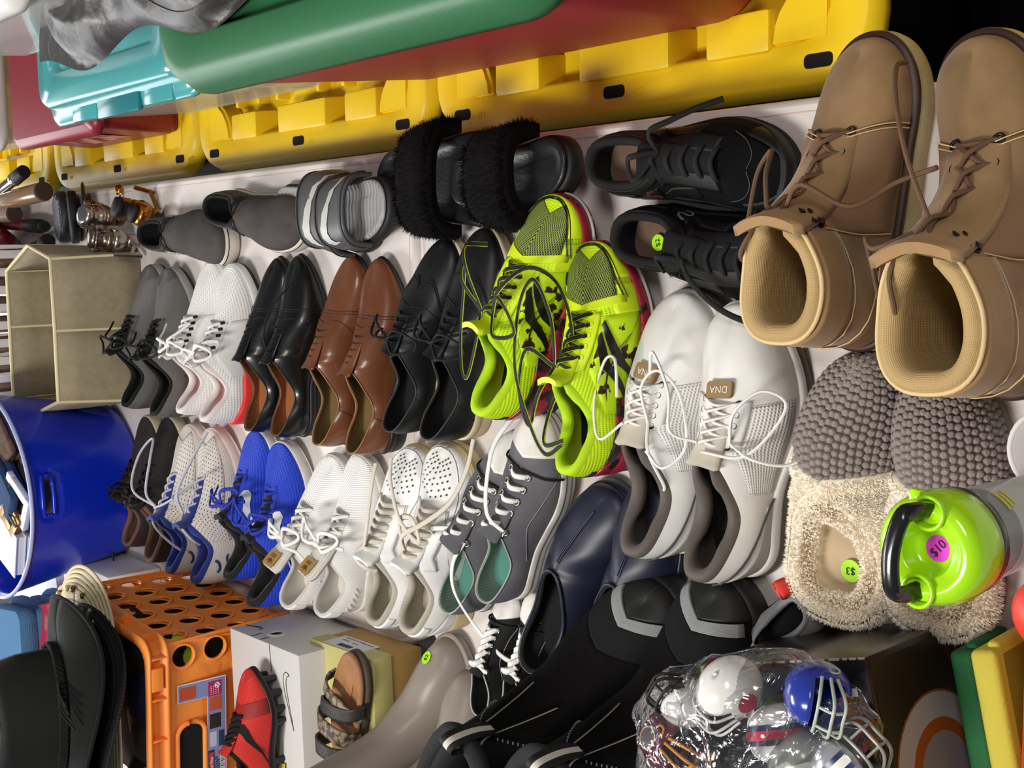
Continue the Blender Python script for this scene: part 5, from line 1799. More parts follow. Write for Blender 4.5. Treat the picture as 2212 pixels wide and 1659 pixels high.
# ------------------------------------------------------------------ totes beside the tables
M_yel = mat('yellow_plastic', '#f2cc1e', .40, bump='noise', scale=500, strength=.05)
M_yel_d = mat('yellow_plastic', '#e8c018')
M_blk_tote = mat('black_tote_plastic', '#0f0f10', .5)
M_hole = mat('hole_black', '#050505', .9)
box('storage_platform', (.46, 1.7, .16), (.56, 4.9, .32), mat('dark_board', '#1c1916', .8), bevel=.005)
tag(bpy.data.objects['storage_platform'], 'low dark platform under the row of yellow-lidded totes', 'platform')
def yellow_tote(lbl, y0, y1, dx=0.0):
    L, W = y1 - y0, .50
    cx, cy = .176 + dx + W / 2, (y0 + y1) / 2
    t = thing('storage_tote', lbl, 'tote', (cx, cy, .32), group='black totes with yellow lids')
    g = Geo()
    g.rings([rrect(W - .12, L - .12, .05, 5, 0), rrect(W - .05, L - .05, .06, 5, .262), rrect(W - .04, L - .04, .06, 5, .268)])
    g.out('body', M_blk_tote, t)
    h = .32
    g = Geo()
    R = [rrect(W - .012, L - .012, .075, 6, .285), rrect(W, L, .08, 6, .288), rrect(W, L, .08, 6, .300), rrect(W - .016, L - .016, .074, 6, .318), rrect(W - .024, L - .024, .07, 6, .320),
         rrect(W - .105, L - .105, .05, 6, .320), rrect(W - .118, L - .118, .045, 6, .314), rrect(W - .130, L - .130, .04, 6, .280), rrect(W - .16, L - .16, .03, 6, .277)]
    g.rings(R, cap0=False)
    lid = g.out('lid', M_yel, t, recalc=True)
    # raised lugs along the long sides and corner shoulders
    for sx in (-1, 1):
        for yy, ll in ((-.205, .10), (-.02, .17), (.185, .10)):
            bm = bmesh.new()
            add_box(bm, (0, 0, 0), (.050, ll, .056), .006, 2)
            for v in bm.verts:
                if v.co.z > 0:
                    v.co.x -= sx * -.004
                    v.co.y *= .94
            b = from_bm('raised_lug', bm, M_yel, lid, angle=.7)
            b.location = (sx * (W / 2 - .080), yy * L / .77, .299)
        for sy in (-1, 1):
            bm = bmesh.new()
            n = 7
            poly = [(0, 0)] + [(.085 * math.cos(a), .085 * math.sin(a)) for a in np.linspace(0, PI / 2, n)]
            prism(bm, poly, 0, .041)
            bmesh.ops.bevel(bm, geom=[e for e in bm.edges if all(v.co.z > .03 for v in e.verts)], offset=.006, segments=2, affect='EDGES')
            b = from_bm('corner_shoulder', bm, M_yel, lid, angle=.7)
            b.location = (sx * (W / 2 - .053), sy * (L / 2 - .053), .280)
            b.rotation_euler = (0, 0, {(1, 1): PI, (-1, 1): -PI / 2, (-1, -1): 0, (1, -1): PI / 2}[(sx, sy)])
        # cross ribs of the recess
        for yy in (-.12, -.04, .1, .17, .25, -.27):
            bm = bmesh.new()
            add_box(bm, (0, 0, 0), (.075, .012, .030), .004, 2)
            b = from_bm('rib', bm, M_yel, lid, angle=.7)
            b.location = (sx * (W / 2 - .155), yy * L / .77, .288)
        for yy in (-.315, 0, .315):
            g = Geo()
            ring = [np.array((p[0], p[1], 0)) for p in rrect(.016, .038, .006, 4)]
            g.rings([[p + A3((0, 0, -.003)) for p in ring], [p + A3((0, 0, .0006)) for p in ring]])
            b = g.out('painted_lock_hole', M_hole, lid)  # flush black block, the hole's shade is put into its colour
            b.location = (sx * (W / 2 - .034), yy * L / .77, .320)
            g = Geo()
            lp = [(0, -.010, 0), (0, -.003, 0)]
            g.tube([A3((.004 * math.cos(a), .004 * math.sin(a) + .004, 0)) for a in np.linspace(-.9, 3.9, 12)], .0008, n=4)
            g.tube([A3((-.004, -.006, 0)), A3((.004, -.006, 0)), A3((.004, .002, 0)), A3((-.004, .002, 0)), A3((-.004, -.006, 0))], .0008, n=4)
            b = g.out('lock_mark', M_yel, lid, label='moulded padlock mark')
            b.location = (sx * (W / 2 - .030), yy * L / .77 - .045, .320)
    return t
yellow_tote('black tote with yellow lid nearest the viewer, beyond the tan boots', -.08, .690, .075)
yellow_tote('black tote with yellow lid under the red tote with green lid', .738, 1.508)
yellow_tote('black tote with yellow lid under the clear tote, beside the grey slides', 1.520, 2.292)
yellow_tote('black tote with yellow lid under the dark red tote, beside the fishing reels', 2.303, 3.070)
yellow_tote('black tote with yellow lid at the far end of the row', 3.082, 3.850)

def tote(lbl, group, x0, y0, y1, z0, h, W, mb, ml, taper=.05, lidkind='plain', r=.06, name='storage_tote', lid_t=.045, ov=.012):
    L = y1 - y0
    cx, cy = x0 + W / 2, (y0 + y1) / 2
    t = thing(name, lbl, 'tote', (cx, cy, z0), group=group)
    g = Geo()
    w, l = W - 2 * ov, L - 2 * ov
    zl = h - lid_t
    R = [rrect(w - 2 * taper, l - 2 * taper * 1.6, r * .8, 6, .002), rrect(w - 2 * taper + .01, l - 2 * taper * 1.6 + .01, r * .85, 6, .012), rrect(w - .006, l - .006, r, 6, zl * .93), rrect(w, l, r, 6, zl)]
    g.rings(R, cap1=False)
    b = g.out('body', mb, t, recalc=True)
    md = b.modifiers.new('wall', 'SOLIDIFY'); md.thickness = .003; md.offset = -1
    g = Geo()
    if lidkind == 'green':
        R = [rrect(W - .02, L - .02, r, 7, zl - .004), rrect(W, L, r + .01, 7, zl), rrect(W, L, r + .01, 7, zl + .014), rrect(W - .012, L - .012, r + .008, 7, zl + .026), rrect(W - .03, L - .03, r + .004, 7, h - .006), rrect(W - .06, L - .06, r, 7, h),
             rrect(W - .13, L - .18, r * .7, 7, h), rrect(W - .140, L - .19, r * .65, 7, h - .004), rrect(W - .150, L - .20, r * .6, 7, h - .022), rrect(W - .18, L - .23, r * .5, 7, h - .024)]
    elif lidkind == 'teal':
        R = [rrect(W - .02, L - .02, r, 6, zl), rrect(W, L, r + .01, 6, zl + .002), rrect(W, L, r + .01, 6, zl + .010), rrect(W - .012, L - .012, r + .006, 6, zl + .013), rrect(W - .05, L - .05, r, 6, zl + .015), rrect(W - .062, L - .062, r * .9, 6, h - .008),
             rrect(W - .075, L - .075, r * .8, 6, h), rrect(W - .17, L - .2, r * .5, 6, h), rrect(W - .19, L - .22, r * .4, 6, h - .012)]
    else:
        R = [rrect(W - .02, L - .02, r, 6, zl), rrect(W, L, r + .01, 6, zl + .002), rrect(W, L, r + .01, 6, zl + .014), rrect(W - .02, L - .02, r, 6, h - .006), rrect(W - .04, L - .04, r, 6, h)]
    g.rings(R, cap0=False)
    lid = g.out('lid', ml, t, recalc=True)
    return t, lid
M_red_t = mat('red_tote_plastic', '#a52a35', .50, bump='noise', scale=900, strength=.12)
M_green_t = mat('green_tote_plastic', '#2f6a44', .42, bump='noise', scale=800, strength=.15)
M_teal_t = mat('teal_lid_plastic', '#4aa9ad', .18, coat=.4, alpha=.93)
M_clear = mat('clear_plastic', '#e9eae6', .12, trans=.0, alpha=.42)
tote('red tote with a green lid, under the grey leather jacket', None, .226, .812, 1.618, .646, .402, .47, M_red_t, M_green_t, taper=.035, lidkind='green', r=.07, lid_t=.055)
t, lid = tote('clear tote with a teal lid, between the green lid and the dark red tote', None, .256, 1.735, 2.365, .646, .296, .42, M_clear, M_teal_t, taper=.03, lidkind='teal', r=.04)
for yy in (-.16, .14):
    bm = bmesh.new()
    add_box(bm, (0, 0, 0), (.05, .11, .012), .004)
    b = from_bm('latch_wing', bm, M_teal_t, lid, angle=.7)
    b.location = (-.185, yy, .262)
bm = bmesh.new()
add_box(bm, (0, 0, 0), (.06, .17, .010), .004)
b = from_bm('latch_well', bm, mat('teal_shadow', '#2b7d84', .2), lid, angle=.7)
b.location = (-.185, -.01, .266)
tote('clear tote stacked on the teal lid, behind the leather jacket', None, .36, 1.76, 2.42, .943, .25, .36, M_clear, mat('white_lid', '#dcdad6', .4), taper=.02, r=.04)
t, lid = tote('dark red tote with a picture label, beyond the clear tote', None, .250, 2.350, 2.800, .646, .19, .40, mat('dark_red_plastic', '#8c2230', .35), mat('dark_red_plastic', '#8c2230'), taper=.004, r=.02, lid_t=.03)
bm = bmesh.new()
add_box(bm, (0, 0, 0), (.0008, .20, .085), 0)
b = from_bm('picture_label', bm, mat('picture_print', '#c98a72', .5, col2='#7b2430', mix=22, lo=.45, hi=.55), t, label='photo label on its side')
b.location = (-.1885, .0, .095)
b.rotation_euler = (0, .0, 0)
tote('pale clear tote on the farthest yellow lid, past the dark red tote', None, .262, 2.90, 3.42, .646, .20, .40, M_clear, mat('white_lid', '#dcdad6'), taper=.03, r=.04)

# crumpled leather jacket on the green lid
M_jacket = mat('grey_leather', '#3a3735', .40, bump='leather', scale=38, strength=1.0, col2='#2e2b2a', mix=12)
jt = thing('leather_jacket', 'crumpled dark grey leather jacket lying on the green lid', 'jacket', (.525, 1.60, 1.049))
g = Geo()
rnd = random.Random(5)
nx, ny = 64, 120
def fold(t):
    return 1 - abs(math.sin(t)) ** .6
def jac(a, b):
    e = max(0, 1 - (abs(a) ** 3 + abs(b) ** 3)) ** .5
    x, y = a * .215, b * .42
    h = 1 + .22 * fold(5 * b + 3 * a + 1.2 * math.sin(4 * b)) + .16 * fold(9 * b - 6 * a + 2 * math.sin(5 * a)) + .08 * fold(17 * b + 11 * a) - .2
    return A3((x + .018 * math.sin(7 * b + 1), y + .02 * math.sin(5 * a), -.004 + .070 * e * h))
G = [[jac(i / nx * 2 - 1, j / ny * 2 - 1) for j in range(ny + 1)] for i in range(nx + 1)]
g.grid(G, uv=[[(p[0], p[1]) for p in r] for r in G])
g.out('body', M_jacket, jt)
for k in range(3):
    g = Geo()
    g.tube([jac(-.75 + .5 * k + .16 * math.sin(3 * b + k), b) + A3((0, 0, .0003)) for b in np.linspace(-.85, .85, 80)], .0011, n=5)
    g.out('seam', M_jacket, jt)
g = Geo()
pts = [A3((-.13, -.30, .03)), A3((-.16, -.36, .020)), A3((-.19, -.42, .004))]
g.tube(pts, .020, .004, n=8, smooth=5, taper=lambda t: 1 - .85 * t ** 2)
g.out('strap_end', mat('black_leather_strap', '#111112', .35), jt, label='black pointed strap end')

# rods and poles at the far end
def pole(lbl, pts, parts, grp='poles at the far end of the table'):
    t = thing('fishing_rod', lbl, 'rod', tuple(pts[0]), group=grp)
    o0 = A3(pts[0]); d = A3(pts[1]) - o0
    d = d / np.linalg.norm(d)
    pos = 0
    for nm, ln, r, m in parts:
        g = Geo()
        g.tube([o0 + d * pos - A3(pts[0]), o0 + d * (pos + .003) - A3(pts[0]), o0 + d * (pos + ln - .003) - A3(pts[0]), o0 + d * (pos + ln) - A3(pts[0])], r, n=14, taper=lambda q: .85 if q in (0.0, 1.0) else 1)
        g.out(nm, m, t)
        pos += ln
    return t
M_chrome = mat('chrome', '#c9c9c9', .15, 1.0)
M_amber = mat('amber_grip', '#8a6a4c', .3, coat=.5)
M_dred = mat('dark_red_gloss', '#7c1620', .2, coat=.6)
pole('chrome rod butt with black end cap, over the yellow lid', ((0.207, 2.826, 0.800), (0.165, 3.019, 0.800)), (('end_cap', .05, .016, M_blackrub), ('collar', .02, .0165, M_chrome), ('shaft', .5, .013, M_chrome)))
pole('thick clear brown rod butt with dark end, along the table edge', ((0.158, 2.739, 0.790), (0.144, 3.060, 0.790)), (('end_cap', .006, .022, mat('dark_brown_end', '#3a2a22', .7)), ('grip', .5, .022, M_amber)))
pole('short brown rod butt with dark end, left of the red one', ((0.115, 2.931, 0.790), (0.116, 3.065, 0.790)), (('end_cap', .006, .020, mat('dark_brown_end', '#3a2a22')), ('grip', .4, .019, mat('pale_grip', '#a58a78', .4))))
pole('dark red rod with black end cap, pointing at the ridged black soles', ((0.082, 2.796, 0.770), (0.100, 3.128, 0.770)), (('end_cap', .025, .013, M_blackrub), ('ferrule', .085, .0165, M_blackrub), ('shaft', .5, .014, M_dred)))
pole('black knobbed rod end beside the fabric bin', ((0.048, 2.728, 0.790), (0.030, 2.860, 0.790)), (('knob', .03, .017, M_blackrub), ('shaft', .2, .012, M_blackrub)))

# glossy red bag behind the fabric bin
rb = thing('vinyl_bag', 'glossy dark red vinyl bag slumped behind the beige fabric bin', 'bag', (0.021, 3.098, 0.740))
g = Geo()
G = []
for i in range(17):
    a = -PI / 2 + PI * i / 16
    G.append([A3((.085 * math.cos(a) * math.cos(q) * (1 + .08 * math.sin(3 * q)), .14 * math.cos(a) * math.sin(q), .06 + .058 * math.sin(a) * (1 + .10 * math.sin(5 * q)))) for q in [2 * PI * j / 24 for j in range(24)]])
g.grid(G, closed_j=True)
g.out('body', M_dred, rb, recalc=True)
g = Geo()
g.tube([A3((.05, -.10, .06)), A3((.07, -.04, .12)), A3((.06, .03, .12)), A3((.03, .09, .07))], .011, .007, n=8, smooth=6)
g.out('handle', M_dred, rb)

# black ridged soles standing on edge
M_sole_b = mat('black_ridged_sole', '#232428', .5)
def standing_sole(lbl, loc, rx, tilt, thick, m, ridged, turn):
    t = thing('flip_flop', lbl, 'sandal', loc, group='black soles standing on edge', rot=(tilt, 0, turn))
    ring = [A3((rx * math.cos(a) * (1 - .10 * math.sin(a)), .060 * math.sin(a) * 0 + .0, 0)) for a in [0]]
    pts = [(rx * math.cos(a), .052 * math.sin(a)) for a in np.linspace(0, 2 * PI, 40)[:-1]]
    g = Geo()
    rows = []
    for s, z in ((.90, -thick / 2), (1, -thick / 2 + .003), (1, thick / 2 - .003), (.92, thick / 2)):
        rows.append([A3((x * s, z, .052 + y * s)) for x, y in pts])
    g.rings(rows)
    g.out('sole', m, t, recalc=True)
    if ridged:
        g = Geo()
        for i in range(-9, 10):
            c = i * .010
            P = []
            for v in np.linspace(-.05, .05, 9):
                x = c + v * .55
                if (x / rx) ** 2 + (v / .052) ** 2 < .80:
                    P.append(A3((x, thick / 2 + .001, .052 + v)))
            if len(P) > 1:
                g.tube(P, .0024, n=5)
        g.out('tread_ridges', mat('grey_ridge', '#7d8088', .5), t)
    return t
standing_sole('black flip-flop standing on edge with its ridged tread facing the rods', (0.096, 2.795, 0.740), .058, 1.38, .022, M_sole_b, True, .12)
standing_sole('plain black flip-flop standing on edge, between the ridged one and the glossy one', (0.093, 2.713, 0.740), .058, 1.25, .020, M_blackrub, False, .12)
standing_sole('thin glossy black sandal sole on edge, next to the fishing reels', (0.099, 2.628, 0.740), .066, 1.15, .008, mat('gloss_black', '#141416', .22, coat=.4), False, .16)

# fishing reels
M_bronze = mat('bronze_metal', '#8a7a68', .3, 1.0)
M_silver = mat('silver_metal', '#b4aca2', .25, 1.0)
M_gold = mat('gold_metal', '#a9702a', .3, 1.0)
def reel(lbl, loc, rz, m1, m2, tilt, knobcol):
    t = thing('fishing_reel', lbl, 'reel', loc, group='spinning reels', rot=(tilt, .0, rz))
    g = Geo()
    g.lathe([(0, .062), (.012, .062), (.019, .060), (.021, .054), (.021, .048), (.016, .046), (.016, .030), (.022, .028), (.023, .020), (.020, .016), (0, .016)], n=24)
    g.out('spool', m1, t)
    g = Geo()
    g.lathe([(0, .016), (.024, .016), (.026, .008), (.022, -.004), (.016, -.012), (0, -.014)], n=20)
    g.out('rotor', m2, t)
    bm = bmesh.new()
    add_box(bm, (0, 0, -.026), (.026, .030, .030), .008, 3)
    from_bm('gear_body', bm, m2, t, angle=.8)
    g = Geo()
    g.tube([A3((0, .014, -.028)), A3((0, .040, -.018)), A3((0, .058, -.010))], .005, .004, n=8, smooth=4)
    g.tube([A3((0, .058, -.034)), A3((0, .060, .022))], .006, .003, n=8)
    g.out('foot', m2, t)
    for s in (1, -1):
        g = Geo()
        g.tube([A3((s * .024, 0, .006)), A3((s * .028, 0, .030)), A3((s * .025, 0, .050))], .004, .006, n=8, smooth=3)
        g.out('rotor_arm', m2, t)
    g = Geo()
    g.tube([A3((.025 * math.cos(a), .028 * math.sin(a), .048 + .004 * math.sin(a))) for a in np.linspace(0, PI, 14)], .0013, n=6)
    g.out('bail', M_chrome, t)
    g = Geo()
    g.tube([A3((.013, 0, -.026)), A3((.030, 0, -.026)), A3((.034, -.012, -.020)), A3((.036, -.040, -.010))], .0032, n=8, smooth=4)
    g.out('crank', M_chrome, t)
    g = Geo()
    g.lathe([(0, 0), (.007, .001), (.009, .010), (.007, .020), (0, .021)], c=(.036, -.040, -.010), n=14, axis=np.array(((0, 0, 1), (0, 1, 0), (-1, 0, 0)), float))
    g.out('crank_knob', knobcol, t)
    return t
reel('silver spinning reel standing nearest the table edge, beside the glossy black sole', (0.090, 2.440, 0.774), .3, M_silver, M_bronze, .25, M_gold)
reel('bronze spinning reel lying in front, between the fabric bin and the slip-on', (0.042, 2.386, 0.774), 2.6, M_bronze, M_silver, .2, M_blackrub)
reel('black and gold spinning reel, farthest from the fabric bin', (0.091, 2.263, 0.774), -1.0, M_blackrub, M_gold, -.3, M_blackrub)

# beige fabric bin: an eight sided folding box with piped edges
M_fab = mat('beige_fabric', '#a0937a', .9, bump='noise', scale=700, strength=.25, col2='#978a70', mix=60)
M_fab_in = mat('beige_fabric_inside', '#b0a27c', .9, bump='noise', scale=40, strength=.3)
M_pipe = mat('pale_yellow_piping', '#dfd3a8', .8)
fbx, fby = -.135, 2.50
fb = thing('fabric_bin', 'beige folding fabric bin with pale piped edges', 'bin', (fbx, fby, TZ))
RIM = [(-.140, -.118), (0.001, -.121), (.142, -.118), (.170, .0), (.118, .132), (0, .134), (-.155, .136), (-.172, 0)]
BAS = [(-.150, -.132), (0.0, -.136), (.150, -.132), (.165, .0), (.122, .125), (0, .127), (-.150, .128), (-.165, 0)]
HB = .178
for i in range(8):
    a, b = A3(RIM[i]), A3(RIM[(i + 1) % 8])
    c, d = A3(BAS[i]), A3(BAS[(i + 1) % 8])
    g = Geo()
    for off, hz in ((0, 0),):
        G, H = [], []
        for s in np.linspace(0, 1, 5):
            p, q = a + (b - a) * s, c + (d - c) * s
            n = -A3((b - a)[::-1] * (1, -1)) / np.linalg.norm(b - a)
            bow = .004 * math.sin(PI * s)
            G.append([A3((*(q + (p - q) * v - n * bow * math.sin(PI * v)), .002 + (HB - .002) * v)) for v in np.linspace(0, 1, 5)])
        g.grid(G)
    pan = g.out('panel', M_fab, fb)
    md = pan.modifiers.new('board', 'SOLIDIFY'); md.thickness = .004; md.offset = 0
    me2 = pan.data
    me2.materials.append(M_fab_in)
    g = Geo()
    g.tube([A3((*c, .004)), A3((*a, HB))], .0034, n=6)
    g.out('corner_piping', M_pipe, fb)
g = Geo()
g.tube([A3((*p, HB)) for p in RIM + [RIM[0]]], .0040, n=6)
g.out('rim_piping', M_pipe, fb)
g = Geo()
g.fan([A3((*p, .003)) for p in BAS], (0, 0, .003))
g.out('bottom', M_fab_in, fb)

# white slatted crate with brown wicker behind the bin
sl = thing('slatted_crate', 'white slatted plastic crate with brown bark pieces inside, behind the fabric bin', 'crate', (-.14, 2.93, TZ))
Wh = mat('white_plastic', '#dad6d2', .45)
for y in (-.11, .11):
    for i in range(9):
        box('slat', (-.16 + .04 * i, y, .10), (.019, .006, .19), Wh, sl, .002)
    box('rail', (0, y, .195), (.36, .012, .02), Wh, sl, .003)
    box('rail', (0, y, .012), (.36, .012, .024), Wh, sl, .003)
for x in (-.178, .178):
    box('end_panel', (x, 0, .10), (.008, .22, .20), Wh, sl, .003)
box('bottom', (0, 0, .006), (.35, .21, .006), Wh, sl, .002)
for i in range(7):
    lg = thing('bark_piece', ('short brown bark log, number %s from the red bag in the white slatted crate' % ['one', 'two', 'three', 'four', 'five', 'six', 'seven'][i]), 'log', (-.14 + (.135 - .045 * i), 2.93 - .075 + .004 * (i % 2), TZ + .010), group='brown bark logs in the slatted crate')
    g = Geo()
    R = []
    for j in range(9):
        z = .02 * j
        R.append([A3((.019 * math.cos(q) * (1 + .10 * math.sin(3 * q + j + i)), .019 * math.sin(q) * (1 + .08 * math.sin(2 * q + j * 2)), z)) for q in [2 * PI * m / 10 for m in range(10)]])
    g.rings(R)
    g.out('bark', mat('bark_brown', '#6b5644', .9, bump='leather', scale=60, strength=.8, col2='#8d7963', mix=30), lg)

# blue flexible tub
M_blue_tub = mat('blue_tub_plastic', '#0b2cc4', .28, coat=.25)
tubc = (-.475, 2.560)
tb = thing('flexible_tub', 'big blue flexible plastic tub full of clothes and frames', 'tub', (*tubc, TZ))
def tub_ring(rx, ry, z, dip=0.0, n=64):
    out = []
    for i in range(n):
        a = 2 * PI * i / n
        out.append(A3((rx * math.cos(a), ry * math.sin(a), z - dip * (1 - abs(math.sin(a)) ** 2) * 0 + dip * .6 * math.sin(a) ** 2)))
    return out
TR = [(.155, .150, .0, 0), (.165, .160, .012, 0), (.185, .180, .12, 0), (.200, .196, .20, 0), (.208, .205, .250, .010), (.212, .208, .262, .016)]
n = 64
hole_j = [j for j in range(n) if -.17 < 2 * PI * j / n - 1.5 * PI < .20]
g = Geo()
Zs = np.concatenate([np.linspace(0, .012, 2), np.linspace(.03, .205, 8), (.212, .222, .232, .246, .262)])
rows = []
for z in Zs:
    rx = np.interp(z, [t[2] for t in TR], [t[0] for t in TR])
    ry = np.interp(z, [t[2] for t in TR], [t[1] for t in TR])
    dip = np.interp(z, [t[2] for t in TR], [t[3] for t in TR])
    rows.append(tub_ring(rx, ry, z, -dip))
hz = [i for i, z in enumerate(Zs) if .205 <= z < .232]
b0 = 0
for r in rows:
    g.v += [tuple(p) for p in r]
    g.uv += [(0, 0)] * n
for i in range(len(rows) - 1):
    for j in range(n):
        if i in hz and (j in hole_j or (j + n // 2) % n in hole_j):
            continue
        g.f.append((i * n + j, i * n + (j + 1) % n, (i + 1) * n + (j + 1) % n, (i + 1) * n + j))
g.fan(rows[0][::-1], (0, 0, 0))
tbw = g.out('wall', M_blue_tub, tb)
md = tbw.modifiers.new('wall', 'SOLIDIFY'); md.thickness = .004; md.offset = -1
g = Geo()
g.tube(rows[-1] + [rows[-1][0]], .0042, n=8)
g.out('rim', mat('pale_blue_rim', '#a9b9ea', .35), tb, label='pale worn rim')
def hole_rim(half):
    g = Geo()
    js = [j for j in range(n) if j in hole_j] if not half else [j for j in range(n) if (j + n // 2) % n in hole_j]
    j0, j1 = min(js), max(js) + 1
    i0, i1 = min(hz), max(hz) + 1
    P = [A3(rows[i0][j % n]) for j in range(j0, j1 + 1)] + [A3(rows[i][j1 % n]) for i in range(i0 + 1, i1 + 1)] + [A3(rows[i1][j % n]) for j in range(j1 - 1, j0 - 1, -1)] + [A3(rows[i][j0]) for i in range(i1 - 1, i0, -1)]
    g.tube(P + [P[0]], .005, n=6)
    return g.out('grip_hole_rim', mat('blue_tub_plastic', '#0b2cc4'), tb)
hole_rim(False)
hole_rim(True)

# contents of the tub
def folded(name, lbl, cat, loc, size, m, rz=0.0, tilt=(0, 0), layers=3, grp=None):
    t = thing(name, lbl, cat, loc, group=grp, rot=(tilt[0], tilt[1], rz))
    w, l, h = size
    for k in range(layers):
        g = Geo()
        z0 = h * k / layers
        hh = h / layers
        R = []
        for s, z in ((.94, 0), (1, hh * .3), (1, hh * .7), (.93, hh)):
            R.append([A3((p[0] * s + .004 * math.sin(k * 3 + p[1] * 30), p[1] * s, z0 + z + .002 * math.sin(p[0] * 40 + k))) for p in rrect(w * (1 - .02 * k), l * (1 - .03 * (k % 2)), min(w, l) * .12, 4)])
        g.rings(R)
        g.out('fold', m, t, recalc=True)
    return t
M_denim = mat('blue_denim', '#1d3a5f', .9, bump='noise', scale=600, strength=.4, col2='#234670', mix=40)
box('padding_board', (tubc[0], tubc[1], TZ + .115), (.22, .22, .21), mat('brown_card', '#77654f', .85), bevel=.01)
tag(bpy.data.objects['padding_board'], 'brown carton filling the inside of the blue tub', 'box')
folded('folded_shirt', 'brown plaid folded shirt in the blue tub', 'shirt', (-.355, 2.52, TZ + .232), (.10, .13, .03), mat('brown_plaid', '#5d4636', .9, col2='#3d2c24', mix=60), .5, (0, -.2), 3)
folded('folded_shirt', 'dark red folded shirt at the back right of the blue tub', 'shirt', (-.350, 2.585, TZ + .235), (.09, .11, .03), mat('wine_cloth', '#6f1521', .9), .2, (0, -.2), 2)
folded('folded_jeans', 'dark blue folded jeans in the blue tub', 'jeans', (-.42, 2.525, TZ + .232), (.07, .24, .035), M_denim, -.65, (0, 0), 2)
M_frame_w = mat('white_frame', '#e6e3dd', .4)
def frame(lbl, loc, size, rz, tilt, m, inner):
    t = thing('picture_frame', lbl, 'picture frame', loc, group='frames in the blue tub', rot=(tilt[0], tilt[1], rz))
    w, l = size
    b = .018
    for nm, c, s in (('rail', (0, l/2 - b/2, 0), (w, b, .012)), ('rail', (0, -l/2 + b/2, 0), (w, b, .012)), ('rail', (w/2 - b/2, 0, 0), (b, l - 2*b, .012)), ('rail', (-w/2 + b/2, 0, 0), (b, l - 2*b, .012))):
        box(nm, c, s, m, t, .002)
    box('picture', (0, 0, -.002), (w - 2*b + .002, l - 2*b + .002, .004), inner, t, 0)
    return t
frame('white picture frame with a black picture, against the rim of the blue tub', (-.470, 2.432, TZ + .252), (.075, .10), -.6, (.1, 0), M_frame_w, mat('black_picture', '#101114', .2))
frame('small bronze-edged frame lying on white paper in the blue tub', (-.505, 2.455, TZ + .258), (.052, .07), -.75, (.1, .1), mat('bronze_frame', '#8b6a3b', .4, .6), mat('cream_mount', '#d8d4cc', .6))
for i in range(5):
    bt = thing('album', ['white album at the top of the stack in the blue tub', 'white album second in the stack in the blue tub', 'white album third in the stack in the blue tub', 'white album fourth in the stack in the blue tub', 'wide white sheet lying across the blue tub'][i], 'book', [(-.565, 2.50, TZ + .252), (-.568, 2.50, TZ + .228), (-.563, 2.505, TZ + .204), (-.566, 2.50, TZ + .180), (-.50, 2.52, TZ + .240)][i], -.30 if i < 4 else -.6, 'white albums in the blue tub')
    if i < 4:
        box('pages', (0, 0, 0), (.085, .13, .015), mat('page_white', '#e9e7e2', .7), bt, .001)
        for s in (1, -1):
            box('cover', (0, 0, s * .009), (.092, .138, .003), mat('cover_white', '#dfe0e4', .35), bt, .001)
    else:
        box('sheet', (0, 0, 0), (.10, .17, .006), mat('page_white', '#e9e7e2'), bt, .001)
ck = thing('bead_chain', 'silver bead chain hanging over the picture frame in the blue tub', 'necklace', (-.470, 2.435, TZ + .262))
g = Geo()
for c in crom([(.03, .01, 0), (.01, .035, .002), (-.02, .02, .004), (-.035, .0, .004), (-.05, -.012, .0)], 8):
    g.lathe([(0, -.0028), (.0024, -.0012), (.0024, .0012), (0, .0028)], c=c, n=7)
g.out('beads', mat('grey_bead', '#77787c', .3, .8), ck)
folded('folded_jeans', 'light blue folded jeans on the table left of the blue tub', 'jeans', (-.78, 2.52, TZ + .12), (.16, .18, .14), mat('light_denim', '#3f6f97', .9, bump='weave', scale=90, strength=.5), .1, (0, 0), 4)
folded('folded_shirt', 'pink and red folded top beside the light blue jeans', 'shirt', (-.755, 2.41, TZ + .17), (.14, .10, .05), mat('red_pink_cloth', '#c43650', .9, col2='#b98078', mix=26, lo=.5, hi=.56), .4, (.1, .1), 3)
box('support_carton', (-.755, 2.46, TZ + .058), (.24, .24, .114), mat('white_card', '#d9d7d2', .8), bevel=.004)
tag(bpy.data.objects['support_carton'], 'white carton under the light blue jeans', 'box')

# ------------------------------------------------------------------ orange crate
M_or = mat('orange_plastic', '#fb943c', .42, bump='noise', scale=700, strength=.08)
M_orl = mat('orange_plastic', '#e5782a')
CW, CD, CH = .36, .385, .275
crz = -.07
cor = (-0.607, 1.796, 1.015)
R2 = Matrix.Rotation(crz, 3, 'Z')
cc = Vector((cor[0], cor[1], 0)) - R2 @ Vector((CW / 2, -CD / 2, 0))
crate = thing('storage_crate', 'orange plastic storage crate with round holes, under the straw and black hats', 'crate', (cc.x, cc.y, TZ), crz)
def holed(name, nu, nv, du, dv, r, fn, parent, blank=()):
    """panel of square cells with round holes; fn maps (u, v) to a point"""
    g = Geo()
    n = 16
    cells = []
    for i in range(nu):
        for j in range(nv):
            cu, cv = (i + .5) * du, (j + .5) * dv
            sq, ci = [], []
            for k in range(n):
                a = 2 * PI * k / n + PI / 4
                c, s = math.cos(a), math.sin(a)
                m = max(abs(c), abs(s))
                sq.append(fn(cu + c / m * du / 2, cv + s / m * dv / 2))
                ci.append(fn(cu + c * r, cv + s * r))
            if (i, j) in blank:
                g.fan(sq, fn(cu, cv))
            else:
                g.grid([sq, ci], closed_j=True)
                cells.append((cu, cv))
    o = g.out(name, M_or, parent, weld=.0002, smooth=False)
    md = o.modifiers.new('wall', 'SOLIDIFY'); md.thickness = .003; md.offset = 0
    return cells
tap = .016
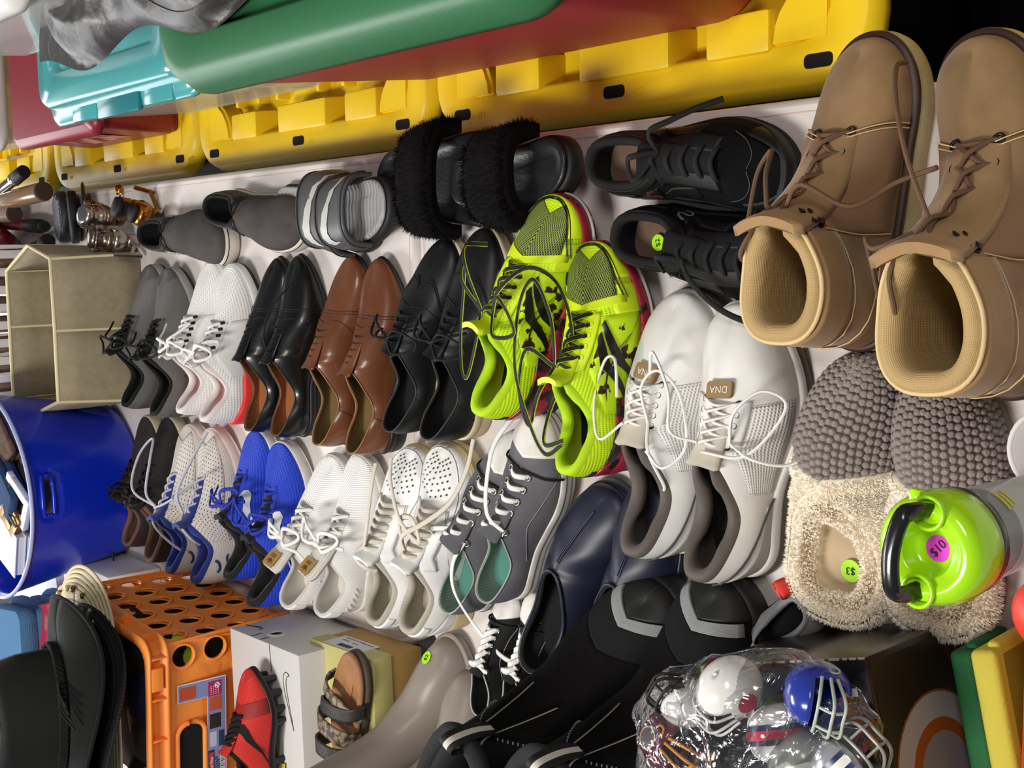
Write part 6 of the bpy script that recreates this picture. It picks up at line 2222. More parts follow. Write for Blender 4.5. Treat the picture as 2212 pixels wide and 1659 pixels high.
def fx(u, v):      # right side, u along -y to +y, v up
    s = v / .238
    return A3((CW / 2 - .014 - tap * (1 - s), (u - CD / 2 + .012) * (1 - .03 * (1 - s)), .004 + v))
def fy(u, v):      # near side
    s = v / .238
    return A3((u - CW / 2 + .012, -CD / 2 + .012 + tap * (1 - s), .004 + v))
ringme = Geo()
ringme.torus((0, 0, 0), (0, 0, 1), .0205, .0026, 20, 6)
ro = ringme.out('hole_rim', M_or, crate)
ring_data = ro.data
bpy.data.objects.remove(ro)
def ring_at(p, nrm):
    o = link('hole_rim', ring_data, crate)
    o.matrix_local = frame_at(p, nrm, (0, 0, 1))
nU = 6
du = (CD - .024) / nU
for cu, cv in holed('right_panel', nU, 4, du, .238 / 4, .019, fx, crate):
    ring_at(fx(cu, cv) + A3((.002, 0, 0)), (1, 0, .06))
for cu, cv in holed('left_panel', nU, 4, du, .238 / 4, .019, lambda u, v: fx(u, v) * A3((-1, 1, 1)), crate):
    pass
nV = 6
dw = (CW - .024) / nV
blank = {(i, j) for i in range(1, 5) for j in (2, 3)} | {(5, 0) if False else (9, 9)}
for cu, cv in holed('front_panel', nV, 4, dw, .238 / 4, .019, fy, crate, blank):
    ring_at(fy(cu, cv) + A3((0, -.002, 0)), (0, -1, .06))
holed('back_panel', nV, 4, dw, .238 / 4, .019, lambda u, v: fy(u, v) * A3((1, -1, 1)), crate)
box('bottom', (0, 0, .004), (CW - .06, CD - .06, .006), M_or, crate, .002)
# rim: outward flange with ribs
g = Geo()
def cr(w, d, z, r=.03):
    return rrect(w, d, r, 4, z)
g.rings([cr(CW - .034, CD - .030, .238), cr(CW - .004, CD - .004, .240), cr(CW, CD, .242), cr(CW, CD, .246), cr(CW - .026, CD - .024, .248), cr(CW - .026, CD - .024, .270), cr(CW, CD, .272), cr(CW, CD, .276), cr(CW - .034, CD - .032, .276), cr(CW - .036, CD - .034, .240)], cap0=False, cap1=False)
g.out('rim', M_or, crate, recalc=True)
for x in np.linspace(-.13, .15, 5):
    box('rim_rib', (x, -CD / 2 + .007, .258), (.003, .014, .026), M_or, crate, .0008)
for y in np.linspace(-.15, .15, 4):
    box('rim_rib', (CW / 2 - .007, y, .258), (.014, .003, .026), M_or, crate, .0008)
box('latch_socket', (.115, -CD / 2 + .004, .262), (.04, .010, .022), M_or, crate, .003)
# grip hole on the near side, its shade painted as a flat black sheet
g = Geo()
gz, gx = .200, -.045
loop = [A3((p[0] + gx, -CD / 2 + .0095, p[1] + gz)) for p in rrect(.135, .050, .02, 5)]
g.tube(loop + [loop[0]], .0045, n=8)
g.out('grip_rim', M_or, crate)
g = Geo()
loop = [A3((p[0] + gx, -CD / 2 + .0105, p[1] + gz)) for p in rrect(.130, .046, .019, 5)]
g.fan(loop, (gx, -CD / 2 + .0105, gz))
g.out('painted_grip_opening', M_hole, crate, label='dark grip opening')
# paper label
lab = Geo()
lab.fan([A3(p) for p in ((.110, 0, .062), (.110, 0, .000), (.106, 0, -.030), (-.085, 0, -.030), (-.085, 0, .0), (.03, 0, .0), (.03, 0, .062))], (.07, 0, .0))
lb = Geo()
def flat(g, poly, y=0.0):
    g.fan([A3((x, y, z)) for x, z in poly], (np.mean([p[0] for p in poly]), y, np.mean([p[1] for p in poly])))
def rect(x0, z0, x1, z1):
    return [(x0, z0), (x1, z0), (x1, z1), (x0, z1)]
lz = .172
g = Geo()
flat(g, rect(-.120, -.034, .062, .000))
flat(g, rect(.030, .0, .062, .052))
L0 = g.out('label', mat('label_white', '#d9dae2', .5), crate, label='printed paper label with crate pictures', smooth=False)
L0.location = (.030, -CD / 2 + .0070, lz)
L0.rotation_euler = (-.05, 0, 0)
def lpart(name, poly, col, y=-.0004):
    g = Geo()
    flat(g, poly, y)
    return g.out(name, mat('print_' + col[1:], col, .55), L0, smooth=False)
lpart('print_ground', rect(-.118, -.032, .060, -.001), '#7f86b4')
lpart('print_ground', rect(.031, -.001, .060, .050), '#7f86b4')
lpart('print_crate', rect(.034, .020, .056, .048), '#b4492a', -.0007)
lpart('print_crate', rect(.030, -.026, .056, -.002), '#a81e55', -.0007)
lpart('print_crate', rect(.004, -.026, .028, -.004), '#b5522f', -.0007)
lpart('print_crate', rect(-.028, -.024, -.002, -.004), '#251d1c', -.0007)
lpart('print_picture', rect(-.062, -.030, -.034, -.020), '#24385c', -.0007)
lpart('print_picture', rect(-.060, -.016, -.034, -.004), '#b8bdc9', -.0007)
lpart('print_panel', rect(-.118, -.012, -.066, -.001), '#1b2857', -.0007)
lpart('print_panel', rect(-.116, -.031, -.066, -.022), '#e2e2e2', -.0007)
lpart('print_badge', rect(-.112, -.0105, -.070, -.0025), '#c42a3c', -.0010)
for i in range(5):
    for j in range(4):
        lpart('print_dot', rect(.033 + i * .0032, -.008 - j * .0042, .0345 + i * .0032, -.0062 - j * .0042), '#e6cfd6', -.0010)
g = Geo()
g.disc((.048, -.0012, -.018), (0, -1, 0), .0052, 16)
g.out('print_ball', mat('print_ball', '#e8e6e2', .5), L0)
for dx, dz in ((0, 0), (.003, .002), (-.003, .002), (.002, -.003), (-.002, -.003)):
    g = Geo()
    g.disc((.048 + dx, -.0014, -.018 + dz), (0, -1, 0), .0011, 6)
    g.out('print_ball_spot', mat('ink', '#101010'), L0)
for i in range(14):
    lpart('barcode_bar', rect(-.112 + i * .0031, -.0300, -.112 + i * .0031 + (.0009, .0017, .0012)[i % 3], -.0228), '#18181a', -.0010)
Mt = Matrix.Rotation(PI / 2, 4, 'X')
text_mesh('lettering', 'Sterilite', .0085, mat('pale_print', '#d9d2c4'), L0, Matrix.Translation((-.091, -.0014, -.0065)) @ Mt)
text_mesh('lettering', 'STORAGE', .0058, mat('navy_print', '#1b2857', .5), L0, Matrix.Translation((-.092, -.0010, -.0150)) @ Mt)
text_mesh('lettering', 'CRATE', .0058, mat('navy_print', '#1b2857'), L0, Matrix.Translation((-.094, -.0010, -.0198)) @ Mt)

def local(parent, p):
    return parent.matrix_world @ Vector(p)
# clothes and caps in the crate
def cw(x, y, z):
    v = R2 @ Vector((x, y, 0))
    return (cc.x + v.x, cc.y + v.y, TZ + z)
def cap(name, lbl, loc, r, m, rz, band=None, brim=True, bm_=None, squash=.62):
    t = thing(name, lbl, 'cap', loc, rz)
    g = Geo()
    g.lathe([(r * math.cos(a), r * squash * math.sin(a)) for a in np.linspace(0, PI / 2 * .98, 9)] + [(0, r * squash)], n=28)
    g.out('crown', m, t)
    if brim:
        g = Geo()
        G = []
        for s in np.linspace(0, 1, 5):
            G.append([A3(((r * .96 + .055 * s * math.sin(PI * b) ** .6) * math.cos(-1.0 + 2.0 * b), (r * .96 + .055 * s * math.sin(PI * b) ** .6) * math.sin(-1.0 + 2.0 * b), .004 - .012 * s * (abs(b - .5) * 2) ** 2)) for b in np.linspace(0, 1, 15)])
        g.grid(G)
        o = g.out('brim', bm_ or m, t)
        md = o.modifiers.new('card', 'SOLIDIFY'); md.thickness = .003
    if band:
        for i, (col, z0, z1) in enumerate(band):
            g = Geo()
            rr = lambda z: r * math.sqrt(max(0, 1 - (z / (r * squash)) ** 2)) + .0015
            g.lathe([(rr(z), z) for z in np.linspace(z0, z1, 4)], n=28)
            g.out('band', mat('band_' + col[1:], col, .8), t)
    g = Geo()
    g.lathe([(0, .004), (.006, .003), (.007, 0), (0, -.001)], c=(0, 0, r * squash), n=10)
    g.out('top_button', m, t)
    return t
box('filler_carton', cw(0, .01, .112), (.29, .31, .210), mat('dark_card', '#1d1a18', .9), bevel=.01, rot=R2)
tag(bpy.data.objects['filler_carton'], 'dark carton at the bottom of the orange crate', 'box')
cap('baseball_cap', 'black cap nearest the right rim inside the orange crate', cw(.085, -.06, .218), .075, mat('black_cap_cloth', '#101011', .9), 1.2)
cap('knit_hat', 'navy knit hat with yellow and white bands inside the orange crate', cw(.045, -.105, .222), .060, mat('navy_knit', '#141d3f', .9, bump='noise', scale=300), .2, [('#c28a2c', .006, .012), ('#14193a', .012, .018), ('#b7b0b4', .018, .026)], brim=False, squash=.8)
cap('baseball_cap', 'dark grey cap with pale brim inside the orange crate', cw(-.03, -.098, .218), .066, mat('charcoal_cap', '#3a3a3d', .8), 1.5, None, True, mat('pale_brim', '#8b827c', .8))
t = cap('knit_hat', 'black knit hat with round emblem inside the orange crate', cw(-.108, -.098, .218), .066, mat('black_knit_cap', '#0d1012', .95, bump='noise', scale=260, strength=.4), .0, [('#1a1d20', .0, .016)], brim=False, squash=.78)
g = Geo()
g.disc((0, 0, 0), (0, 0, 1), .017, 24)
e = g.out('emblem', mat('emblem_brown', '#4d3530', .8), t, label='dim round brown emblem')
e.matrix_local = frame_at((.035, -.052, .040), (.48, -.72, .55), (0, 0, 1))
g = Geo(); g.torus((0, 0, .0004), (0, 0, 1), .0155, .0008, 24, 4)
g.out('emblem_ring', mat('emblem_pale', '#7a6a64', .8), e)
text_mesh('lettering', 'ITAL', .010, mat('emblem_pale', '#7a6a64'), e, Matrix.Translation((0, 0, .0006)))
sl_ = thing('tennis_ball', 'neon green ball inside the orange crate, seen through its holes', 'ball', cw(.122, -.118, .176), 0)
g = Geo(); g.lathe([(.001, -.033)] + [(.033 * math.cos(a), .033 * math.sin(a)) for a in np.linspace(-1.5, 1.5, 13)] + [(.001, .033)], n=20)
g.out('felt', mat('ball_felt', '#b3d41f', .9, bump='noise', scale=400), sl_)
g = Geo(); g.tube([A3((.0334 * math.cos(a) * math.cos(.5 * math.sin(2 * a)), .0334 * math.sin(a) * math.cos(.5 * math.sin(2 * a)), .0334 * math.sin(.5 * math.sin(2 * a)))) for a in np.linspace(0, 2 * PI, 40)], .0012, n=5)
g.out('seam', mat('ball_seam', '#d9dccb', .8), sl_)

# ------------------------------------------------------------------ hats on the crate
hc = (-0.522, 1.974, 1.055)
hx, hy = hc[0] - .175, hc[1] + .030
st = thing('straw_hat', 'cream straw sun hat with wooden beads around its brim, under the black hat', 'hat', (hx, hy, TZ + .300), .0, rot=(-.17, .05, 0))
st.scale = (1.22, 1, 1)
st.location.x -= .036
M_straw = stripe_mat('striped_straw', ['#e6d9bf', '#e2d4b8', '#dccdb0', '#a88f7e'], .0132, .85)
M_straw2 = mat('cream_straw', '#ddcfa9', .9, bump='weave', scale=110, strength=.6)
def brim_z(r, a):
    return .010 + .014 * math.sin(a + .6) - 1.6 * max(0, r - .135) ** 1.4 + .006 * math.sin(3 * a)
g = Geo()
rs = np.linspace(.075, .142, 20)
G = [[A3((r * math.cos(a), r * math.sin(a), brim_z(r, a) + .0010 * math.cos(r * 2 * PI / .0066))) for a in np.linspace(0, 2 * PI, 73)] for r in rs]
g.grid(G, uv=[[(r, a * .1) for a in np.linspace(0, 2 * PI, 73)] for r in rs])
o = g.out('striped_brim', M_straw, st, label='brim braided in cream and brown rings')
md = o.modifiers.new('straw', 'SOLIDIFY'); md.thickness = .003
for i in range(6):
    r = .144 + i * .0062
    g = Geo()
    g.tube([A3((r * math.cos(a), r * math.sin(a), brim_z(r, a))) for a in np.linspace(0, 2 * PI, 73)], .0036, .0026, n=6, caps=False)
    g.out('straw_braid', M_straw2, st)
g = Geo()
g.lathe([(.076, brim_z(.075, 0) - .004), (.072, .05), (.064, .082), (.04, .098), (0, .10)], n=32)
g.out('crown', M_straw2, st)
rnd = random.Random(2)
bc = ['#7a5a2a', '#22241f', '#8f6f35', '#33302a', '#6b4f28', '#c9b98a']
for i in range(26):
    a = 2 * PI * i / 26 + rnd.uniform(-.05, .05)
    r = .146
    ln, rr = rnd.choice(((.008, .0055), (.006, .005), (.012, .006), (.005, .005)))
    g = Geo()
    ax = np.array(((math.cos(a), 0, -math.sin(a)), (math.sin(a), 0, math.cos(a)), (0, 1, 0)))
    ax = np.stack([A3((math.cos(a), math.sin(a), 0)), A3((0, 0, 1)), A3((-math.sin(a), math.cos(a), 0))], axis=1)
    g.lathe([(.0008, -ln), (rr * .8, -ln * .6), (rr, 0), (rr * .8, ln * .6), (.0008, ln)], c=(r * math.cos(a), r * math.sin(a), brim_z(r, a) + .004), n=8, axis=ax)
    c = bc[rnd.randrange(6)]
    g.out('bead', mat('bead_' + c[1:], c, .3, coat=.4), st)
M_felt = mat('black_felt', '#101010', .9, bump='noise', scale=220, strength=.3, col2='#181817', mix=7, sheen=.06, spec=.25)
M_felt2 = mat('black_crinkle', '#111114', .8, bump='rib', scale=60, strength=.7)
bc_ = (-0.539, 1.906, 1.125)
kx, ky = bc_[0] - .160, bc_[1] + .035
def sunhat(lbl, x, y, z, R, r0, h, m, amp, band, rot=(0, 0, 0), ph=0.0):
    t = thing('felt_hat', lbl, 'hat', (x - .036, y, z), rot=rot)
    t.scale = (1.22, 1, 1)
    bz = lambda r, a: amp * ((r - r0) / (R - r0)) * math.sin(2 * a + ph) + .012 * ((r - r0) / (R - r0)) ** 2 * math.sin(3 * a + 1) - .020 * ((r - r0) / (R - r0)) ** 3
    g = Geo()
    G = [[A3((r * math.cos(a), r * math.sin(a), bz(r, a))) for a in np.linspace(0, 2 * PI, 65)] for r in np.linspace(r0, R, 14)]
    g.grid(G, uv=[[(r, a * .12) for a in np.linspace(0, 2 * PI, 65)] for r in np.linspace(r0, R, 14)])
    o = g.out('brim', m, t)
    md = o.modifiers.new('felt', 'SOLIDIFY'); md.thickness = .004
    g = Geo()
    g.tube([A3((R * math.cos(a), R * math.sin(a), bz(R, a) - .001)) for a in np.linspace(0, 2 * PI, 65)], .0032, n=6, caps=False)
    g.out('brim_edge', m, t)
    g = Geo()
    prof = [(1.0, 0), (1.0, .25), (.97, .6), (.90, .85), (.74, .98), (.4, .93), (0.01, .88)]
    G = []
    for q, zz in prof:
        G.append([A3((r0 * q * math.cos(a), r0 * q * math.sin(a) * (1 - .12 * zz), h * zz + (.006 * math.cos(2 * a) if zz > .8 else 0))) for a in np.linspace(0, 2 * PI, 41)])
    g.grid(G)
    g.out('crown', m, t)
    if band:
        for k in range(3):
            g = Geo()
            g.tube([A3(((r0 + .005) * math.cos(a), (r0 + .005) * math.sin(a), .010 + .005 * math.sin(a * 26 + k * 2.09))) for a in np.linspace(0, 2 * PI, 261)], .0034, n=5, caps=False)
            g.out('band_cord', m, t)
        g = Geo()
        for k in range(4):
            a0 = -.9 - k * .07
            p = A3(((r0 + .007) * math.cos(a0), (r0 + .007) * math.sin(a0), .014))
            d = A3((math.cos(a0 - .9), math.sin(a0 - .9), 0))
            g.tube([p, p + d * .03 + A3((0, 0, .004)), p + d * .065 + A3((0, 0, .002 - .004 * k))], .0018, n=5, smooth=4)
        g.out('band_tassel', m, t)
    return t
sunhat('black crinkled hat between the straw hat and the black felt hat', kx - .02, ky + .006, TZ + .332, .152, .078, .05, M_felt2, .008, False, rot=(-.18, .06, 0))
sunhat('black felt hat with braided band on top of the straw hat', kx, ky, TZ + .372, .156, .088, .105, M_felt, .010, True, rot=(-.17, .05, 0), ph=.6)

# ------------------------------------------------------------------ shoe boxes
M_card_w = mat('white_box_card', '#d6d3d0', .55)
M_card_in = mat('box_side_grey', '#c3c1c3', .6)
def shoebox(lbl, corner, far, h, length, lidh, mlid, mbase):
    c, f = Vector(corner), Vector(far)
    d = (f - c); d.z = 0
    D = d.length
    rz = math.atan2(d.y, d.x) - PI / 2
    ctr = Vector((c.x, c.y, TZ)) + Matrix.Rotation(rz, 3, 'Z') @ Vector((-length / 2, D / 2, 0))
    t = thing('shoe_box', lbl, 'box', ctr, rz)
    box('base', (0, 0, (h - .002) / 2), (length - .005, D - .005, h - .002), mbase, t, .001)
    bm = bmesh.new()
    add_box(bm, (0, 0, h - lidh / 2), (length, D, lidh), .0012)
    lid = from_bm('lid', bm, mlid, t, angle=.6)
    return t, lid, D
nb, lid, D = shoebox('white shoe box with outlined swoosh, under the red cleat', (-0.603, 1.566, 0.880), (-0.608, 1.782, 0.880), .14, .35, .138, M_card_w, M_card_in)
g = Geo(); g.torus((.1752, D * .08, .105), (1, 0, 0), .0135, .0035, 24, 6); g.out('finger_hole_rim', M_card_w, nb)
g = Geo(); g.disc((.1756, D * .08, .105), (1, 0, 0), .012, 24); g.out('painted_finger_hole', M_hole, nb, label='dark finger hole')  # black disc on closed card paints the shade inside the hole
def outline_swoosh(parent, M, size, m, r=.0007, name='swoosh_outline'):
    a = [p for p, q in SWOOSH]; b = [q for p, q in SWOOSH]
    P = crom([A3((x * size, y * size, 0)) for x, y in a], 4) + crom([A3((x * size, y * size, 0)) for x, y in b[::-1]], 4)
    g = Geo(); g.tube(P + [P[0]], r, n=4)
    o = g.out(name, m, parent)
    o.matrix_local = M
    return o
outline_swoosh(nb, Matrix.Translation((.105, -D * .30, .1403)) @ Matrix.Rotation(PI, 4, 'Z'), .62, M_edge_gr)
outline_swoosh(nb, Matrix.Translation((.1758, D * .36, .105)) @ Matrix.Rotation(PI / 2, 4, 'Z') @ Matrix.Rotation(PI / 2, 4, 'X'), .28, M_edge_gr, .0005)
g = Geo()
g.grid([[A3((.025 - .13 * t, -D * .22 + .012 * t, .1404)), A3((.025 - .13 * t, -D * .22 + .012 * t - .0012 - .0045 * t, .1404))] for t in np.linspace(0, 1, 8)])
g.out('black_stroke', mat('ink', '#101010'), nb)
for a, b in (((.174, -.02, .1402), (.13, -.024, .1402)), ((.1752, .012, .139), (.1752, .012, .118)), ((.1752, .04, .139), (.1752, .04, .118))):
    g = Geo(); g.tube([A3(a), A3(b)], .0008, n=4); g.out('lid_slit', M_edge_gr, nb)
M_olive = mat('olive_box_card', '#c3bb78', .6)
M_kraft = mat('kraft_card', '#b28f52', .7, bump='noise', scale=80, strength=.05)
ob_, lid, D = shoebox('olive green shoe box with blossom print and white label, under the sandals', (-0.589, 1.439, 0.833), (-0.596, 1.610, 0.833), .093, .33, .036, M_olive, M_kraft)
rnd = random.Random(9)
fl = ['#d9b070', '#efe4bf', '#8d8a5b', '#e6cf98']
for i in range(46):
    x, y = -.02 - abs(rnd.gauss(0, .06)) + .12, rnd.choice((-1, 1)) * (D * .42 - abs(rnd.gauss(0, .022)))
    r = rnd.uniform(.0015, .009)
    g = Geo()
    g.fan([A3((x + r * (1 + .35 * math.sin(3 * a + i)) * math.cos(a), max(-D/2 + .002, min(D/2 - .002, y + r * (1 + .35 * math.sin(3 * a + i)) * math.sin(a))), .0931 + .00002 * i)) for a in np.linspace(0, 2 * PI, 13)[:-1]], (x, y, .0931 + .00002 * i))
    c = fl[rnd.randrange(4)]
    g.out('blossom_print', mat('print_' + c[1:], c, .7), ob_)
bm = bmesh.new(); add_box(bm, (.1652, .005, .068), (.0006, .095, .042), 0)
ol = from_bm('size_label', bm, mat('label_white', '#d9dae2'), ob_, label='white barcode label')
for i in range(16):
    bm = bmesh.new(); add_box(bm, (.1656, -.012 + i * .0022, .080), (.0004, (.0007, .0013, .001)[i % 3], .010), 0)
    from_bm('barcode_bar', bm, mat('ink', '#101010'), ol)
for i, (y, w, z) in enumerate(((.028, .02, .062), (.0, .016, .064), (-.022, .03, .055), (.015, .05, .053))):
    bm = bmesh.new(); add_box(bm, (.1656, y, z), (.0004, w, .0025), 0)
    from_bm('print_line', bm, mat('grey_print', '#77787c', .7), ol)

# price card on the white box
pcx = (-0.797, 1.642, 0.890)
pc = thing('price_card', 'white price card with yellow starburst edge beside the red cleat', 'card', (pcx[0] - .02, pcx[1], TZ + .1425), .3)
bm = bmesh.new()
prism(bm, [((.040 if i % 2 else .034) * math.cos(2 * PI * i / 40), (.040 if i % 2 else .034) * math.sin(2 * PI * i / 40)) for i in range(40)], 0, .0012)
from_bm('starburst', bm, mat('starburst_yellow', '#e3d21c', .6), pc)
bm = bmesh.new()
prism(bm, [((.032 if i % 2 else .029) * math.cos(2 * PI * i / 40), (.032 if i % 2 else .029) * math.sin(2 * PI * i / 40)) for i in range(40)], .0012, .0017)
from_bm('card', bm, mat('card_white', '#e6e4e0', .6), pc)
g = Geo(); P = [A3(((.0405 if i % 2 else .0345) * math.cos(2 * PI * i / 40), (.0405 if i % 2 else .0345) * math.sin(2 * PI * i / 40), .001)) for i in range(41)]
g.tube(P, .0006, n=4); g.out('edge_line', mat('ink', '#101010'), pc)
for pts in ([(.022, .008), (.022, -.006), (.018, -.008)], [(.014, .006), (.010, .0), (.016, -.006)], [(.006, .006), (.006, -.006)], [(0, .006), (.001, -.006), (-.005, -.005), (-.004, .006)]):
    g = Geo(); g.tube([A3((x, y, .0020)) for x, y in pts], .0008, n=4, smooth=4); g.out('pen_stroke', mat('ink', '#101010'), pc)

# ------------------------------------------------------------------ dark shoes beside the tub
M_dk = mat('dark_brown_suede', '#2e2827', .9, bump='noise', scale=300, strength=.3)
for lb, a, b, sd, m in (('dark suede trainer with cream sole, standing beside the blue tub', (-0.315, 2.288, 0.770), (-0.575, 2.335, 0.825), -1, M_dk),
                        ('dark suede trainer with cream sole, hidden behind the pale perforated shoes', (-0.304, 2.212, 0.770), (-0.586, 2.216, 0.825), 1, mat('black_brown_suede', '#1c1817', .9))):
    o, S = shoe('trainer_shoe', lb, 'dark suede trainers beside the tub', a, b, sd, zH=.085, zM=.065, zT=.10, xt=.45, wb=.094, wh=.068, sole_h=.024, sole_b=.022, sole_t=.022)
    S.upper(m, o)
    S.lining(mat('brown_lining', '#6a4c40', .8), o)
    S.insole(M_dark_in, o)
    S.sole(mat('cream_foxing', '#b9ab96', .6), o, 'foxing')
    S.laces(M_black_lace, o, .50, .68, 5, .80, .003, .002, bow=dict(loop=.04, end=.03, drop=.02), seed=4)
    S.tongue(m, o, .68, ext=.022, rise=1.6)
hp = thing('headphones', 'glossy black headphones with a thin wire behind the orange crate', 'headphones', (-0.691, 2.513, 0.740), .2)
M_gl = mat('gloss_black', '#141416')
for y in (-.045, .045):
    g = Geo(); g.lathe([(0, 0), (.026, .001), (.032, .008), (.030, .018), (.012, .024), (0, .024)], c=(0, y, .035), n=24, axis=np.array(((0, 0, 1), (0, 1, 0), (-1, 0, 0)), float)); g.out('ear_cup', M_gl, hp)
    g = Geo(); g.torus((.0, y, .035), (1, 0, 0), .024, .007, 20, 8); g.out('ear_pad', M_blackrub, hp)
g = Geo(); g.tube([A3((.01, .045 * math.cos(a), .045 + .065 * math.sin(a))) for a in np.linspace(0, PI, 20)], .004, .007, n=8); g.out('headband', M_gl, hp)
g = Geo(); g.tube([A3((.02, -.05, .03)), A3((.05, -.06, .05)), A3((.09, -.06, .04)), A3((.13, -.05, .004))], .0018, n=6, smooth=6); g.out('wire', M_blackrub, hp)
wp = (-0.731, 2.643, 0.740)
pp = thing('paper_stack', 'small stack of white papers between the blue tub and the orange crate', 'paper', (wp[0] - .01, wp[1], TZ), .3)
for i in range(5):
    box('sheet', (.003 * (i % 3), .004 * (i % 2), .012 + .0245 * i), (.12, .10, .024), mat('page_white', '#e9e7e2'), pp, .001)

# ------------------------------------------------------------------ black printed box, toy boards, red caddy
cb, cf = Vector((-0.356, 0.572, 0.905)), Vector((-0.409, 0.758, 0.905))
d = cf - cb; d.z = 0
D, rz, LB = d.length, math.atan2(d.y, d.x) - PI / 2, .30
ctr = Vector((cb.x, cb.y, TZ)) + Matrix.Rotation(rz, 3, 'Z') @ Vector((-LB / 2, D / 2, 0))
kb = thing('printed_box', 'black printed carton with a round orange and white picture, under the bag of helmets', 'box', ctr, rz)
M_kb = mat('black_print_card', '#141212', .32, coat=.2)
HBX = .165
bm = bmesh.new(); add_box(bm, (0, 0, HBX / 2), (LB, D, HBX), .0015)
from_bm('carton', bm, M_kb, kb, angle=.6)
M_worn = mat('worn_white_edge', '#a9a49c', .8)
rnd = random.Random(4)
y = -D / 2
while y < D / 2 - .004:
    l = rnd.uniform(.004, .012)
    box('worn_edge', (LB / 2 - .0005, y + l / 2, HBX - .0005), (.002, l, .002), M_worn, kb, .0003)
    y += l + rnd.uniform(.002, .006)
box('printed_panel', (0, -D / 2 - .0003, HBX / 2), (LB - .012, .0008, HBX - .010), mat('dark_red_print', '#2a1016', .35, col2='#2b2310', mix=6), kb, 0)
def fdisc(r, col, dy, name, rin=0.0):
    g = Geo()
    n = 40
    c = A3((LB / 2 - .130, -D / 2 - .0008 - dy, .080))
    if rin:
        g.grid([[c + A3((q * math.cos(a), 0, q * math.sin(a))) for a in np.linspace(0, 2 * PI, n)] for q in (rin, r)])
    else:
        g.disc(c, (0, -1, 0), r, n)
    return g.out(name, mat('print_' + col[1:], col, .4), kb)
fdisc(.080, '#8a4a26', .0001, 'picture_ring')
fdisc(.078, '#a99a98', .0003, 'picture_disc')
fdisc(.055, '#9a4a16', .0005, 'picture_ring')
fdisc(.043, '#8a7a7c', .0007, 'picture_disc')
for i, (x, z) in enumerate(((.012, .040), (.024, .038), (.008, .029), (.020, .027), (.031, .026), (.012, .018), (.024, .016))):
    box('brick_print', (LB / 2 - x - .006, -D / 2 - .0008, z - .006), (.010, .0006, .007), mat('brick_red', '#6d2a20', .5), kb, 0)
text_mesh('lettering', 'NOT INCLUDED', .007, M_worn, kb, Matrix.Translation((LB / 2 - .012, .03, HBX + .0003)) @ Matrix.Rotation(PI / 2, 4, 'Z'))
box('battery_print', (LB / 2 - .020, -D * .36, HBX + .0003), (.012, .010, .0006), mat('copper_print', '#b0653a', .4), kb, 0)
box('label_print', (LB / 2 - .030, -D * .38, HBX + .0002), (.007, .018, .0005), mat('label_white', '#d9dae2'), kb, 0)

def board(lbl, loc, size, rz, tilt, m):
    t = thing('toy_board', lbl, 'toy', loc, rot=(tilt, 0, rz))
    w, dd, h = size
    bm = bmesh.new()
    add_box(bm, (0, 0, h / 2), (w, dd, h), .006, 3)
    from_bm('slab', bm, m, t, angle=.7)
    bm = bmesh.new()
    add_box(bm, (.006, -dd * .25, h / 2 - .004), (w, dd * .5, h - .012), .005, 3)
    from_bm('raised_edge', bm, m, t, angle=.7)
    return t
pb = (-0.350, 0.527, 0.810)
board('green foam board leaning against the black printed carton', (pb[0] - .156, pb[1] - .026, TZ), (.30, .024, .085), .22, .10, mat('green_foam', '#0f5a2c', .75, bump='noise', scale=400))
board('yellow foam board next to the green one', (pb[0] - .152, pb[1] - .058, TZ), (.32, .024, .11), .22, .10, mat('yellow_foam', '#c2b43e', .75, bump='noise', scale=400))
rp = (-0.259, 0.452, 0.870)
rc = thing('red_caddy', 'red plastic caddy with orange side at the right frame edge', 'caddy', (rp[0] - .15, rp[1] - .075, TZ))
bm = bmesh.new(); add_box(bm, (0, 0, .068), (.30, .14, .136), .012, 3); from_bm('body', bm, mat('red_caddy_plastic', '#d43a2e', .4), rc, angle=.7)
bm = bmesh.new(); add_box(bm, (-.02, .071, .055), (.22, .004, .10), .0015, 2); from_bm('orange_side', bm, mat('orange_trim', '#e08a2a', .5), rc, angle=.7)
g = Geo(); g.lathe([(0, .124), (.026, .124), (.030, .130), (.030, .142), (.024, .150), (0, .152)], c=(.118, .045, 0), n=24); g.out('knob', mat('red_caddy_plastic', '#d43a2e'), rc)
wb = (-0.169, 0.449, 0.770)
bl = thing('plastic_cup', 'white plastic cup half outside the right frame edge', 'cup', (wb[0], wb[1], TZ))
g = Geo(); g.lathe([(0, 0), (.026, 0), (.032, .08), (.036, .085), (.036, .089), (.03, .089), (.024, .004), (0, .004)], n=32); g.out('wall', mat('white_plastic', '#dad6d2'), bl)
g = Geo(); g.torus((0, 0, .088), (0, 0, 1), .034, .003, 32, 8); g.out('rim', mat('white_plastic', '#dad6d2'), bl)

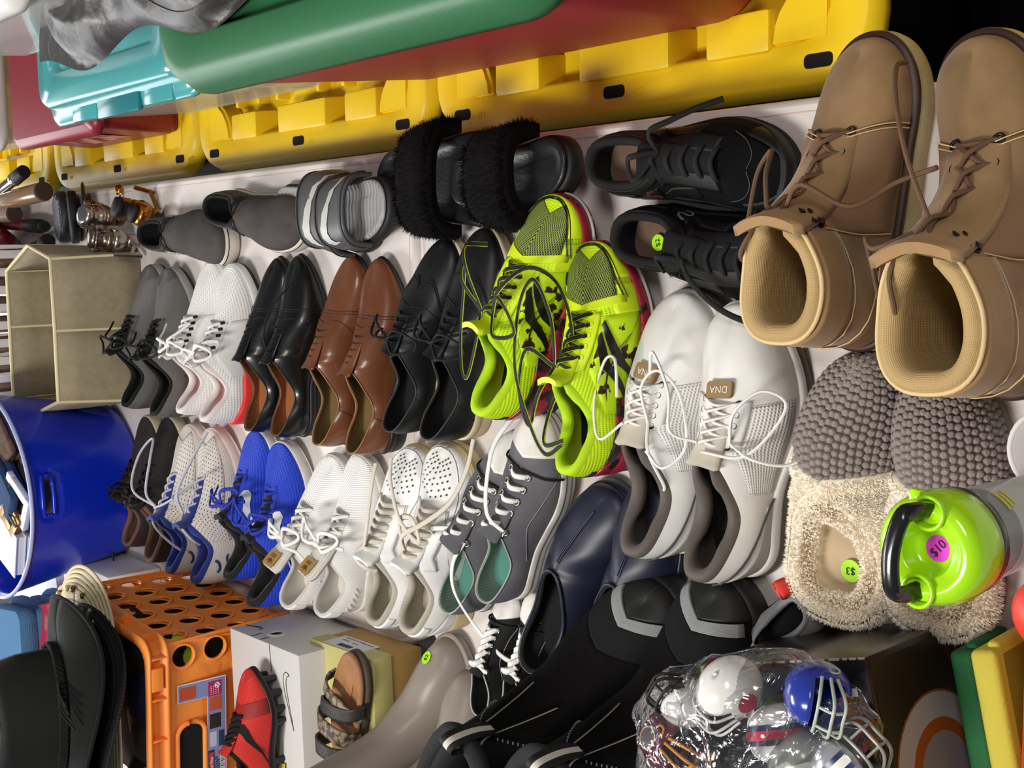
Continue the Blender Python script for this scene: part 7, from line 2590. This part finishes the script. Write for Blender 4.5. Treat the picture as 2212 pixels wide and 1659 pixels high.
# ------------------------------------------------------------------ bottle with green lid
bp = (-0.222, 0.456, 1.002)
bo = thing('drink_bottle', 'clear drink bottle with neon green lid and black handle, beside the knit slippers', 'bottle', (bp[0], bp[1], TZ), -.12)
bo.scale = (.75, .75, 1)
M_lime = mat('lime_lid', '#a3dd10', .18, coat=.5)
M_bclear = mat('bottle_clear', '#dfe3e2', .06, alpha=.35)
g = Geo(); g.lathe([(0, .001), (.040, .001), (.044, .006), (.046, .10), (.050, .20), (.0525, .222), (.0525, .228)], n=40); g.out('body', M_bclear, bo)
g = Geo(); g.lathe([(.040, .008), (.0435, .01), (.0455, .10), (.049, .19), (.047, .19), (.043, .10), (.040, .01)], n=40); g.out('liner', mat('bottle_inner', '#b7b2b0', .3), bo, label='pale inner wall')
g = Geo(); g.lathe([(.0530, .222), (.0560, .224), (.0560, .232), (.0530, .234)], n=40); g.out('seal_ring', mat('gloss_black', '#141416'), bo)
g = Geo(); g.lathe([(.0535, .232), (.0570, .234), (.0582, .246), (.0560, .262), (.0500, .269), (.042, .2715), (.036, .2705), (.034, .2690), (.028, .2690), (.026, .2670), (.022, .2590), (.016, .2560), (0, .2555)], n=48); lidb = g.out('lid', M_lime, bo)
for s in (1, -1):
    g = Geo(); g.lathe([(.0165, .2685), (.0185, .2735), (.0160, .2755), (.0135, .2730), (.0130, .2620), (0, .2615)], c=(s * .040, .0, 0), n=24); g.out('hinge_cup', M_lime, lidb)
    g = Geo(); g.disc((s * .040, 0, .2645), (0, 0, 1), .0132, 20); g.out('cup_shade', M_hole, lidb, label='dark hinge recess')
g = Geo()
P = [A3((.040, .0, .262)), A3((.042, .006, .284)), A3((.036, .012, .293)), A3((0, .016, .296)), A3((-.036, .012, .293)), A3((-.042, .006, .284)), A3((-.040, .0, .262))]
g.tube(P, .0095, .0050, n=10, smooth=5, up=(0, 0, 1)); g.out('handle', mat('gloss_black', '#141416'), bo, label='black carry handle')
stk = sticker(bo, Matrix.Translation((.001, -.004, .2562)) @ Matrix.Rotation(-.6, 4, 'Z'), 'magenta $10 sticker', '$10', '#d52bc0', .0135)
box('spout_lip', (.05, .022, .262), (.014, .012, .008), M_lime, bo, .002)
for i, (dz, ln) in enumerate(((.197, .5), (.191, .36), (.185, .42))):
    g = Geo()
    g.grid([[A3((.0515 * math.cos(q), .0515 * math.sin(q), z)) for z in (dz, dz + .0035)] for q in np.linspace(-.75 + .05 * i, -.75 + .05 * i + ln, 10)])
    g.out('yellow_print', mat('yellow_print', '#c8bd22', .5), bo)

# ------------------------------------------------------------------ bag of toy helmets
def helmet(lbl, loc, r, m, mask, rot, stripe=None, logo=None):
    t = thing('toy_helmet', lbl, 'helmet', loc, group='toy helmets in the plastic bag', rot=rot)
    g = Geo()
    n, k = 28, 16
    P = []
    for i in range(k + 1):
        th = PI * .02 + PI * .80 * i / k
        P.append([A3((r * 1.12 * math.sin(th) * math.cos(p), r * math.sin(th) * math.sin(p) * .95, r * math.cos(th))) for p in [2 * PI * j / n for j in range(n)]])
    b = 0
    for row in P:
        g.v += [tuple(p) for p in row]; g.uv += [(0, 0)] * n
    for i in range(k):
        for j in range(n):
            c = (P[i][j] + P[i+1][(j+1) % n]) / 2
            if c[0] > .42 * r and c[2] < .28 * r:
                continue
            g.f.append((i * n + j, (i + 1) * n + j, (i + 1) * n + (j + 1) % n, i * n + (j + 1) % n))
    g.fan([A3(p) for p in P[0]][::-1], (0, 0, r))
    o = g.out('shell', m, t)
    md = o.modifiers.new('shell', 'SOLIDIFY'); md.thickness = .0018
    g = Geo()
    for z, x in ((.10, 1.10), (-.30, 1.32), (-.62, 1.22)):
        g.tube([A3((.45 * r, -.86 * r, z * r * .6)), A3((x * r * .95, -.55 * r, z * r)), A3((x * r * 1.05, 0, z * r)), A3((x * r * .95, .55 * r, z * r)), A3((.45 * r, .86 * r, z * r * .6))], .0016, n=6, smooth=5)
    for y in (-.3, .3):
        g.tube([A3((1.12 * r, y * r, .10 * r)), A3((1.34 * r, y * r, -.30 * r)), A3((1.24 * r, y * r, -.62 * r))], .0015, n=6, smooth=4)
    g.out('face_mask', mask, t)
    if stripe:
        for c, w, dr in stripe:
            g = Geo()
            g.grid([[A3((r * 1.12 * math.sin(th) * (1 + dr), yy * r, r * math.cos(th) * (1 + dr))) for yy in (-w, 0, w)] for th in np.linspace(-1.9, 1.15, 18)])
            g.out('stripe', mat('helmet_' + c[1:], c, .3), t)
    if logo:
        for s in (1, -1):
            for c, rr, dy in logo:
                g = Geo(); g.disc((-.10 * r, s * (.93 * r + dy), .18 * r), (0, s, .15), rr, 18)
                g.out('side_mark', mat('helmet_' + c[1:], c, .3), t)
    for s in (1, -1):
        g = Geo(); g.torus((.05 * r, s * .90 * r, -.28 * r), (0, 1, 0), .16 * r, .0012, 12, 5); g.out('ear_hole', mask, t)
    return t
W_ = mat('helmet_white', '#d9d6d2', .2, coat=.5)
G_ = mat('helmet_grey', '#8f8f8a', .25, coat=.5)
hz = .165 + .030
helmet('white toy helmet with red side mark at the top of the bag', (-0.405, 0.688, 0.945), .030, W_, W_, (.3, -.7, 2.6), None, [('#a3263c', .010, .001)])
helmet('white toy helmet with black face mask at the bag corner', (-0.436, 0.750, 0.935), .026, W_, M_blackrub, (.2, -1.1, .9))
helmet('burgundy toy helmet with round mark and yellow mask', (-0.481, 0.763, 0.938), .032, mat('helmet_burgundy', '#5a1a2a', .2, coat=.5), mat('helmet_yellow', '#d98f24', .4), (1.2, -.3, -2.0), None, [('#c9b48a', .0115, .001), ('#3a2a28', .0095, .0018)])
helmet('blue toy helmet with grey mask, near the box edge', (-0.384, 0.591, 0.945), .030, mat('helmet_blue', '#24348f', .2, coat=.5), mat('helmet_mask_grey', '#a9b3a4', .4), (.1, -.9, -1.9))
helmet('white toy helmet with navy and red centre stripe', (-0.433, 0.632, 0.940), .029, W_, W_, (.2, -.1, 1.9), [('#1c2340', .30, .012), ('#a3263c', .14, .02)])
helmet('pale grey toy helmet low in the bag', (-0.451, 0.606, 0.945), .031, G_, W_, (.3, .3, 2.6))
helmet('silver toy helmet with navy and white stripe', (-0.440, 0.565, 0.940), .032, mat('helmet_silver', '#b9bcc0', .18, .6, coat=.5), G_, (.1, -.4, -.7), [('#1b2850', .26, .012), ('#d9d6d2', .12, .02)])
m = bpy.data.materials.new('clear_film')
m.use_nodes = True
nt = m.node_tree
nt.nodes.clear()
outn = nt.nodes.new('ShaderNodeOutputMaterial')
mx = nt.nodes.new('ShaderNodeMixShader')
tr = nt.nodes.new('ShaderNodeBsdfTransparent')
tr.inputs[0].default_value = (.93, .94, .95, 1)
gl = nt.nodes.new('ShaderNodeBsdfGlossy')
gl.inputs['Roughness'].default_value = .16
gl.inputs['Color'].default_value = (.95, .96, 1, 1)
lw = nt.nodes.new('ShaderNodeLayerWeight')
lw.inputs[0].default_value = .30
mr = nt.nodes.new('ShaderNodeMath'); mr.operation = 'MULTIPLY_ADD'; mr.inputs[1].default_value = .55; mr.inputs[2].default_value = .13
tcn = nt.nodes.new('ShaderNodeTexCoord')
nz = nt.nodes.new('ShaderNodeTexNoise'); nz.inputs['Scale'].default_value = 38; nz.inputs['Detail'].default_value = 3; nz.inputs['Distortion'].default_value = 1.2
bpn = nt.nodes.new('ShaderNodeBump'); bpn.inputs['Strength'].default_value = .8; bpn.inputs['Distance'].default_value = .006
nt.links.new(tcn.outputs['Object'], nz.inputs['Vector']); nt.links.new(nz.outputs['Fac'], bpn.inputs['Height'])
nt.links.new(bpn.outputs[0], gl.inputs['Normal']); nt.links.new(bpn.outputs[0], lw.inputs['Normal'])
nt.links.new(lw.outputs['Fresnel'], mr.inputs[0]); nt.links.new(mr.outputs[0], mx.inputs[0])
nt.links.new(tr.outputs[0], mx.inputs[1]); nt.links.new(gl.outputs[0], mx.inputs[2]); nt.links.new(mx.outputs[0], outn.inputs[0])
bgc = (-0.475, 0.669, 0.930)
bag = thing('plastic_bag', 'clear plastic bag holding toy helmets, lying on the black printed carton', 'bag', (bgc[0] - .02, bgc[1], TZ + .166), .15)
rnd = random.Random(12)
ph = [rnd.uniform(0, 6) for _ in range(12)]
G = []
for i in range(29):
    th = PI * .5 * i / 28
    row = []
    for j in range(72):
        a = 2 * PI * j / 72
        w = 1 + .05 * math.sin(3 * a + ph[0]) + .035 * math.sin(7 * a + ph[1] + 3 * th) + .02 * math.sin(13 * a + ph[2] - 4 * th) + .012 * math.sin(23 * a + 9 * th)
        cr_ = abs(math.cos(a)) ** .7, abs(math.sin(a)) ** .7
        x = math.copysign(cr_[0], math.cos(a)) * .118 * w * math.sin(th + .0) ** .8
        y = math.copysign(cr_[1], math.sin(a)) * .138 * w * math.sin(th) ** .8
        z = .004 + .072 * math.cos(th) ** .7 * (1 + .10 * math.sin(6 * a + ph[3]) + .08 * math.sin(11 * a + ph[4] + 8 * th) + .05 * math.sin(19 * a - 13 * th))
        row.append(A3((x, y, z)))
    G.append(row)
g = Geo(); g.grid(G, closed_j=True)
g.out('film', m, bag, label='crinkled clear film')
g = Geo()
g.tube([A3(G[28][j]) for j in range(0, 72)] + [A3(G[28][0])], .0008, n=4)
g.out('film_edge', m, bag)
